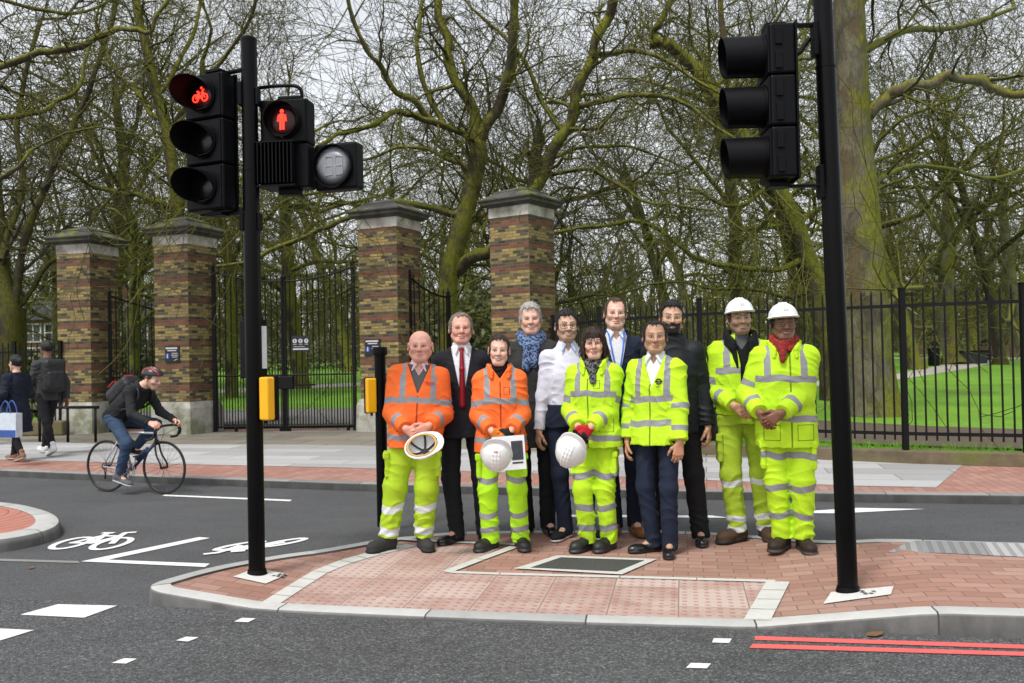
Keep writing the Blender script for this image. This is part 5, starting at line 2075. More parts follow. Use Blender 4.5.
# ---------------- person in white helmet with the red scarf
sp = dict(H=1.76, yaw=-14, girth=1.04, head=(8, 2, -2), skin=S_DARK, smile=.6, teeth=.7, haircol=(.008, .006, .006), flush=.0, lip=(.16, .05, .045), nose=1.15, jaw=.98,
          feet={-1: (-.04, .02, -25), 1: (.10, -.01, 12)},
          arms={-1: dict(w=(-.185, -.205, 1.00), hd=(.45, -.35, -.75), pn=(.5, .9, 0), pole=(-0.65, 1.0, -.3), curl=35),
                1: dict(w=(-.045, -.265, 1.00), hd=(-.8, -.15, -.52), pn=(-.1, 1, 0), pole=(0.7, .8, -.4), curl=38)},
          hair=dict(t=.010, top=.8, front=.06, nape=-.08, burn=.05))
o, J = stand(sp, 789, 546.5, .06, 'person in white helmet and red scarf with long yellow high visibility coat')
S, T, A = upper(J, sp, .046, .745, (.084, .073, .062), .93, collar=(1.475, .100), wr=.006, flare=.06, seed=13.0, v=(1.36, .07), shoulder=.076, neckhole=.088)
put(o, 'coat', S, .006, hv_yel, hivis(J, sp, T, A, (1.235, .955), .027, (.20, .43), .125, zipx=.03, zipz=(.75, 1.45), seams=((-.16, -.05, .80, .91), (.07, .18, .80, .91))))
scarf(o, J, patterned('red_scarf', (.36, .022, .012), (.20, .012, .010), 40.0, .6), .078, .030, 1.515, [((-.02, -.10, 1.47), (-.02, -.150, 1.37), .030)])
stand_collar(o, J, hv_yel, .104, .015, 1.505, 1.40)
put(o, 'trousers', lower(J, sp, (.096, .080, .072), .98, .016, .085, .0065, 14.0, True, .002), .006, hv_yel2, leg_bands(J, (.69, .46, .255), .024))
shoes(o, J, m_dbrown, 'boot'); put_hair(o, J, hair_sdf(J, sp), .0045, h_black)
wear_helmet(o, J, sp, -3); glasses(o, J, sp, simple('tortoise_frame', (.14, .07, .03), .3), (.026, .018), .0022)

# ---------------- things they hold
def held_hat(px, py, y, zdir, up, label, scale=1.0):
    o = link('hard_hat', helmet_mesh())
    z = unit(zdir); f = np.array(up, float); f = unit(f - (f @ z) * z)      # f: where the peak points
    R = np.stack([np.cross(-f, z), -f, z], 1)
    o.matrix_world = Matrix.Translation(Vector(at(px, py, y) - R @ np.array((0, 0, .055)))) @ Matrix(R.tolist()).to_4x4() @ Matrix.Scale(scale, 4)
    return tag(o, label, 'helmet', 'white helmets held by the workers')


h1 = held_hat(424, 449, 6.24, (.10, .80, -.58), (.9, .1, .25), 'white hard hat held upside down showing its black harness', .88)
harness(h1)
h2 = held_hat(496, 460, 6.25, (-.05, -.72, -.68), (.05, -.6, 1), 'white hard hat with small red emblem held against green trousers', .98)
hat_logo(h2, (.5, .02, .03), .024, .012, .070)
h3 = held_hat(568, 455, 6.22, (-.45, -.70, -.50), (.35, -.5, 1), 'scuffed white hard hat hanging from red and black gloves', .98)
b = MB(); b.box((0, 0, 0), (.24, .003, .25)); lf = b.build('leaflet', simple('white_paper', (.72, .72, .74), .5))
lf.location = Vector(at(509, 453, 6.42)); lf.rotation_euler = (RAD(-4), RAD(-3), RAD(4))
b = MB(); b.box((.062, -.003, .015), (.085, .002, .14)); b.box((.06, -.0035, -.075), (.08, .002, .012)); b.build('printed_photo', simple('leaflet_print', (.03, .035, .04), .4, var=.8, scale=30.0), lf)
tag(lf, 'white printed leaflet held behind the helmet with red emblem', 'leaflet')
# shoulder bag of the bearded man
b = MB(); b.box((0, 0, 0), (.12, .22, .26), bev=.03)
bag = b.build('shoulder_bag', simple('black_nylon', (.010, .010, .012), .6, bump=.3), loc=at(707, 424, 6.85), rz=RAD(70), angle=40)
tag(bag, 'black shoulder bag hanging at the side of the bearded man', 'bag')
b = MB(); b.tube([(0, -.09, .12), (-.02, -.08, .30), (-.06, .0, .62)], .008, 6); b.build('strap', simple('black_nylon', (.01, .01, .012), .6), bag)
b = MB(); b.box((.062, 0, .05), (.014, .20, .13), bev=.006); b.build('flap', simple('black_nylon', (.01, .01, .012), .6), bag)
# ================================================================= cyclist, bicycle, walkers
rub = simple('tyre_rubber', (.012, .012, .012), .75)
alu = simple('brushed_alloy', (.50, .51, .52), .3, .9)
dark_alu = simple('black_alloy', (.015, .015, .016), .35, .3)
fr_silver = simple('silver_frame_paint', (.55, .57, .60), .25, .5, coat=.5)
fr_blue = simple('blue_frame_paint', (.012, .04, .16), .25, .2, coat=.5)

_a, _b = gnd(107, 491.8), gnd(165, 494.4)
mid = (_a + _b) / 2
HEAD = math.atan2((_b - _a)[1], (_b - _a)[0])
WB, WR = .87, .318
bike = empty('bicycle', mid, HEAD, 'blue and silver road bicycle ridden along the cycle track', 'bicycle')
RH, FH = np.array((-WB / 2, 0, WR)), np.array((WB / 2, 0, WR))
for hub in (RH, FH):
    w_ = MB(); w_.ring((0, 0, 0), WR - .022, .011, (0, 1, 0), 64, 8)
    wh = w_.build('wheel_rim', dark_alu, bike, loc=hub, smooth=True)
    t_ = MB(); t_.ring((0, 0, 0), WR - .013, .013, (0, 1, 0), 64, 10); t_.build('tyre', rub, wh, smooth=True)
    s_ = MB()
    for i in range(24):
        a = 2 * math.pi * i / 24
        s_.tube([(.018 * math.cos(a + .9 * (-1) ** i), .022 * (-1) ** (i // 2), .018 * math.sin(a + .9 * (-1) ** i)), ((WR - .025) * math.cos(a), 0, (WR - .025) * math.sin(a))], .0013, 4, caps=False)
    s_.tube([(0, -.055, 0), (0, .055, 0)], .014, 10); s_.build('spokes', dark_alu, wh)
BB = np.array((-.055, 0, .275)); ST = np.array((-.185, 0, .735)); HT = np.array((.300, 0, .755)); HB = np.array((.328, 0, .63))
f = MB()
f.tube([BB, ST], .016, 10); f.tube([ST - (0, 0, 0), HT - np.array((0, 0, .03))], .015, 10)
for s in (-1, 1):
    f.tube([BB + (0, s * .025, 0), RH + (0, s * .06, 0)], .009, 8); f.tube([ST + np.array((0, s * .015, -.02)), RH + (0, s * .06, 0)], .008, 8)
f.build('frame', fr_silver, bike, smooth=True)
f = MB(); f.tube([BB, HB], .019, 10); f.tube([HT, HB], .019, 10); f.build('down_tube', fr_blue, bike, smooth=True)
f = MB()
for s in (-1, 1): f.tube(polyline([HB + (0, s * .03, 0), HB + (.03, s * .045, -.15), FH + (-.01, s * .055, .05), FH + (0, s * .055, 0)], 4), .011, 8)
f.tube([HB + (0, -.03, 0), HB + (0, .03, 0)], .016, 8); f.build('fork', dark_alu, bike, smooth=True)
f = MB(); f.tube([ST, ST + np.array((-.035, 0, .11))], .013, 8); f.build('seat_post', alu, bike, smooth=True)
S = SDF(); sc = ST + np.array((-.04, 0, .125))
S.u(ell(sc + (-.07, 0, 0), (.08, .065, .022)), .03); S.u(ell(sc + (.06, 0, 0), (.11, .022, .018)), .03)
V_, F_ = S.mesh(.006); link('saddle', fast_mesh('saddle', V_, F_, simple('black_saddle', (.012, .012, .012), .5)), bike)
hb = HT + np.array((.085, 0, .055))
f = MB(); f.tube([HT, HT + np.array((-.005, 0, .06)), hb], .014, 8)
for s in (-1, 1):
    f.tube(polyline([hb, hb + (0, s * .15, 0), hb + (.03, s * .20, 0), hb + (.085, s * .205, -.01), hb + (.10, s * .205, -.07), hb + (.06, s * .21, -.13), hb + (-.03, s * .21, -.145)], 5), .014, 8)
f.build('handlebar', dark_alu, bike, smooth=True)
for s in (-1, 1):
    f = MB(); f.tube([hb + (.075, s * .205, .0), hb + (.115, s * .205, .035)], .018, 8); f.tube([hb + (.112, s * .205, .01), hb + (.13, s * .205, -.06), hb + (.11, s * .205, -.11)], .007, 6)
    f.build('brake_lever', dark_alu, bike, smooth=True)
f = MB()
for r in (.095, .07): f.ring(BB + (0, -.05, 0), r, .004, (0, 1, 0), 36, 6)
for i in range(5):
    a = i * 1.2566; f.tube([BB + (0, -.05, 0), BB + (.09 * math.cos(a), -.05, .09 * math.sin(a))], .006, 6)
CR = .165; ca = RAD(215)
crk = {-1: BB + np.array((CR * math.cos(ca + math.pi) * .6, -.075, .045)), 1: BB + np.array((-.05, .075, -.125))}
crk[-1] = BB + np.array((.02, -.080, -.150)); crk[1] = BB + np.array((-.02, .080, .150))
for s in (-1, 1):
    f.tube([BB + (0, s * .065, 0), crk[s]], .010, 8)
f.build('crankset', alu, bike, smooth=True)
for s in (-1, 1):
    f = MB(); f.box(crk[s] + (0, s * .05, 0), (.09, .09, .018), bev=.005); f.build('pedal', dark_alu, bike)
f = MB()
f.ring(RH + (0, -.04, 0), .038, .006, (0, 1, 0), 24, 6); f.tube([RH + (.0, -.05, -.02), RH + (.03, -.055, -.10), RH + (.02, -.055, -.15)], .010, 6)
for dz in (.038, -.040): f.tube([RH + (0, -.045, dz), BB + (0, -.05, dz * 2.2)], .003, 5)
f.build('derailleur', dark_alu, bike, smooth=True)
f = MB(); f.tube(polyline([hb + (.10, -.2, .03), hb + (.16, -.12, -.02), HB + (.08, -.02, .0), HB + (.02, 0, -.02)], 5), .0025, 5)
f.tube(polyline([hb + (.10, .2, .03), hb + (.17, .12, -.02), HT + (.07, .02, -.05), HT + (-.08, 0, -.02)], 5), .0025, 5); f.build('cables', rub, bike)
f = MB(); f.lathe([(.0, 0), (.036, 0), (.036, .15), (.026, .17), (.026, .20), (0, .20)], 14, BB + np.array((.075, 0, .13)) + np.array((.03, 0, 0)), rot_to(HB - BB)); f.build('bottle', simple('dark_bottle', (.02, .025, .05), .4), bike, smooth=True)

# rider: local frame faces -Y; map bike x -> rider -y
def b2r(p):
    return np.array((p[1] * 1.0, -p[0], p[2]))


sadd = b2r(sc)
hd_ = {s: b2r(hb + np.array((.085, -s * -.205, .035))) for s in (-1, 1)}
q = 1.0
# rider's x axis: image-left arm (s=-1) is the rider's right, on the bike's -y side
an = {s: b2r(crk[s] + np.array((-.085, s * .055, .11))) for s in (-1, 1)}
sp = dict(H=1.75, pel=tuple(sadd + np.array((0, .03, .085))), lean=50, sh=1.0, head=(6, 20, 0), lipk=.3, skin=S_FAIR2, spine=(0, -.150, .085), smile=.0, haircol=(.04, .025, .018), stubble=.4,
          feet={s: (an[s][0], an[s][1], 0, an[s][2] - .085, -.25 if s < 0 else -.1) for s in (-1, 1)}, knee={-1: (-.25, -1, .2), 1: (.25, -1, .3)},
          arms={s: dict(w=tuple(b2r(hb + np.array((.035, s * .205, .055)))), pole=(s * .5, .4, -1), hd=(0, -.95, -.3), pn=(-s * .6, 0, -.8), curl=62, thumb=.9) for s in (-1, 1)},
          hair=dict(t=.006, top=.7, front=.06, nape=-.075, burn=.03))
J = skeleton(sp)
rider = make_body(J, sp, 'cyclist in dark jacket and jeans riding past the brick pillars', mid, HEAD + math.pi / 2, None)
S, T, A = upper(J, sp, .022, .88, (.062, .054, .044), .97, collar=(1.50, .078), wr=.007, seed=21.0, shoulder=.062, neckhole=.066)
put(rider, 'jacket', S, .007, cloth('charcoal_jacket', (.018, .019, .021), var=.25, bump=.3))
S = lower(J, sp, (.090, .070, .052), 1.0, .010, .06, .006, 22.0); S.post = S.post[:1]
for s in (-1, 1): S.post.append(cut_plane(J['an'][s] + unit(J['kn'][s] - J['an'][s]) * .035, unit(J['an'][s] - J['kn'][s]), .14))
put(rider, 'jeans', S, .007, m_jean)
for s in (-1, 1):
    S, a = footwear(J, s, 1.0, 'shoe'); put(rider, 'shoe', S, .006, cloth('grey_trainer', (.10, .10, .11), None, (.6, .6, .6), rough=.7) if s < 0 else m_sneak, a)
put_hair(rider, J, hair_sdf(J, sp), .006, h_brown, 300)
S = SDF(); c, M, k = J['hc'], J['HM'] @ np.array(Matrix.Rotation(RAD(-6), 3, 'X')), J['hs']
Pn = lambda x, y, z: c + M @ (np.array((x, y, z)) * k)
S.u(ell(Pn(0, .012, .045), np.array((.100, .135, .098)), M), .02)
for x in (-.065, -.03, .03, .065):
    pts = [Pn(x * .95, .012 + .135 * math.sin(t), .045 + .098 * math.cos(t) * math.sqrt(max(.2, 1 - (x / .1) ** 2))) for t in np.linspace(-.75, .95, 7)]
    for a_, b_ in zip(pts[:-1], pts[1:]): S.s(cone(a_, b_, .010), .006)
def hcut(P, d, c=c, M=M, k=k):
    L = (P - c) @ M / k
    return np.maximum(d, (.040 - .12 * L[:, 1] - L[:, 2]) * k)
S.post.append(hcut)
def hatt(V, c=c, M=M, k=k):
    L = (V - c) @ M / k
    return {'b1': np.full(len(V), -1.0), 'b2': .007 - np.abs(np.abs(L[:, 0]) - .048) + .02 * (L[:, 1] > .09) - .03 * (L[:, 2] < .06)}
put(rider, 'helmet', S, .006, cloth('helmet_shell', (.014, .014, .015), None, (.30, .012, .018), rough=.3, bump=.03, spec=.5), hatt)
TMr = J['TM']
# backpack on his back
def backpack(J, root_loc, rz, mat, matr, label, size=(.135, .085, .20), off=(.0, .165, 1.22)):
    S = SDF()
    o_ = J['pel'] + J['TM'] @ (np.array((off[0], off[1], off[2] - .95)) * J['q'])
    S.u(rbox((0, 0, 0), size, None, .06), .02); S.u(rbox((0, size[1] * .75, -.07), (size[0] * .8, .05, size[2] * .55), None, .035), .015)
    S.post.append(lambda P, d: d - .006 * wrinkle(P, 3))
    V, F = S.mesh(.008)
    o = link('backpack', fast_mesh('backpack', V, F, mat))
    W = Matrix.Translation(Vector(root_loc)) @ Matrix.Rotation(rz, 4, 'Z')
    o.matrix_world = W @ Matrix.Translation(Vector(o_)) @ Matrix(J['TM'].tolist()).to_4x4()
    tag(o, label, 'backpack')
    b = MB()
    for s in (-1, 1): b.tube(polyline([(s * .09, -.06, .20), (s * .105, -.20, .24), (s * .12, -.295, .14), (s * .14, -.26, -.04), (s * .13, -.09, -.17)], 5), .014, 6)
    b.build('shoulder_straps', mat, o, smooth=True)
    if matr:
        b = MB(); b.box((.0, size[1] + .055, -.06), (.16, .016, .10), bev=.006); b.box((0, size[1] * .98, .15), (.14, .02, .05), bev=.008); b.build('panel', matr, o)
    return o


nyl = simple('black_nylon', (.010, .010, .012), .6, bump=.3)
bp = backpack(J, mid, HEAD + math.pi / 2, nyl, simple('red_nylon', (.45, .015, .03), .6), 'black and red backpack worn by the cyclist')
SCY = .945
for o_ in (bike, rider): o_.scale = (SCY,) * 3
bp.matrix_world = Matrix.Translation(Vector(mid)) @ Matrix.Scale(SCY, 4) @ Matrix.Translation(-Vector(mid)) @ bp.matrix_basis

# ---- two people walking away along the far pavement
sp = dict(H=1.76, yaw=-128, girth=1.0, head=(0, 0, 0), skin=S_DARK, haircol=(.01, .008, .007), smile=0,
          feet={-1: (-.08, -.30, 0), 1: (.08, .34, 0, .06, -.35)}, knee={1: (0, -1, 0)},
          arms={-1: dict(w=(-.27, .05, .86), pole=(-.3, 1, 0)), 1: dict(w=(.25, -.20, .90), pole=(.3, 1, 0))}, hair=dict(t=.010, top=1.2, front=.07, nape=-.07))
loc = gnd(48, 455, PZ); J = skeleton(sp)
wk = make_body(J, sp, 'man walking away in grey jacket, black trousers and white trainers', loc, RAD(-128), 'people walking along the far pavement')
S, T, A = upper(J, sp, .022, .84, (.064, .056, .048), .98, collar=(1.50, .080), wr=.007, seed=31.0, shoulder=.062, neckhole=.066); put(wk, 'jacket', S, .008, cloth('slate_jacket', (.045, .046, .048), var=.2))
put(wk, 'trousers', lower(J, sp, (.088, .066, .054), 1.0, .010, .07, .005, 32.0), .008, m_black); shoes(wk, J, m_wsneak, 'shoe'); put_hair(wk, J, hair_sdf(J, sp), .006, h_black, 500, .02)
backpack(J, loc, RAD(-128), nyl, None, 'black backpack on the man walking in white trainers', (.16, .11, .25), (0, .20, 1.22))
sp = dict(H=1.53, sex='f', yaw=-120, head=(0, 4, 0), skin=S_FAIR2, haircol=(.01, .008, .007), smile=0,
          feet={-1: (-.06, -.20, 0), 1: (.06, .24, 0, .04, -.25)},
          arms={-1: dict(w=(-.20, -.22, 1.02), pole=(-.3, 1, -.5)), 1: dict(w=(.24, -.12, .95), pole=(.3, 1, 0))},
          hair=dict(t=.014, top=1.2, front=.06, nape=-.09, back=[(0, .12, .02, .045, .04, .05)]))
loc2 = gnd(17, 461, PZ); J = skeleton(sp)
wk2 = make_body(J, sp, 'woman walking away in long navy coat', loc2, RAD(-120), 'people walking along the far pavement')
S, T, A = upper(J, sp, .034, .48, (.072, .062, .052), .98, collar=(1.48, .082), wr=.007, flare=.10, seed=33.0, shoulder=.064, neckhole=.062); put(wk2, 'coat', S, .008, cloth('midnight_coat', (.010, .013, .026), var=.2))
put(wk2, 'trousers', lower(J, sp, (.082, .062, .052), 1.0, .010, .07, .004, 34.0), .008, m_black)
shoes(wk2, J, cloth('tan_trainer', (.22, .12, .08), None, (.5, .45, .4)), 'shoe'); put_hair(wk2, J, hair_sdf(J, sp), .006, h_black, 600)
b = MB(); b.prism([(-.20, -.06), (.20, -.06), (.18, .06), (-.18, .06)], 0, .33)
tb = b.build('tote_bag', simple('white_tote', (.55, .60, .66), .6, var=.25, scale=12.0), loc=Vector(at(13, 459, 12.75)) + Vector((0, 0, 0)), rz=RAD(-20))
tb.location = Vector(at(9, 437, 12.05))
tag(tb, 'white and blue tote bag carried by the woman in navy coat', 'bag')
b = MB(); b.box((0, -.062, .05), (.385, .006, .10)); b.build('blue_stripe', simple('tote_blue', (.03, .08, .30), .6), tb)
b = MB()
for y in (-.05, .05): b.tube(polyline([(-.10, y, .32), (-.07, y, .43), (0, y, .50), (.07, y, .43), (.10, y, .32)], 5), .009, 6)
b.build('handles', simple('tote_blue', (.03, .08, .30), .6), tb, smooth=True)
# ================================================================= traffic signals and posts
m_pole = simple('black_gloss_paint', (.0020, .0020, .0023), .36, var=.25, scale=4.0, spec=.12)
m_head = simple('signal_black_plastic', (.0028, .003, .0038), .5, var=.3, scale=14.0, bump=.08, bscale=200.0, spec=.12)
m_inner = simple('hood_inside_matt', (.006, .006, .006), .8)
m_conc = simple('pale_concrete', (.60, .59, .56), .85, var=.14, scale=30.0, bump=.3, bscale=160.0)
m_yellow = simple('push_button_yellow', (.86, .42, .004), .38, var=.06, scale=6.0)
m_steel = simple('galvanised_steel', (.30, .31, .32), .45, .7)


def glow(name, col, st):
    m, nt, b = material(name)
    b.inputs['Base Color'].default_value = (.02, 0, 0, 1)
    b.inputs['Emission Color'].default_value = col + (1,)
    b.inputs['Emission Strength'].default_value = st
    return m


m_red = glow('red_lamp', (1.0, .030, .015), 1.9)
m_lens = simple('dark_lens', (.004, .004, .005), .25, spec=.3)
m_redlens = simple('dark_red_lens', (.03, .002, .002), .3, spec=.3)


def hood(mb, r, L, n=28, t=.004, open_=.62, side=0.0):
    """cowl along -y from y=0: long at the top, cut back underneath"""
    V, F = [], []
    m = n + 1
    for i in range(m):
        a = -math.pi / 2 + .10 + (2 * math.pi - .20) * i / n
        sx, sz = math.cos(a), math.sin(a)
        up = min(1, max(0, ((sz * (1 - side * .45) - sx * side * .9) + 1) / 2))
        ln = L * (open_ + (1 - open_) * up ** .8)
        for rr, y in ((r, .0), (r * .985, -ln), (r * .985 - t, -ln), (r - t, .0)):
            V.append((sx * rr, y, sz * rr))
    for i in range(n):
        for k in range(4):
            k2 = (k + 1) % 4
            F.append((i * 4 + k, i * 4 + k2, (i + 1) * 4 + k2, (i + 1) * 4 + k))
    mb.add(V, F)


def bike_icon(s):
    """red bicycle figure about the origin, in x-z"""
    out = []
    for cx in (-.034, .034): out.append([(cx + .021 * math.cos(t), -.016 + .021 * math.sin(t)) for t in np.linspace(0, 2 * math.pi, 17)])
    out += [[(-.034, -.016), (-.012, .016), (.020, .016), (.0, -.016), (-.034, -.016)], [(0, -.016), (-.014, .024), (-.024, .024)], [(.034, -.016), (.018, .028), (.030, .030)]]
    return [[(x * s, z * s) for x, z in p] for p in out]


def man_icon():
    P = [[(0, .040), (0, .0)], [(-.009, .0), (-.010, -.065)], [(.009, .0), (.010, -.065)], [(-.019, .034), (-.027, -.008)], [(.019, .034), (.027, -.008)]]
    return P


def aspect(parent, z, kind, yaw_mats=None, r=.105, lit=None, hoodL=.20, sec=.305, width=.31, depth=.13, lenscol=None, open_=.62, side=0.0):
    """one signal section; front face at y = 0"""
    b = MB()
    b.box((0, depth / 2, z), (width, depth, sec - .006), bev=.014)
    b.box((0, -.004, z), (width * .92, .012, sec * .93), bev=.004)
    hs = b.build('housing', m_head, parent)
    b = MB()
    b.lathe([(r * 1.10, 0), (r * 1.10, .016), (r * 1.0, .018), (r * .98, .0)], 36, (0, -.008, z), rot_to((0, -1, 0)))
    b.build('bezel', m_head, hs, smooth=True, angle=40)
    b = MB(); b.lathe([(r * .98, 0), (r * .7, .010), (r * .35, .017), (0.0, .020)], 32, (0, -.004, z), rot_to((0, -1, 0)))
    b.build('lens', lenscol or m_lens, hs, smooth=True)
    if hoodL:
        b = MB(); hood(b, r * 1.06, hoodL, open_=open_, side=side); h = b.build('hood', m_head, hs, loc=(0, -.012, z), smooth=True, angle=50)
    if lit:
        b = MB()
        if lit == 'bike':
            for p in bike_icon(1.15): b.tube([(x, -.030, z + zz) for x, zz in p], .0052, 6)
            b.lathe([(0, -.005), (.008, -.003), (.008, .003), (0, .005)], 10, (.012, -.030, z + .048), rot_to((0, -1, 0)))
        else:
            b.lathe([(0, -.004), (.013, -.003), (.013, .003), (0, .004)], 14, (0, -.030, z + .060), rot_to((0, -1, 0)))
            for p in man_icon(): b.tube([(x, -.030, z + zz) for x, zz in p], .0085 if p[0][0] else .017, 8)
        b.build('lit_symbol', m_red, hs)
    return hs


def pole(loc, h, r, tilt=None, label='', zbase=.0):
    p = empty('signal_post', loc, 0, label, 'signal post', 'black signal posts on the island')
    b = MB()
    b.tube([(0, 0, 0), (0, 0, h * .76)], r, 28)
    b.build('shaft', m_pole, p, smooth=True, angle=40)
    b = MB(); b.tube([(0, 0, h * .755), (0, 0, h * .757)], [r * 1.06, r * 1.06], 28); b.tube([(0, 0, h * .757), (0, 0, h)], r * .97, 28)
    b.lathe([(r * 1.0, h), (r * 1.0, h + .018), (r * .8, h + .03), (0, h + .034)], 28)
    b.build('extension', m_pole, p, smooth=True, angle=40)
    b = MB(); b.tube([(0, 0, .0), (0, 0, .035)], [r * 1.25, r * 1.08], 28); b.build('collar', m_pole, p, smooth=True, angle=40)
    if tilt: p.rotation_euler = tilt
    return p


# left post with the cycle signal, the pedestrian signal and the countdown box
LB = gnd(257, 569, .085); LB[2] = hz(LB[0], LB[1])
YL = float(LB[1])
pl = pole(LB, 3.61, .055, None, 'left black signal post carrying red bicycle and red man signals')
SL = YL / FPX


def zat(u, v, y): return float(at(u, v, y)[2])


hd_loc = at(204, 142, YL - .02)
sg = empty('cycle_signal', hd_loc, RAD(-24), 'three lamp cycle signal with its red bicycle lit on the left post', 'traffic light')
for i, (z, lit) in enumerate(((.310, 'bike'), (0, None), (-.310, None))):
    aspect(sg, z, 'cycle', lit=lit, width=.325, hoodL=.19, sec=.310, open_=.10, side=1.0, lenscol=m_redlens if i == 0 else None)
b = MB(); b.box((0, .137, 0), (.345, .012, .945), bev=.004); b.build('backing_board', m_head, sg)
b = MB()
for z in (.475, -.475):
    b.box((.05, .07, z + math.copysign(.012, z)), (.13, .09, .024), bev=.006)
    b.box((.19, .11, z + math.copysign(.010, z)), (.20, .04, .018), bev=.004)
b.split('bracket', m_head, sg)
ped = empty('pedestrian_signal', at(284, 143, YL + .02), RAD(-7), 'pedestrian signal with lit red standing man above its ribbed louvre', 'traffic light')
aspect(ped, .150, 'man', lit='man', r=.115, hoodL=.075, sec=.31, width=.34, depth=.15, lenscol=m_redlens)
b = MB(); b.box((0, .075, -.155), (.34, .15, .30), bev=.012)
for i in range(10): b.box((-.155 + .0262 * i, -.045, -.150), (.007, .085, .27))
b.box((-.035, -.01, -.30), (.27, .12, .012)); b.box((-.035, -.02, -.005), (.27, .12, .010))
b.build('louvre_housing', m_head, ped)
b = MB(); b.box((.02, .06, -.325), (.14, .10, .05), bev=.008); b.box((.03, .06, .315), (.16, .08, .03), bev=.008)
b.tube(polyline([(-.26, .07, .405), (-.10, .07, .415), (.05, .07, .41), (.10, .07, .375), (.105, .07, .31)], 5), .013, 8)
b.split('bracket', m_head, ped, smooth=True, angle=40)
cd = empty('countdown_signal', at(335, 166, YL + .03), RAD(-18), 'square countdown unit with round grey face showing blank digits', 'countdown display')
b = MB(); b.box((0, .06, 0), (.32, .12, .32), bev=.018); cdh = b.build('housing', m_head, cd)
b = MB(); b.lathe([(.148, 0), (.148, .032), (.142, .032), (.138, .0)], 40, (-.012, 0, .0), rot_to((0, -1, 0))); b.build('bezel', m_head, cdh, smooth=True, angle=40)
md, ntd, bd = material('frosted_display')
ntd.put(bd.inputs['Base Color'], ntd.mix(ntd.noise(ntd.coord('Object'), 60.0), (.20, .21, .23), (.27, .28, .30))); bd.inputs['Roughness'].default_value = .35
b = MB(); b.lathe([(.138, 0), (.07, .006), (0, .008)], 40, (-.012, -.004, 0), rot_to((0, -1, 0))); b.build('display', md, cdh, smooth=True)
b = MB()
for dx in (-.040, .036):
    x0, x1 = dx - .027, dx + .027
    b.tube([(x0, -.0125, -.062), (x1, -.0125, -.062), (x1, -.0125, .062), (x0, -.0125, .062), (x0, -.0125, -.062)], .0035, 5)
    b.tube([(x0, -.0125, 0), (x1, -.0125, 0)], .0035, 5)
b.build('digit_outline', simple('digit_white', (.34, .35, .37), .5), cdh)


def push_button(loc, rz, label, s=1.0):
    p = empty('push_button_unit', loc, rz, label, 'push button', 'yellow push button units')
    b = MB(); b.box((0, 0, 0), (.088 * s, .075 * s, .31 * s), bev=.012); b.build('front_case', m_yellow, p)
    b = MB(); b.box((.0, .055 * s, .0), (.092 * s, .05 * s, .325 * s), bev=.012); b.tube([(.0, -.01, -.155 * s), (0, -.01, -.18 * s)], .011, 10); b.build('back_case', m_head, p)
    return p


push_button(at(267, 398.5, YL - .06), RAD(-30), 'yellow push button box on the side of the left signal post', .93)
nu = empty('nearside_unit', at(253.5, 349, YL + .085), RAD(-38), 'small black nearside signal unit with white side behind the left post', 'signal unit')
b = MB(); b.box((0, 0, 0), (.15, .12, .40), bev=.010); b.box((-.01, 0, .205), (.12, .10, .03), bev=.006); b.build('housing', m_head, nu)
b = MB(); b.box((.078, .0, .01), (.006, .10, .29)); b.build('side_panel', simple('white_panel', (.66, .68, .70), .5), nu)
SP = gnd(383, 529, .03); SP[2] = hz(SP[0], SP[1])
spo = empty('button_post', SP, 0, 'short black post with cap behind the bald man', 'post')
b = MB(); hS = zat(384, 347, SP[1]) - SP[2]
b.tube([(0, 0, 0), (0, 0, hS - .06)], .048, 24); b.build('shaft', m_pole, spo, smooth=True, angle=40)
b = MB(); b.lathe([(.062, hS - .07), (.066, hS - .02), (.060, hS), (0, hS + .004)], 24); b.build('cap', m_pole, spo, smooth=True, angle=40)
push_button(at(371, 395.5, SP[1] - .04), RAD(25), 'yellow push button box on the short black post', .95)

# right post with the side-on signal
RB = gnd(848, 587, .09); RB[2] = hz(RB[0], RB[1])
YR = float(RB[1])
pr_ = pole(RB, 4.1, .057, (0, RAD(-1.0), 0), 'right black signal post leaning slightly with a side facing signal')
sg2 = empty('traffic_signal', at(765, 107, YR + .01), RAD(-93), 'three lamp traffic signal seen from its side on the right post', 'traffic light')
for z in (.3, 0, -.3): aspect(sg2, z, 'car', width=.30, hoodL=.245, sec=.300, depth=.145, r=.114, open_=.88)
b = MB(); b.box((0, .152, 0), (.31, .012, .92), bev=.004)
for z in (.3, 0, -.3):
    for dz in (-.07, .07): b.box((.158, .05, z + dz), (.008, .04, .10), bev=.003); b.box((-.158, .05, z + dz), (.008, .04, .10), bev=.003)
b.build('back_cover', m_head, sg2)
b = MB()
for z in (.47, -.47): b.box((0, .06, z), (.12, .12, .03), bev=.006); b.box((0, .24, z + math.copysign(.008, z)), (.05, .28, .016), bev=.004)
b.tube(polyline([(0, .14, .33), (.0, .20, .31), (0, .24, .36), (0, .27, .40)], 5), .014, 8); b.split('bracket', m_head, sg2)
b = MB()
for z0 in (2.42, 3.27): b.box((-.060, 0, z0), (.03, .07, .20), bev=.006)
b.split('clamp', m_head, pr_)
b = MB()
for z0 in (2.40, 3.25): b.box((-.058, 0, z0), (.03, .08, .16), bev=.006); b.box((.058, 0, z0 - .02), (.02, .07, .12), bev=.006)
b.split('clamp', m_head, pl)
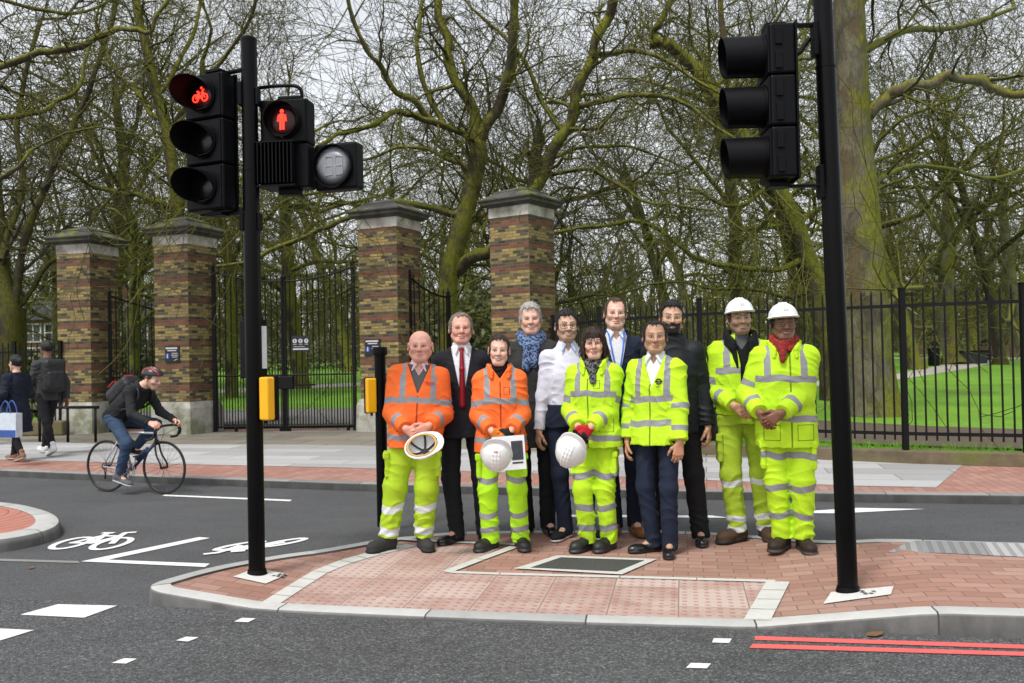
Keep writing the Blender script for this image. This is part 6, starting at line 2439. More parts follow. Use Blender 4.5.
# ================================================================= gate pillars, railings, park
def brick_mat():
    m, nt, b = material('stock_brick')
    uv = nt.coord('UV'); co = nt.coord('Object')
    br = nt.new('ShaderNodeTexBrick'); nt.l.new(uv, br.inputs['Vector'])
    br.inputs['Color1'].default_value = (0, 0, 0, 1); br.inputs['Color2'].default_value = (1, 1, 1, 1)
    br.inputs['Scale'].default_value = 1; br.inputs['Brick Width'].default_value = .165; br.inputs['Row Height'].default_value = .0525
    br.inputs['Mortar Size'].default_value = .006; br.inputs['Mortar Smooth'].default_value = .2; br.offset = .5
    k = br.outputs['Color']
    c = nt.ramp(k, [(0, (.030, .026, .018)), (.18, (.075, .058, .030)), (.36, (.19, .138, .050)), (.55, (.31, .225, .070)), (.72, (.36, .26, .078)), (.88, (.24, .18, .075)), (1, (.44, .32, .10))])
    red = nt.ramp(k, [(0, (.09, .036, .018)), (.5, (.16, .058, .028)), (1, (.23, .090, .040))])
    z = nt.sep(uv)[1]
    fr = nt.math('FRACT', nt.math('DIVIDE', nt.math('SUBTRACT', z, .0), .42))
    band = nt.math('LESS_THAN', fr, .25)
    c = nt.mix(band, c, red)
    slate = nt.math('LESS_THAN', nt.math('ABSOLUTE', nt.math('SUBTRACT', fr, .3125)), .05)
    c = nt.mix(nt.math('MULTIPLY', slate, .75), c, (.025, .02, .017))
    n = nt.noise(co, 3.0, 5.0, .7); n2 = nt.noise(co, 60.0, 3.0, .7)
    c = nt.mix(1.0, c, nt.math('MULTIPLY_ADD', n2, .6, .7), 'MULTIPLY')
    soot = nt.ramp(n, [(.45, 0.0), (.72, 1.0)])
    c = nt.mix(nt.math('MULTIPLY', soot, .42), c, (.035, .03, .024))
    moss = nt.math('MULTIPLY', nt.ramp(nt.noise(co, 2.1, 4.0, .6), [(.5, 0.0), (.7, 1.0)]), .35)
    c = nt.mix(moss, c, (.085, .085, .022))
    c = nt.mix(nt.math('MULTIPLY', br.outputs['Fac'], .8), c, (.13, .115, .085))
    nt.put(b.inputs['Base Color'], c); b.inputs['Roughness'].default_value = .9
    nt.put(b.inputs['Normal'], nt.bump(nt.math('MULTIPLY_ADD', br.outputs['Fac'], -1.0, nt.math('MULTIPLY', n2, .5)), .7, .01))
    return m


def stone_mat(name, c1, c2, moss=(.10, .11, .02), mk=.4, up=.0):
    m, nt, b = material(name)
    co = nt.coord('Object')
    n = nt.noise(co, 4.0, 5.0, .7)
    c = nt.mix(nt.ramp(n, [(.35, 0.0), (.68, 1.0)]), c1, c2)
    g = nt.ramp(nt.noise(co, 2.6, 5.0, .65), [(.48, 0.0), (.62, 1.0)])
    nz = nt.sep(nt.new('ShaderNodeNewGeometry').outputs['Normal'])[2]
    k = nt.math('MULTIPLY', g, nt.math('MULTIPLY_ADD', nz, up, mk, clamp=True), clamp=True)
    c = nt.mix(k, c, nt.mix(nt.noise(co, 30.0), moss, tuple(x * 1.7 for x in moss)))
    nt.put(b.inputs['Base Color'], c); b.inputs['Roughness'].default_value = .92
    nt.put(b.inputs['Normal'], nt.bump(nt.noise(co, 45.0, 4.0, .7), .4, .015))
    return m


m_brick = brick_mat()
m_plinth = stone_mat('weathered_plinth', (.30, .29, .25), (.50, .48, .42), (.07, .085, .015), .62)
m_frieze = stone_mat('pale_frieze', (.30, .28, .24), (.56, .54, .48), (.10, .09, .06), .6)
m_cap = stone_mat('dark_coping', (.030, .029, .027), (.085, .08, .072), (.11, .12, .012), .30, .55)
m_iron = simple('black_iron', (.004, .004, .0045), .55, var=.3, scale=20.0, spec=.22)


def quadstack(b, rows):
    """square rings (half width, z) joined into a solid"""
    V, F = [], []
    for h, z in rows: V += [(-h, -h, z), (h, -h, z), (h, h, z), (-h, h, z)]
    for i in range(len(rows) - 1):
        for k in range(4):
            k2 = (k + 1) % 4
            F.append((i * 4 + k, i * 4 + k2, i * 4 + 4 + k2, i * 4 + 4 + k))
    F.append((3, 2, 1, 0)); n = (len(rows) - 1) * 4; F.append((n, n + 1, n + 2, n + 3))
    b.add(V, F)


PILLARS = {}
PSPEC = [('p1', 90, 433.5, -15.5, 252.5, .80, 'mossy capped brick pillar behind the two walkers'),
         ('p2', 188, 434.5, -20.5, 243.5, .82, 'brick gate pillar right behind the cyclist, with a small notice'),
         ('p3', 393, 432.5, -25.0, 226.0, .86, 'brick gate pillar behind the short black post'),
         ('p4', 526, 432.0, -34.5, 214.0, .87, 'brick gate pillar behind the grey haired man with blue scarf')]
for key, u, v, rz, vt, w_, lab in PSPEC:
    near = gnd(u, v, PZ)
    dvec = unit(np.array((near[0], near[1], 0)))
    c_ = near + dvec * w_ * .68
    H = zat(u, vt, float(near[1])) - PZ
    p = empty('gate_pillar', c_, RAD(rz), lab, 'pillar', 'brick gate pillars')
    h = w_ / 2
    b = MB(); quadstack(b, [(h, .55), (h, H)]); b.build('shaft', m_brick, p)
    b = MB(); quadstack(b, [(h + .07, 0), (h + .06, .50), (h + .015, .62)]); b.build('plinth', m_plinth, p)
    b = MB(); quadstack(b, [(h + .012, H - .002), (h + .012, H + .19)]); b.build('frieze', m_frieze, p)
    b = MB(); quadstack(b, [(h + .04, H + .188), (h + .07, H + .215), (h + .13, H + .24), (h + .13, H + .285), (h + .165, H + .31), (h + .165, H + .335)]); b.build('cornice', m_cap, p)
    b = MB(); quadstack(b, [(h + .15, H + .333), (h - .06, H + .46), (h - .065, H + .49), (h - .18, H + .535), (.05, H + .60)]); b.build('coping', m_cap, p)
    PILLARS[key] = (c_, H, h, p)

# notices on two pillars: black plate, two title lines, a blue round with a white figure, small lines
m_plate = simple('black_notice', (.008, .008, .010), .4)
m_ltr = simple('notice_white', (.55, .56, .58), .5)
m_blue = simple('notice_blue', (.02, .06, .35), .4)


def notice(key, along, z, label):
    c_, H, h, p = PILLARS[key]
    o = link('notice', None) if False else None
    b = MB(); b.box((0, 0, 0), (.34, .02, .31))
    rz = p.rotation_euler[2]
    Rz = np.array(Matrix.Rotation(rz, 3, 'Z'))
    o = b.build('notice', m_plate, loc=c_ + Rz @ np.array((along, -h - .012, z)), rz=rz)
    tag(o, label, 'sign', 'small notices on the gate pillars')
    b = MB()
    b.box((-.01, -.011, .115), (.28, .004, .030)); b.box((.0, -.011, .070), (.21, .004, .020))
    for k, (w_, dz) in enumerate(((.14, .015), (.17, -.02), (.13, -.055))): b.box((.065, -.011, dz), (w_, .004, .012))
    b.tube([(.05, -.012, -.125), (.09, -.012, -.105), (.13, -.012, -.10)], .006, 5)
    b.build('lettering', m_ltr, o)
    b = MB(); b.lathe([(.052, 0), (.052, .006), (0, .006)], 24, (-.105, -.009, -.04), rot_to((0, -1, 0))); r_ = b.build('round_emblem', m_blue, o)
    b = MB(); b.box((-.105, -.017, -.045), (.022, .004, .06)); b.lathe([(.012, 0), (.012, .003), (0, .003)], 12, (-.105, -.015, -.005), rot_to((0, -1, 0))); b.build('figure', m_ltr, r_)


notice('p2', .02, zat(177, 354, PILLARS['p2'][0][1] - .6) - PZ, 'black notice with blue round on the pillar behind the cyclist')
notice('p3', -.13, zat(376, 347, PILLARS['p3'][0][1] - .6) - PZ, 'black notice with blue round on the pillar by the short post')


def spear(b, x, y, z, r=.009, L=.13):
    b.tube([(x, y, z), (x, y, z + L * .35), (x, y, z + L * .45), (x, y, z + L * .6), (x, y, z + L)], [r, r, r * 1.9, r * 1.6, .001], 5)


def leaf(name, A, B, top, label, cat='gate', z0=PZ, gap=.115, group=None, mid_=1.15, dog=True, post=(True, True), pr=.032):
    """iron gate leaf from A to B with rail height top(t)"""
    A, B = np.array(A)[:2], np.array(B)[:2]; L = np.linalg.norm(B - A)
    g = empty(name, (A[0], A[1], z0), math.atan2(B[1] - A[1], B[0] - A[0]), label, cat, group)
    b = MB()
    n = max(2, int(L / gap)); ts = np.linspace(0, 1, n + 1)
    for t in ts[1:-1]:
        z = top(t); b.tube([(t * L, 0, .06), (t * L, 0, z + .02)], .0125, 6); spear(b, t * L, 0, z + .02)
    if dog:
        for t in (ts[:-1] + ts[1:]) / 2:
            b.tube([(t * L, 0, .06), (t * L, 0, mid_ + .07)], .010, 5); spear(b, t * L, 0, mid_ + .07, .008, .10)
    b.build('railings', m_iron, g)
    b = MB()
    tt = np.linspace(0, 1, 13)
    b.tube([(t * L, 0, top(t)) for t in tt], .020, 6); b.tube([(0, 0, mid_), (L, 0, mid_)], .020, 6); b.tube([(0, 0, .10), (L, 0, .10)], .022, 6)
    b.split('rail', m_iron, g)
    for k, t in enumerate((0, 1)):
        if post[k]:
            b = MB(); b.box((t * L, 0, (top(t) + .04) / 2), (pr * 2, pr * 2, top(t) + .04))
            b.lathe([(pr * .9, 0), (pr * 1.3, .05), (pr * .5, .09), (.001, .20)], 8, (t * L, 0, top(t) + .04)); b.build('stile', m_iron, g)
    return g, L


def lerp2(a, b, t): return np.array(a)[:2] * (1 - t) + np.array(b)[:2] * t


c1, c2, c3, c4 = (PILLARS[k][0] for k in ('p1', 'p2', 'p3', 'p4'))


def on_line(a, b, u):
    """point of the line a-b seen at pixel column u (ground row)"""
    best = min(np.linspace(-.2, 1.2, 2801), key=lambda t: abs(proj_u(*(lerp2(a, b, t))) - u))
    return lerp2(a, b, best)


def proj_u(x, y, z=1.0):
    q_ = np.array((x, y, z - HC))
    return CX + FPX * (q_ @ _R) / (q_ @ _F)


gA, gM, gB = on_line(c2, c3, 215), on_line(c2, c3, 284), on_line(c2, c3, 354.5)
zt = lambda P, u, v: zat(u, v, float(P[1])) - PZ
hA, hM, hB = zt(gA, 215, 272), zt(gM, 284, 281.5), zt(gB, 354, 267)
midz = zt(gM, 284, 375)
gl, L_ = leaf('gate_leaf', gA, gM, lambda t: hA + (hM - hA) * (1 - (1 - t) ** 2), 'left leaf of the tall black iron gates behind the left signal post', group='iron gate leaves', mid_=midz)
gr_, L2_ = leaf('gate_leaf', gM + (gB - gM) * .02, gB, lambda t: hM + (hB - hM) * t ** 2, 'right leaf of the tall black iron gates carrying a black sign', group='iron gate leaves', mid_=midz)
b = MB(); b.box((.03, -.03, midz - .15), (.30, .10, .26), bev=.02); b.box((.16, -.03, midz - .20), (.9, .05, .035)); b.build('lock_box', m_iron, gr_)
for k_, g_ in ((L_ * .3, gl), (L2_ * .05, gr_), (L2_ * .9, gr_), (L_ * .95, gl)):
    b = MB(); b.tube([(k_, 0, .0), (k_, 0, .10)], .035, 8); b.build('wheel_stop', m_iron, g_)
# sign on the gate: three pale rounds over small lines
sgp = on_line(c2, c3, 302)
b = MB(); b.box((0, 0, 0), (.36, .02, .30))
so_ = b.build('gate_sign', m_plate, loc=(sgp[0], sgp[1] - .05, zat(302.5, 343.5, sgp[1])), rz=math.atan2((gB - gM)[1], (gB - gM)[0]))
tag(so_, 'black sign with three pale round symbols fixed to the iron gate', 'sign')
b = MB()
for dx in (-.115, 0, .115): b.lathe([(.042, 0), (.042, .005), (0, .005)], 20, (dx, -.009, .05), rot_to((0, -1, 0)))
for dx in (-.115, 0, .115): b.box((dx, -.011, -.015), (.07, .004, .008))
b.box((-.03, -.011, -.062), (.22, .004, .008)); b.box((0, -.011, -.108), (.31, .004, .026)); b.build('symbols', m_ltr, so_)
b = MB()
for dx in (-.115, 0, .115):
    b.box((dx, -.0165, .05), (.012, .004, .045)); b.box((dx, -.0165, .058), (.03, .004, .010))
b.build('figure', m_plate, so_)
# small side gates standing ajar
pA = on_line(c1, c2, 113); pB = lerp2(pA, on_line(c1, c2, 143), 1.0) + np.array((.12, .75))
leaf('side_gate', pA + np.array((0, -.1)), pB, lambda t: 2.75 - .32 * t, 'narrow black iron side gate ajar beside the mossy capped pillar', group='narrow side gates', mid_=midz, pr=.03)
pA = on_line(c3, c4, 411.5); pB = on_line(c3, c4, 442) + np.array((.1, .65))
leaf('side_gate', pA + np.array((0, -.1)), pB, lambda t: 2.95 - .38 * (1 - (1 - t) ** 2), 'narrow black iron side gate ajar behind the man in dark suit', group='narrow side gates', mid_=midz, pr=.035)

# ---- railing fence with its low wall
def at_px(u, d):
    r_ = ray(u, 345); return np.array((r_[0] / r_[1] * d, d))


FPTS = [lerp2(c4, c4, 0) + np.array((.55, -.05)), at_px(600, 13.6), at_px(700, 11.95), at_px(903, 10.62), at_px(1024, 10.1), at_px(1290, 9.0)]


def fence(pts, label, z0, H=1.86, gap=.112, posts=(0, 1, 2, 3, 4, 5), ptop=.10):
    f_ = empty('railing_fence', (pts[0][0], pts[0][1], z0), 0, label, 'fence')
    o_ = np.array(pts[0])
    for i in range(len(pts) - 1):
        a, b_ = pts[i] - o_, pts[i + 1] - o_; L = np.linalg.norm(b_ - a); n = int(L / gap)
        b = MB()
        for k in range(1, n):
            x, y = a + (b_ - a) * k / n
            b.tube([(x, y, .12), (x, y, H - .02)], .0115, 6); b.tube([(x, y, H - .03), (x, y, H + .055), (x, y, H + .11)], [.0115, .0115, .002], 6)
        b.build('railings', m_iron, f_)
        b = MB()
        d = unit(np.array((*(b_ - a), 0))); R_ = np.stack([d, np.cross((0, 0, 1), d), (0, 0, 1)], 1)
        for z in (H - .10, .20): b.box((*((a + b_) / 2), z), (L, .012, .042), R=R_)
        b.split('rail', m_iron, f_)
    for i in posts:
        x, y = pts[i] - o_
        b = MB(); b.box((x, y, (H + ptop) / 2), (.062, .062, H + ptop)); b.box((x, y, H + ptop + .01), (.075, .075, .02)); b.build('post', m_iron, f_)
    return f_


fence(FPTS, 'long black iron railing fence along the park on the right', PZ + .15)
wb = MB()
m_wall = stone_mat('mossy_low_wall', (.10, .075, .045), (.17, .13, .08), (.085, .10, .02), .7)
for i in range(len(FPTS) - 1):
    a, b_ = FPTS[i], FPTS[i + 1]; d = unit(np.array((*(b_ - a), 0))); nn = np.array((-d[1], d[0])); L = np.linalg.norm(b_ - a)
    R_ = np.stack([d, np.array((*nn, 0)), (0, 0, 1)], 1)
    wb.box((*((a + b_) / 2), PZ + .07), (L + .02, .22, .16), R=R_, bev=.012)
tag(wb.build('low_wall', m_wall), 'low mossy brown kerb wall under the right railing fence', 'wall')
LF = [at_px(-160, 17.6), at_px(-60, 17.5), at_px(14, 17.5), at_px(60, 17.5)]
fence(LF, 'black iron railing fence behind the two walkers at far left', PZ, 1.75, posts=(0, 1, 2, 3))
wb = MB(); a, b_ = at_px(-170, 17.2), at_px(64, 17.1); wb.box((*((a + b_) / 2), PZ + .14), (np.linalg.norm(b_ - a), .3, .28), bev=.03)
tag(wb.build('low_wall', m_wall), 'low mossy wall beside the two walkers at far left', 'wall')
kp = at_px(62, 15.6); b = MB(); kz = .62
kr = empty('knee_rail', (kp[0], kp[1], PZ), RAD(-14), 'low black tubular rail in front of the mossy capped pillar', 'barrier')
b.tube([(-.55, 0, kz), (.75, 0, kz)], .028, 10); b.build('top_rail', m_iron, kr, smooth=True)
for x in (-.5, .1, .68):
    b = MB(); b.tube([(x, 0, 0), (x, 0, kz)], .024, 10); b.build('leg', m_iron, kr, smooth=True)

# ---- the park
def pz(x, y):
    return PZ + .012 * np.clip(np.asarray(y) - 13, 0, 66)


def grass_mat():
    m, nt, b = material('spring_grass')
    co = nt.coord('Object')
    n1 = nt.noise(co, .35, 5.0, .65); n2 = nt.noise(co, 6.0, 4.0, .7); n3 = nt.noise(nt.mapping(co, (1, .35, 1)), 40.0, 3.0, .7)
    c = nt.ramp(nt.math('MULTIPLY_ADD', n2, .45, nt.math('MULTIPLY', n1, .55)), [(.30, (.085, .185, .008)), (.5, (.145, .33, .010)), (.70, (.21, .43, .016))])
    c = nt.mix(1.0, c, nt.math('MULTIPLY_ADD', n3, .8, .6), 'MULTIPLY')
    bare = nt.ramp(nt.noise(co, .55, 4.0, .7), [(.55, 0.0), (.72, 1.0)])
    c = nt.mix(nt.math('MULTIPLY', bare, .6), c, (.12, .105, .03))
    lit_ = nt.ramp(nt.noise(co, 9.0, 4.0, .75), [(.66, 0.0), (.70, 1.0)])
    c = nt.mix(nt.math('MULTIPLY', lit_, .6), c, (.11, .075, .035))
    nt.put(b.inputs['Base Color'], c); b.inputs['Roughness'].default_value = .9
    nt.put(b.inputs['Normal'], nt.bump(n3, .8, .05))
    return m


m_grass = grass_mat()
pk = [tuple(FPTS[5] + (12, -4.2)), tuple(FPTS[5] + (0, .1))] + [tuple(p + np.array((0, .1))) for p in FPTS[:5][::-1]] + [tuple(c3[:2] + (0, .6)), tuple(c2[:2] + (0, .7)), tuple(c1[:2] + (0, .7)), tuple(at_px(-160, 17.7)), (-40, 20), (-260, 60), (-260, 420), (260, 420), (260, 30), (30, 9)]
g_ = drape('park_lawn', pk, lambda x, y: float(pz(x, y)), m_grass, step=6.0, off=.02)


def ribbon(name, pts, mat, off):
    return drape(name, [tuple(p) for p in pts], lambda x, y: float(pz(x, y)), mat, step=4.0, off=off)


m_path = simple('tarmac_path', (.17, .165, .155), .9, var=.2, scale=3.0, bump=.2)
m_pale = simple('pale_path', (.42, .39, .33), .9, var=.15, scale=1.2)
m_soil = simple('bare_soil', (.085, .062, .040), .95, var=.3, scale=3.0, bump=.6, bscale=30.0)
ribbon('park_path', [lerp2(c1, c2, -.1) + (0, .75), lerp2(c1, c2, .95) + (0, .72), lerp2(c2, c3, .1) + (0, .7), lerp2(c2, c3, .95) + (0, .7), lerp2(c3, c4, .9) + (0, .7), lerp2(c3, c4, 1.3) + (.2, 2.0), lerp2(c2, c3, .9) + (0, 5.2), lerp2(c2, c3, .1) + (-.5, 5.0), lerp2(c1, c2, 0) + (-2, 4.6)], m_path, .028)
ribbon('soil_bed', [FPTS[0] + (.6, .9), FPTS[1] + (.5, 1.9), FPTS[2] + (.4, 2.1), FPTS[3] + (.2, 1.5), FPTS[4] + (.2, 1.4), FPTS[5] + (.2, 1.4), FPTS[5] + (1.2, 4.0), FPTS[4] + (1.0, 4.4), FPTS[3] + (.9, 5.2), FPTS[2] + (1.3, 5.6), FPTS[1] + (1.0, 4.6)], m_soil, .06)
gp = lambda u, d: at_px(u, d)
ribbon('park_path', [gp(800, 27), gp(900, 31), gp(960, 38), gp(1010, 52), gp(1200, 60), gp(1200, 70), gp(1000, 64), gp(940, 44), gp(890, 34.5), gp(800, 30)], m_pale, .030)
ribbon('park_path', [gp(820, 58), gp(1000, 60), gp(1000, 64), gp(820, 61)], m_pale, .034)
ribbon('park_path', [gp(200, 30), gp(420, 36), gp(700, 34), gp(800, 29), gp(800, 31), gp(700, 37), gp(420, 39.5), gp(200, 33)], m_pale, .032)
# grass blades along the fence
rs = np.random.RandomState(3)
V, F = [], []
for i in range(len(FPTS) - 2):
    a, b_ = FPTS[i + 1] if i else FPTS[0], FPTS[i + 2] if i else FPTS[1]
for seg in range(len(FPTS) - 1):
    a, b_ = FPTS[seg], FPTS[seg + 1]; d = unit(b_ - a); nn = np.array((-d[1], d[0])); L = np.linalg.norm(b_ - a)
    m = int(L * 1500)
    t = rs.rand(m) * L; w_ = .12 + 1.5 * rs.rand(m) ** 1.5
    P = a + d * t[:, None] + nn * w_[:, None]
    h_ = .05 + .07 * rs.rand(m); an_ = rs.rand(m) * 6.28; ln = rs.normal(size=(m, 2)) * .025
    for k in range(m):
        x, y = P[k]; z = float(pz(x, y)) + .015; dx, dy = .006 * math.cos(an_[k]), .006 * math.sin(an_[k]); i0 = len(V)
        V += [(x - dx, y - dy, z), (x + dx, y + dy, z), (x + ln[k, 0], y + ln[k, 1], z + h_[k])]; F.append((i0, i0 + 1, i0 + 2))
mb_, ntb, bb_ = material('grass_blade')
ntb.put(bb_.inputs['Base Color'], ntb.mix(ntb.noise(ntb.coord('Object'), 3.0, 3.0), (.08, .20, .008), (.18, .38, .02))); bb_.inputs['Roughness'].default_value = .7
tag(link('grass', fast_mesh('grass', V, F, mb_, smooth=False)), 'green grass blades growing along the railing fence', 'grass', kind='stuff')

# ---- things in the park
def litter_bin(u, d, label):
    p = at_px(u, d); o = empty('litter_bin', (p[0], p[1], float(pz(*p))), 0, label, 'bin', 'black litter bins in the park')
    b = MB(); b.lathe([(.24, 0), (.27, .05), (.29, .85), (.31, .86), (.31, .92)], 18); b.build('body', m_iron, o, smooth=True, angle=40)
    b = MB(); b.lathe([(.31, 1.05), (.31, 1.10), (.20, 1.22), (0, 1.26)], 18); b.tube([(.27, 0, .9), (.27, 0, 1.06)], .02, 6); b.tube([(-.27, 0, .9), (-.27, 0, 1.06)], .02, 6); b.build('hood', m_iron, o, smooth=True, angle=40)


litter_bin(933.5, 44, 'black litter bin on the lawn left of the thick tree trunk base')
litter_bin(986.5, 52, 'black litter bin beside the pale path on the right')


def bench(u, d, rz, label):
    p = at_px(u, d); o = empty('park_bench', (p[0], p[1], float(pz(*p))), rz, label, 'bench', 'park benches by the paths')
    wd = simple('bench_wood', (.13, .085, .05), .8)
    b = MB()
    for k in range(4): b.box((0, -.2 + .12 * k, .45), (1.7, .09, .04))
    b.build('seat', wd, o)
    b = MB()
    for k in range(3): b.box((0, .24 + .03 * k, .60 + .12 * k), (1.7, .03, .09))
    b.build('backrest', wd, o)
    for x in (-.75, .75):
        b = MB(); b.tube([(x, -.2, 0), (x, -.18, .45), (x, .2, .45), (x, .33, .92)], .025, 6); b.tube([(x, .22, .45), (x, .3, 0)], .025, 6); b.build('leg', m_iron, o)


bench(996, 50, RAD(-20), 'park bench beside the bin next to the pale path')
bench(926, 46, RAD(10), 'park bench left of the thick tree trunk base')
p = at_px(970, 46); o = empty('planter', (p[0], p[1], float(pz(*p))), RAD(8), 'dark low planter box standing on the lawn by the path', 'planter')
b = MB(); b.box((0, 0, .35), (1.5, .7, .62), bev=.03); b.build('box', simple('planter_dark', (.02, .021, .022), .6), o)
b = MB(); b.box((0, 0, .68), (1.62, .82, .07), bev=.02); b.build('rim', m_iron, o)
# ---- far buildings
def house(u0, u1, d, vb, vt, vr, wallm, roofm, label, rows, nwin, white=None):
    a, b_ = at_px(u0, d), at_px(u1, d)
    z0 = float(pz(0, d)) - .3
    W = b_[0] - a[0]; Hh = zat((u0 + u1) / 2, vt, d) - z0; Hr = zat((u0 + u1) / 2, vr, d) - z0
    o = empty('house', (a[0], d, z0), 0, label, 'house')
    b = MB(); b.box((W / 2, 4, Hh / 2), (W, 8, Hh)); b.build('wall', wallm, o)
    b = MB(); V_ = [(-.4, -.4, Hh), (W + .4, -.4, Hh), (W + .4, 8.4, Hh), (-.4, 8.4, Hh), (.6, 4, Hr), (W - .6, 4, Hr)]
    b.add(V_, [(0, 1, 5, 4), (1, 2, 5), (2, 3, 4, 5), (3, 0, 4), (3, 2, 1, 0)]); rf = b.build('roof', roofm, o)
    for cx in (W * .3, W * .8):
        b = MB(); b.box((cx, 4, Hr + .3), (1.0, .7, 1.6)); b.build('chimney', wallm, rf)
    wm = simple('window_white', (.7, .7, .7), .5); gm = simple('window_glass', (.03, .035, .04), .1)
    for r_ in rows:
        for k in range(nwin):
            x = W * (k + .5) / nwin
            b = MB(); b.box((x, -.03, r_), (1.7, .10, 1.35)); w__ = b.build('window', wm, o)
            b = MB()
            for dx in (-.53, 0, .53):
                for dz in (-.3, .32): b.box((x + dx, -.085, r_ + dz), (.44, .02, .54))
            b.build('pane', gm, w__)
    return o


house(-90, 150, 62, 350, 320, 297, simple('far_brick', (.17, .075, .05), .9, var=.2, scale=2.0), simple('slate_roof', (.07, .07, .078), .8, var=.2, scale=2.0), 'brick house with white windows far behind the left fence', (1.6, 3.3), 9)
house(992, 1180, 118, 340, 318, 307, simple('pale_render', (.55, .57, .60), .8, var=.1), simple('slate_roof', (.07, .07, .078), .8), 'pale rendered building far across the park at right', (1.7, 4.2), 8)
# ================================================================= bare trees
def bark_mat(name, c1, c2, moss, mk, scale=3.0, patch=False):
    m, nt, b = material(name)
    co = nt.coord('Object')
    n = nt.noise(nt.mapping(co, (1, 1, .45)), scale, 5.0, .65)
    fine = nt.noise(nt.mapping(co, (1, 1, .3)), scale * 9, 3.0, .7)
    c = nt.mix(nt.ramp(n, [(.38, 0.0), (.62, 1.0)]), c1, c2)
    if patch:
        vo = nt.new('ShaderNodeTexVoronoi'); vo.inputs['Scale'].default_value = 5.5
        nt.l.new(nt.mix(.22, nt.mapping(co, (1, 1, .5)), nt.noise(co, 3.0, 4.0, out=1)), vo.inputs['Vector'])
        pk_ = nt.sep(vo.outputs['Color'])[0]
        c = nt.mix(nt.ramp(pk_, [(.48, 0.0), (.56, .6)]), c, (.17, .15, .09))
        c = nt.mix(nt.ramp(pk_, [(.80, 0.0), (.86, .6)]), c, (.09, .055, .026))
    nz = nt.sep(nt.new('ShaderNodeNewGeometry').outputs['Normal'])
    mo = nt.noise(co, 1.3, 5.0, .65)
    k = nt.math('ADD', mo, nt.math('MULTIPLY', nz[2], .34))
    k = nt.math('ADD', k, nt.math('MULTIPLY', nz[0], .12))
    k = nt.ramp(k, [(.50 - mk * .25, 0.0), (.63 - mk * .25, 1.0)])
    c = nt.mix(nt.math('MULTIPLY', k, .9), c, nt.mix(fine, tuple(x * .55 for x in moss), tuple(x * 1.4 for x in moss)))
    c = nt.mix(1.0, c, nt.math('MULTIPLY_ADD', fine, 1.3, .30), 'MULTIPLY')
    nt.put(b.inputs['Base Color'], c); b.inputs['Roughness'].default_value = .92
    b.inputs['Specular IOR Level'].default_value = .2
    nt.put(b.inputs['Normal'], nt.bump(nt.math('MULTIPLY_ADD', fine, .6, n), .7, .03))
    return m


MOSS = (.150, .155, .018)
bk_plane = bark_mat('plane_bark', (.062, .054, .036), (.150, .135, .092), MOSS, .08, 3.0, True)
bk_moss = bark_mat('mossy_bark', (.036, .030, .018), (.085, .070, .042), MOSS, .40)
bk_dark = bark_mat('dark_bark', (.026, .022, .017), (.055, .046, .033), (.075, .075, .012), .15)
tw_olive = bark_mat('olive_twigs', (.036, .030, .017), (.085, .072, .038), (.115, .12, .018), .42, 2.0)
tw_dark = bark_mat('brown_twigs', (.052, .044, .032), (.10, .085, .060), (.07, .07, .016), .15, 2.0)


def perp(rng, d):
    v = rng.normal(size=3); v -= (v @ d) * d
    return v / (np.linalg.norm(v) + 1e-9)


def grow(tw, rng, p, d, r, L, lvl, nmax, wig=.30, up=.10, nch=(6, 6, 6, 4), rmin=.0062, big=None):
    n = 7 if lvl <= 1 else 5 if lvl == 2 else 4
    pts = [np.array(p, float)]; d = unit(d); dirs = [d]
    for i in range(n - 1):
        t = i / (n - 1)
        d = unit(d + rng.normal(size=3) * wig * (1.0 if lvl < 3 else .7) + np.array((0, 0, up * (t * 2 - .55))))
        dirs.append(d); pts.append(pts[-1] + d * L / (n - 1))
    rad = np.maximum(r * np.linspace(1, .38, n), rmin)
    (big if big is not None and r > .045 else tw).add(pts, rad)
    if lvl >= nmax: return
    m = max(2, int(nch[min(lvl, len(nch) - 1)] * rng.uniform(.7, 1.3)))
    for c in range(m):
        t = rng.uniform(.18, 1.0) if c < m - 1 else 1.0
        x = t * (n - 1); i = min(int(x), n - 2); f = x - i
        q = pts[i] * (1 - f) + pts[i + 1] * f
        ang = rng.uniform(.4, 1.05) if t < .99 else rng.uniform(.1, .4)
        dd = unit(dirs[i] * math.cos(ang) + perp(rng, dirs[i]) * math.sin(ang))
        rr = np.interp(x, range(n), rad) * rng.uniform(.45, .72)
        grow(tw, rng, q, dd, max(rr, rmin), L * rng.uniform(.48, .78), lvl + 1, nmax, wig, up, nch, rmin, big)


def side_growth(tw, rng, pts, rad, every, L, nmax, lvl=2, droop=.0, big=None, up=.10, t0=.08):
    pts = [np.array(p) for p in pts]; acc = every * rng.uniform(0, 1); tot = sum(np.linalg.norm(b - a) for a, b in zip(pts[:-1], pts[1:])); run = 0
    for i in range(len(pts) - 1):
        a, b = pts[i], pts[i + 1]; s = np.linalg.norm(b - a); d = (b - a) / (s + 1e-9)
        while acc < s:
            t = (run + acc) / tot
            if t > t0:
                r0 = rad[i] * rng.uniform(.25, .5)
                dd = unit(d * rng.uniform(.1, .9) + perp(rng, d) + np.array((0, 0, .25 - droop)))
                grow(tw, rng, a + d * acc, dd, max(min(r0, .05), .009), L * rng.uniform(.5, 1.2) * (1.1 - .4 * t), lvl, nmax, big=big, up=up)
            acc += every * rng.uniform(.6, 1.4)
        acc -= s; run += s


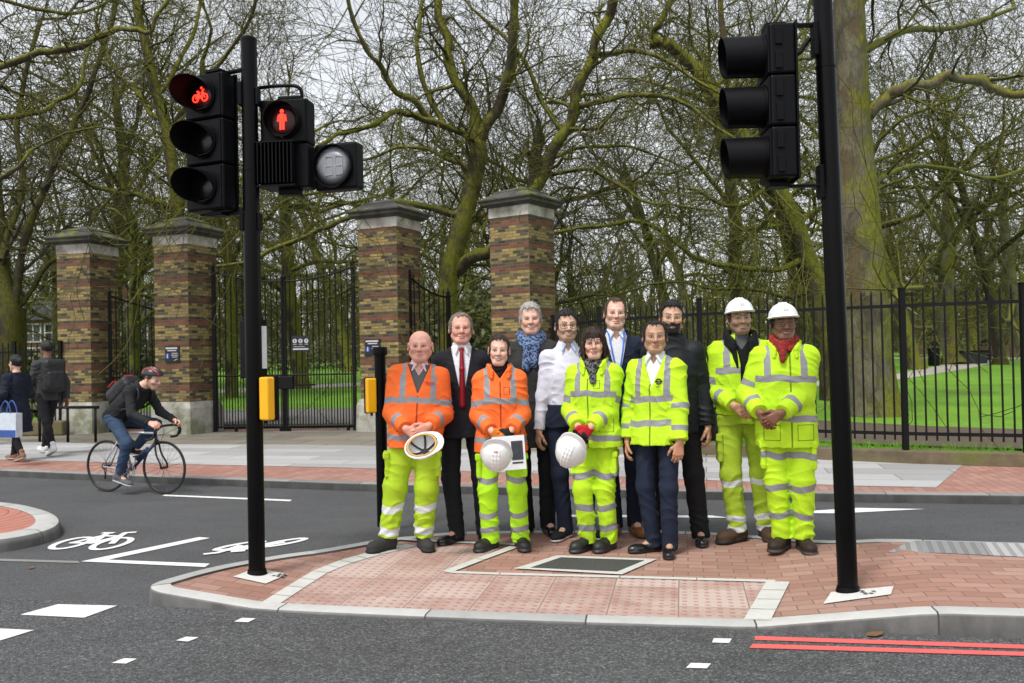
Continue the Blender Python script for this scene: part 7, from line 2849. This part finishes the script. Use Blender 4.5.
def traced(name, label, limbs, d0, bark, twig, seed, every=.36, L=1.9, wob=.9, base=None):
    """a tree from limbs given as picture points, widths and depths"""
    rng = np.random.RandomState(seed)
    big, tw = Tubes(), Tubes()
    b0 = at(*limbs[0][0][0], d0); o = np.array((b0[0], b0[1], float(pz(b0[0], b0[1])) - .05))
    k_end = {}
    for li, lm in enumerate(limbs):
        px_, r0, r1 = lm[:3]; dd = lm[3] if len(lm) > 3 else (0, 0); opt = lm[4] if len(lm) > 4 else {}
        m = len(px_)
        ph = rng.uniform(0, 6.28)
        P = []
        for i, (u, v) in enumerate(px_):
            t = i / (m - 1)
            y = d0 + dd[0] + (dd[1] - dd[0]) * t + (wob * .35 * math.sin(ph + 3.5 * t) * t if li else 0)
            P.append(at(u, v, y) - o)
        rr = np.linspace(r0, r1, m) if not isinstance(r0, (list, tuple)) else np.array(r0, float)
        rr = rr * (d0 + np.linspace(dd[0], dd[1], m)) / FPX
        C_ = polyline(P, 4); R_ = np.interp(np.linspace(0, m - 1, len(C_)), range(m), rr)
        thin = np.clip((.26 - R_) / .14, .12, 1)
        R_ = R_ * (.84 if li else .96) * (1 + thin * (.09 * np.sin(np.arange(len(C_)) * 1.7 + ph) + .05 * rng.normal(size=len(C_))))
        jit = rng.normal(size=(len(C_), 3)) * (np.minimum(R_, .12) * thin * (.48 if li else .15))[:, None]; jit[0] = 0
        for _ in range(2): jit[1:-1] = .25 * jit[:-2] + .5 * jit[1:-1] + .25 * jit[2:]
        jit = jit * 1.9
        C_ = [c + j for c, j in zip(C_, jit)]
        big.add(C_, R_, 16 if R_.max() > .3 else None)
        if not opt.get('bare'):
            side_growth(tw, rng, C_, R_, opt.get('every', every), opt.get('L', L), 4, 2, opt.get('droop', 0), big, t0=opt.get('t0', .08))
        if opt.get('tip', True):
            grow(tw, rng, C_[-1], C_[-1] - C_[-2], R_[-1] * .9, L * 1.6, 1, 4, big=big)
    root = empty('bare_tree', o, 0, label, 'tree', 'bare park trees')
    tr = link('trunk', big.mesh('trunk', bark), root)
    link('crown', tw.mesh('crown', twig), root)
    return root


TA = [([(449, 446), (449, 380), (447, 300), (452, 262), (463, 222), (474, 180), (478, 150), (474, 136)], [13, 11, 10, 10, 10, 9.5, 9.5, 8.5], None, (0, 0), dict(tip=False, t0=.4)),
      ([(475, 140), (470, 105), (460, 75), (447, 45), (440, 15), (436, -40), (430, -110)], 7, 3.5, (0, 1)),
      ([(478, 152), (489, 120), (504, 78), (510, 35), (512, -20), (516, -90)], 7.5, 4, (0, -1)),
      ([(474, 136), (462, 132), (435, 122), (412, 113), (397, 111), (383, 118), (365, 128), (345, 133), (330, 139), (312, 152), (296, 158)], 4.8, 1.8, (0, -2.5)),
      ([(440, 125), (415, 105), (398, 92), (384, 72), (371, 54), (355, 25), (345, -10), (338, -50)], 4.2, 2.2, (-.2, -2)),
      ([(445, 127), (428, 92), (417, 52), (419, 20), (425, -25)], 3.8, 2, (0, 1.5)),
      ([(471, 170), (448, 160), (425, 150), (398, 148), (370, 158), (345, 166)], 3.2, 1.5, (0, 2)),
      ([(450, 278), (470, 262), (487, 252), (506, 234), (526, 205), (542, 176), (556, 145), (570, 116), (582, 85), (592, 58), (604, 30), (618, -10), (630, -60)], 8.5, 5.5, (0, -1)),
      ([(570, 116), (590, 104), (612, 96), (640, 94), (668, 98), (690, 108), (715, 126), (735, 140)], 4.2, 1.8, (-.5, -2.5)),
      ([(592, 58), (612, 52), (640, 54), (662, 60), (690, 75), (720, 95)], 4, 1.5, (-.5, -2)),
      ([(562, 130), (547, 110), (535, 82), (520, 54), (498, 30), (470, 8)], 3.6, 1.6, (-.4, 1)),
      ([(464, 215), (440, 208), (402, 204), (370, 210), (346, 219), (322, 229), (298, 238), (272, 250), (245, 262)], 4.4, 2.4, (0, .6)),
      ([(540, 180), (560, 172), (590, 170), (615, 182), (640, 200), (668, 206)], 3.2, 1.5, (-.3, -2)),
      ([(548, 160), (575, 150), (610, 146), (640, 150), (670, 160)], 2.8, 1.2, (-.3, 1.5))]
traced('bare_tree', 'many stemmed mossy bare tree rising behind the two right hand gate pillars', TA, 20.0, bk_moss, tw_olive, 11)
TB = [([(874, 432), (872, 412), (868, 380), (864, 300), (860, 230), (856, 160), (852, 80), (848, -20), (846, -120), (842, -240)], [42, 33, 27, 24, 21, 18, 16.5, 15, 13, 9], None, (0, 0), dict(t0=.55, every=.8, L=2.6)),
      ([(856, 122), (880, 103), (898, 91), (916, 82), (935, 77), (957, 76), (977, 80), (993, 90), (1008, 93), (1035, 97), (1080, 92)], 7.5, 4.5, (0, -1.5), dict(every=.5, L=1.5, droop=.25)),
      ([(872, 312), (893, 300), (903, 291), (915, 289), (923, 286)], 6.5, 3.2, (0, -.8)),
      ([(850, 20), (880, -20), (930, -60), (990, -70)], 7, 4, (0, 2)), ([(848, -40), (800, -80), (740, -90), (690, -60)], 7, 3, (0, -2), dict(droop=.3)),
      ([(858, 190), (900, 170), (940, 168), (985, 180), (1030, 172)], 3.5, 2, (.5, 4)), ([(851, 60), (905, 30), (960, 28), (1015, 10)], 4.5, 2.5, (.5, 5), dict(droop=.2))]
traced('bare_tree', 'thick trunked plane tree with flaking bark beside the right signal post', TB, 17.2, bk_plane, tw_olive, 12, every=.6)
TC = [([(836, 436), (832, 365), (820, 300), (803, 252), (788, 212), (765, 172), (740, 136), (722, 110), (709, 88), (697, 70), (684, 56), (664, 42), (650, 45)], [16, 13.5, 12.5, 11.5, 11, 10, 9.5, 9, 8, 7.2, 6.5, 6, 5], None, (0, 0), dict(t0=.35, tip=False)),
      ([(652, 46), (656, 32), (664, 16), (676, -10), (690, -60)], 4.6, 3, (0, .5)),
      ([(741, 137), (735, 100), (728, 60), (722, 20), (718, -30)], 5.2, 3, (0, 1)),
      ([(771, 182), (756, 196), (738, 205), (718, 202), (700, 192), (678, 190)], 3.2, 1.5, (0, -2)),
      ([(803, 256), (780, 267), (750, 268), (722, 268), (700, 258), (679, 246), (660, 232), (639, 222), (610, 223), (585, 227), (562, 230), (535, 240)], 3.8, 1.8, (0, -3.2)),
      ([(815, 290), (785, 296), (750, 288), (715, 290), (680, 282), (650, 285)], 3.0, 1.5, (0, 1.5)),
      ([(710, 90), (735, 70), (762, 55), (790, 45), (815, 20)], 3.4, 1.6, (0, 2)), ([(765, 172), (775, 140), (790, 110), (800, 70), (806, 20)], 3.6, 2, (0, 2))]
traced('bare_tree', 'mossy leaning bare tree sloping up leftwards behind the right signal', TC, 21.5, bk_moss, tw_olive, 13)
TE = [([(179, 436), (178, 300), (177, 204), (172, 165), (165, 123), (155, 88), (147, 50), (140, 20), (132, -20), (125, -90)], [9, 8, 7, 6.5, 6, 5.5, 5, 4.5, 4, 3], None, (0, 0), dict(t0=.3)),
      ([(175, 210), (165, 207), (150, 200), (133, 195), (112, 192), (91, 186), (80, 180), (67, 168), (50, 160)], 4, 1.8, (0, -2)),
      ([(165, 123), (150, 112), (138, 92), (120, 75), (105, 50), (95, 20)], 3.4, 1.8, (0, 2)),
      ([(168, 140), (185, 110), (205, 80), (228, 50), (250, 20), (262, -20)], 3.6, 1.8, (0, -1)), ([(158, 95), (180, 60), (196, 25), (205, -20)], 3, 1.8, (0, 2)),
      ([(175, 190), (200, 175), (235, 170), (270, 160), (300, 140), (330, 125)], 3.2, 1.5, (0, 3))]
traced('bare_tree', 'tall bare tree behind the pillar nearest the cyclist', TE, 26.0, bk_moss, tw_olive, 14)
TG = [([(232, 408), (231, 330), (230, 280), (226, 240), (215, 200), (205, 160), (200, 110), (204, 60)], [7, 6, 5.5, 5, 4.5, 4, 3.4, 2.5], None, (0, 0), dict(t0=.3)),
      ([(229, 268), (245, 240), (268, 215), (300, 195), (330, 190)], 3.4, 1.6, (0, -1.5)), ([(230, 300), (212, 280), (190, 262), (160, 256), (130, 262)], 3, 1.5, (0, 2))]
traced('bare_tree', 'slim mossy tree behind the left gate leaf', TG, 28.0, bk_moss, tw_olive, 15)
TD = [([(6, 446), (10, 380), (12, 330), (12, 308)], [20, 15, 14, 13], None, (0, 0), dict(bare=True, tip=False)),
      ([(12, 312), (2, 275), (-8, 200), (-15, 110), (-22, 20), (-30, -80)], 11, 6, (0, 1), dict(every=.45)),
      ([(14, 308), (23, 254), (38, 205), (56, 160), (70, 135), (85, 100), (100, 60), (112, 20), (120, -30)], 5, 2.4, (0, .5)),
      ([(12, 320), (30, 290), (50, 265), (75, 245), (95, 215), (118, 190)], 3.6, 1.6, (0, 1.5)), ([(2, 260), (15, 215), (22, 170), (20, 120), (28, 70), (40, 20)], 4.5, 2.2, (0, 2))]
traced('bare_tree', 'dark trunked bare tree at the far left edge above the walkers', TD, 18.6, bk_dark, tw_dark, 16, every=.42)
TH = [([(-135, 480), (-130, 300), (-126, 120), (-122, 0), (-118, -150)], [20, 17, 15, 13, 10], None, (0, 0), dict(bare=True)),
      ([(-126, 85), (-60, 76), (0, 67), (28, 54), (52, 51), (74, 49), (95, 38), (116, 30), (135, 28), (150, 30), (156, 16), (168, 0), (178, -25)], 5, 2.3, (0, -.5), dict(droop=.1, every=.4, L=1.0)),
      ([(-128, 140), (-50, 120), (0, 116), (32, 114), (47, 110), (60, 100), (81, 84), (85, 65), (89, 48), (98, 30)], 4.2, 1.6, (0, .8), dict(every=.4, L=1.0)),
      ([(-130, 250), (-40, 195), (0, 178), (15, 170), (26, 158), (34, 146)], 4.2, 2, (0, 0), dict(every=.4, L=1.0)),
      ([(-122, 10), (-50, -10), (20, 5), (60, 12), (95, 8), (125, -10)], 3.4, 1.6, (0, 1), dict(every=.4, L=1.1))]
traced('bare_tree', 'tree outside the left edge reaching mossy boughs across the top left corner', TH, 14.0, bk_moss, tw_olive, 17)

# ---- whole trees further back: a few kinds, copied
def whole(seed, H, r, bark, twig, lean=.12, spread=1.0, nch=(7, 6, 5, 4), fork=.3):
    rng = np.random.RandomState(seed)
    big, tw = Tubes(), Tubes()
    n = 9; pts = [np.zeros(3)]; d = unit((rng.normal() * lean, rng.normal() * lean, 1))
    for i in range(n - 1):
        d = unit(d + rng.normal(size=3) * .07 + np.array((0, 0, .05))); pts.append(pts[-1] + d * H * .62 / (n - 1))
    rad = r * np.array((1.75, 1.12, 1.0, .93, .86, .78, .68, .55, .42))
    pts[1] = pts[0] + (pts[1] - pts[0]) * .35
    big.add(pts, rad, 12)
    m = 10
    for k in range(m):
        t = fork + (1 - fork) * k / (m - 1); x = t * (n - 1); i = min(int(x), n - 2); f = x - i
        q = pts[i] * (1 - f) + pts[i + 1] * f
        a = k * 2.4 + rng.uniform(-.5, .5); el = .35 + .75 * t
        dd = unit((math.cos(a) * spread, math.sin(a) * spread, el))
        grow(tw, rng, q, dd, np.interp(x, range(n), rad) * rng.uniform(.42, .62), H * rng.uniform(.30, .42) * (1.15 - .45 * t), 0, 3, .26, .14, nch, .008, big)
    return big.mesh('trunk', bark), tw.mesh('crown', twig)


KINDS_ = [whole(101, 15, .30, bk_moss, tw_olive), whole(102, 17, .36, bk_plane, tw_olive, spread=1.3), whole(103, 14, .22, bk_dark, tw_dark, nch=(7, 6, 6, 4)),
          whole(104, 16, .28, bk_moss, tw_dark, .2, 1.1), whole(105, 13, .20, bk_moss, tw_olive, .25, .9, (6, 6, 6, 4)),
          whole(106, 21, .30, bk_moss, tw_olive, .10, 1.2, (8, 7, 6, 4), .42), whole(107, 20, .26, bk_dark, tw_dark, .14, 1.1, (8, 7, 6, 5), .40)]
NAMES_ = ['mossy bare tree standing deep in the park', 'broad plane tree standing deep in the park', 'dark thin branched bare tree standing deep in the park',
          'bare tree with brown twigs standing deep in the park', 'slender bare tree standing deep in the park', 'tall bare tree with a high mossy crown on the lawn', 'tall bare tree with a high dark crown on the lawn']
rt = random.Random(8)


def plant(kind, x, y, s=1.0, label=None):
    tr, cr = KINDS_[kind]
    o = empty('bare_tree', (x, y, float(pz(x, y)) - .05), rt.uniform(0, 6.28), label or NAMES_[kind], 'tree', 'bare park trees')
    o.scale = (s * rt.uniform(.9, 1.1), s * rt.uniform(.9, 1.1), s)
    link('trunk', tr, o); link('crown', cr, o)
    return o


def plant_px(kind, u, y, s, label=None):
    p = at_px(u, y); return plant(kind, p[0], p[1], s, label)


plant_px(1, 953, 46, 1.25, 'thick trunked tree on the lawn right of the right signal post')
plant_px(1, 1012, 57, 1.2, 'thick trunked tree by the pale path at the right edge')
plant_px(3, 908, 62, 1.1); plant_px(1, 924, 74, 1.1); plant_px(0, 975, 84, 1.2)
plant_px(3, 300, 33, 1.0, 'broad tree trunk seen through the gate below the black sign')
plant_px(2, 105, 34, 1.0); plant_px(4, 135, 28, .9)
for k_, u_, d_ in ((6, 668, 44), (5, 745, 36), (6, 800, 46), (5, 915, 40), (6, 1000, 44), (5, 110, 37), (6, 560, 52), (5, 350, 54)): plant_px(k_, u_, d_, rt.uniform(.92, 1.1))
GRID = []
for row, (d, n) in enumerate(((31, 6), (40, 7), (50, 9), (60, 9), (74, 11), (95, 13))):
    for i in range(n):
        u = -60 + 1150 * (i + .5 * (row % 2) + rt.uniform(-.25, .25)) / (n - .5)
        GRID.append((u, d + rt.uniform(-3, 3), row))
for u, d, row in GRID:
    if (560 < u and d < 58) or (-20 < u < 120 and d < 45) or (200 < u < 365 and d < 55): continue
    plant_px(rt.randrange(5), u, d, rt.uniform(.85, 1.15))
# far belt of brushwood that closes the view
rng = np.random.RandomState(77); tb_ = Tubes()
for k in range(3000):
    u = rng.uniform(-150, 1180); d = rng.uniform(105, 150); p_ = at_px(u, d); z = float(pz(*p_))
    h_ = rng.uniform(4, 12) if rng.rand() < .75 else rng.uniform(10, 19)
    q0 = np.array((p_[0], p_[1], z)); pts = [q0]; dd = unit((rng.normal() * .12, 0, 1))
    for i in range(4): dd = unit(dd + rng.normal(size=3) * .16); pts.append(pts[-1] + dd * h_ / 4)
    tb_.add(pts, np.linspace(.05 + h_ * .010, .02, 5), 4)
    for j in range(7):
        i = rng.randint(1, 4); dd2 = unit(rng.normal(size=3) + (0, 0, .8)); l_ = h_ * rng.uniform(.1, .3)
        tb_.add([pts[i], pts[i] + dd2 * l_ * .5, pts[i] + dd2 * l_ + rng.normal(size=3) * .3], np.array((.05, .035, .02)), 3)
bl = link('far_woodland', tb_.mesh('far_woodland', tw_olive))
tag(bl, 'distant belt of bare woodland at the back of the park', 'woodland', kind='stuff')
# low evergreen shrubs along the back of the park
def shrub(x, y, w_, h_, seed, label):
    rng = np.random.RandomState(seed); N = 2600
    a = rng.rand(N) * 6.28; rr = rng.rand(N) ** .5; zz = rng.rand(N)
    P = np.stack([np.cos(a) * rr * w_ * (1 - .45 * zz ** 2), np.sin(a) * rr * w_ * .7 * (1 - .45 * zz ** 2), zz * h_ * (.75 + .25 * np.sin(a * 3 + seed))], 1)
    n = rng.normal(size=(N, 3)); n /= np.linalg.norm(n, axis=1)[:, None]; t = np.cross(n, rng.normal(size=(N, 3))); t /= np.linalg.norm(t, axis=1)[:, None]; b_ = np.cross(n, t)
    s = .10 + .07 * rng.rand(N)[:, None]
    V = np.stack([P - t * s, P - b_ * s * .5, P + t * s, P + b_ * s * .5], 1).reshape(-1, 3)
    o = empty('shrub', (x, y, float(pz(x, y))), 0, label, 'shrub', 'dark shrubs at the back of the park')
    link('foliage', fast_mesh('foliage', V, np.arange(N * 4).reshape(-1, 4), m_leaf, smooth=False), o)
    tt = Tubes()
    for k in range(7): tt.add([(0, 0, 0), rng.normal(size=3) * (.2, .2, 0) + (0, 0, h_ * .4), rng.normal(size=3) * (w_ * .4, w_ * .3, 0) + (0, 0, h_ * .75)], np.array((.05, .03, .01)), 4)
    link('stems', tt.mesh('stems', bk_dark), o)


m_leaf, ntl, bl_ = material('dull_leaf')
ntl.put(bl_.inputs['Base Color'], ntl.mix(ntl.noise(ntl.coord('Object'), 5.0, 3.0), (.06, .075, .022), (.17, .17, .07))); bl_.inputs['Roughness'].default_value = .7
for k, (u, d, w_, h_) in enumerate(((30, 22, 1.6, 1.6), (470, 27, 2.2, 3.4), (140, 40, 2.4, 3.0), (345, 66, 5, 2.6), (560, 70, 6, 2.8), (680, 76, 6, 2.4), (780, 80, 6, 2.2), (250, 62, 5, 2.4), (880, 96, 6, 2.2), (960, 100, 6, 2.4), (430, 72, 5, 3))):
    p_ = at_px(u, d); shrub(p_[0], p_[1], w_, h_, 300 + k, ['low green shrub beside the far left fence', 'tall pale green shrub in the gap between the two right gate pillars', 'dark shrub behind the cyclist between the left pillars'][k] if k < 3 else 'low dark shrub along the back of the park')
EXPOSURE = 0.75
# ================================================================= light, sky, camera
scene = bpy.context.scene
w = bpy.data.worlds.new('World'); scene.world = w; w.use_nodes = True
nt = NT(w.node_tree)
bg = w.node_tree.nodes['Background']
sky = nt.new('ShaderNodeTexSky'); sky.sky_type = 'NISHITA'; sky.sun_disc = False
SUN_EL, SUN_AZ = 60.0, 215.0
sky.sun_elevation = RAD(SUN_EL); sky.sun_rotation = RAD(SUN_AZ)
sky.air_density = 1.0; sky.dust_density = 1.5; sky.ozone_density = 1.0; sky.altitude = 0
hs = nt.new('ShaderNodeHueSaturation'); hs.inputs['Saturation'].default_value = .18
nt.l.new(sky.outputs[0], hs.inputs['Color'])
nt.l.new(hs.outputs[0], bg.inputs['Color'])
bg.inputs['Strength'].default_value = 0.15
sd = bpy.data.lights.new('Sun', 'SUN'); sd.energy = 1.5; sd.angle = RAD(10); sd.color = (1, .97, .93)
so = bpy.data.objects.new('sun', sd); C.objects.link(so)
az = RAD(SUN_AZ)
to_sun = Vector((math.sin(az) * math.cos(RAD(SUN_EL)), math.cos(az) * math.cos(RAD(SUN_EL)), math.sin(RAD(SUN_EL))))
so.rotation_euler = to_sun.to_track_quat('Z', 'Y').to_euler(); so.location = (0, 0, 40)
cam = bpy.data.cameras.new('Camera'); cam.sensor_width = 36.0; cam.lens = FPX * 36.0 / 1024.0
cam.clip_start = .1; cam.clip_end = 2000
co = bpy.data.objects.new('camera', cam); C.objects.link(co)
Mc = Matrix(np.stack([_R, _U, -_F], 1).tolist()).to_4x4(); Mc.translation = (0, 0, HC)
co.matrix_world = Mc
cam.dof.use_dof = True; cam.dof.focus_distance = 6.6; cam.dof.aperture_fstop = 4.0
scene.camera = co
vs = scene.view_settings
vs.view_transform = 'Standard'; vs.look = 'None'; vs.gamma = 1.0; vs.exposure = EXPOSURE
vs.use_curve_mapping = False
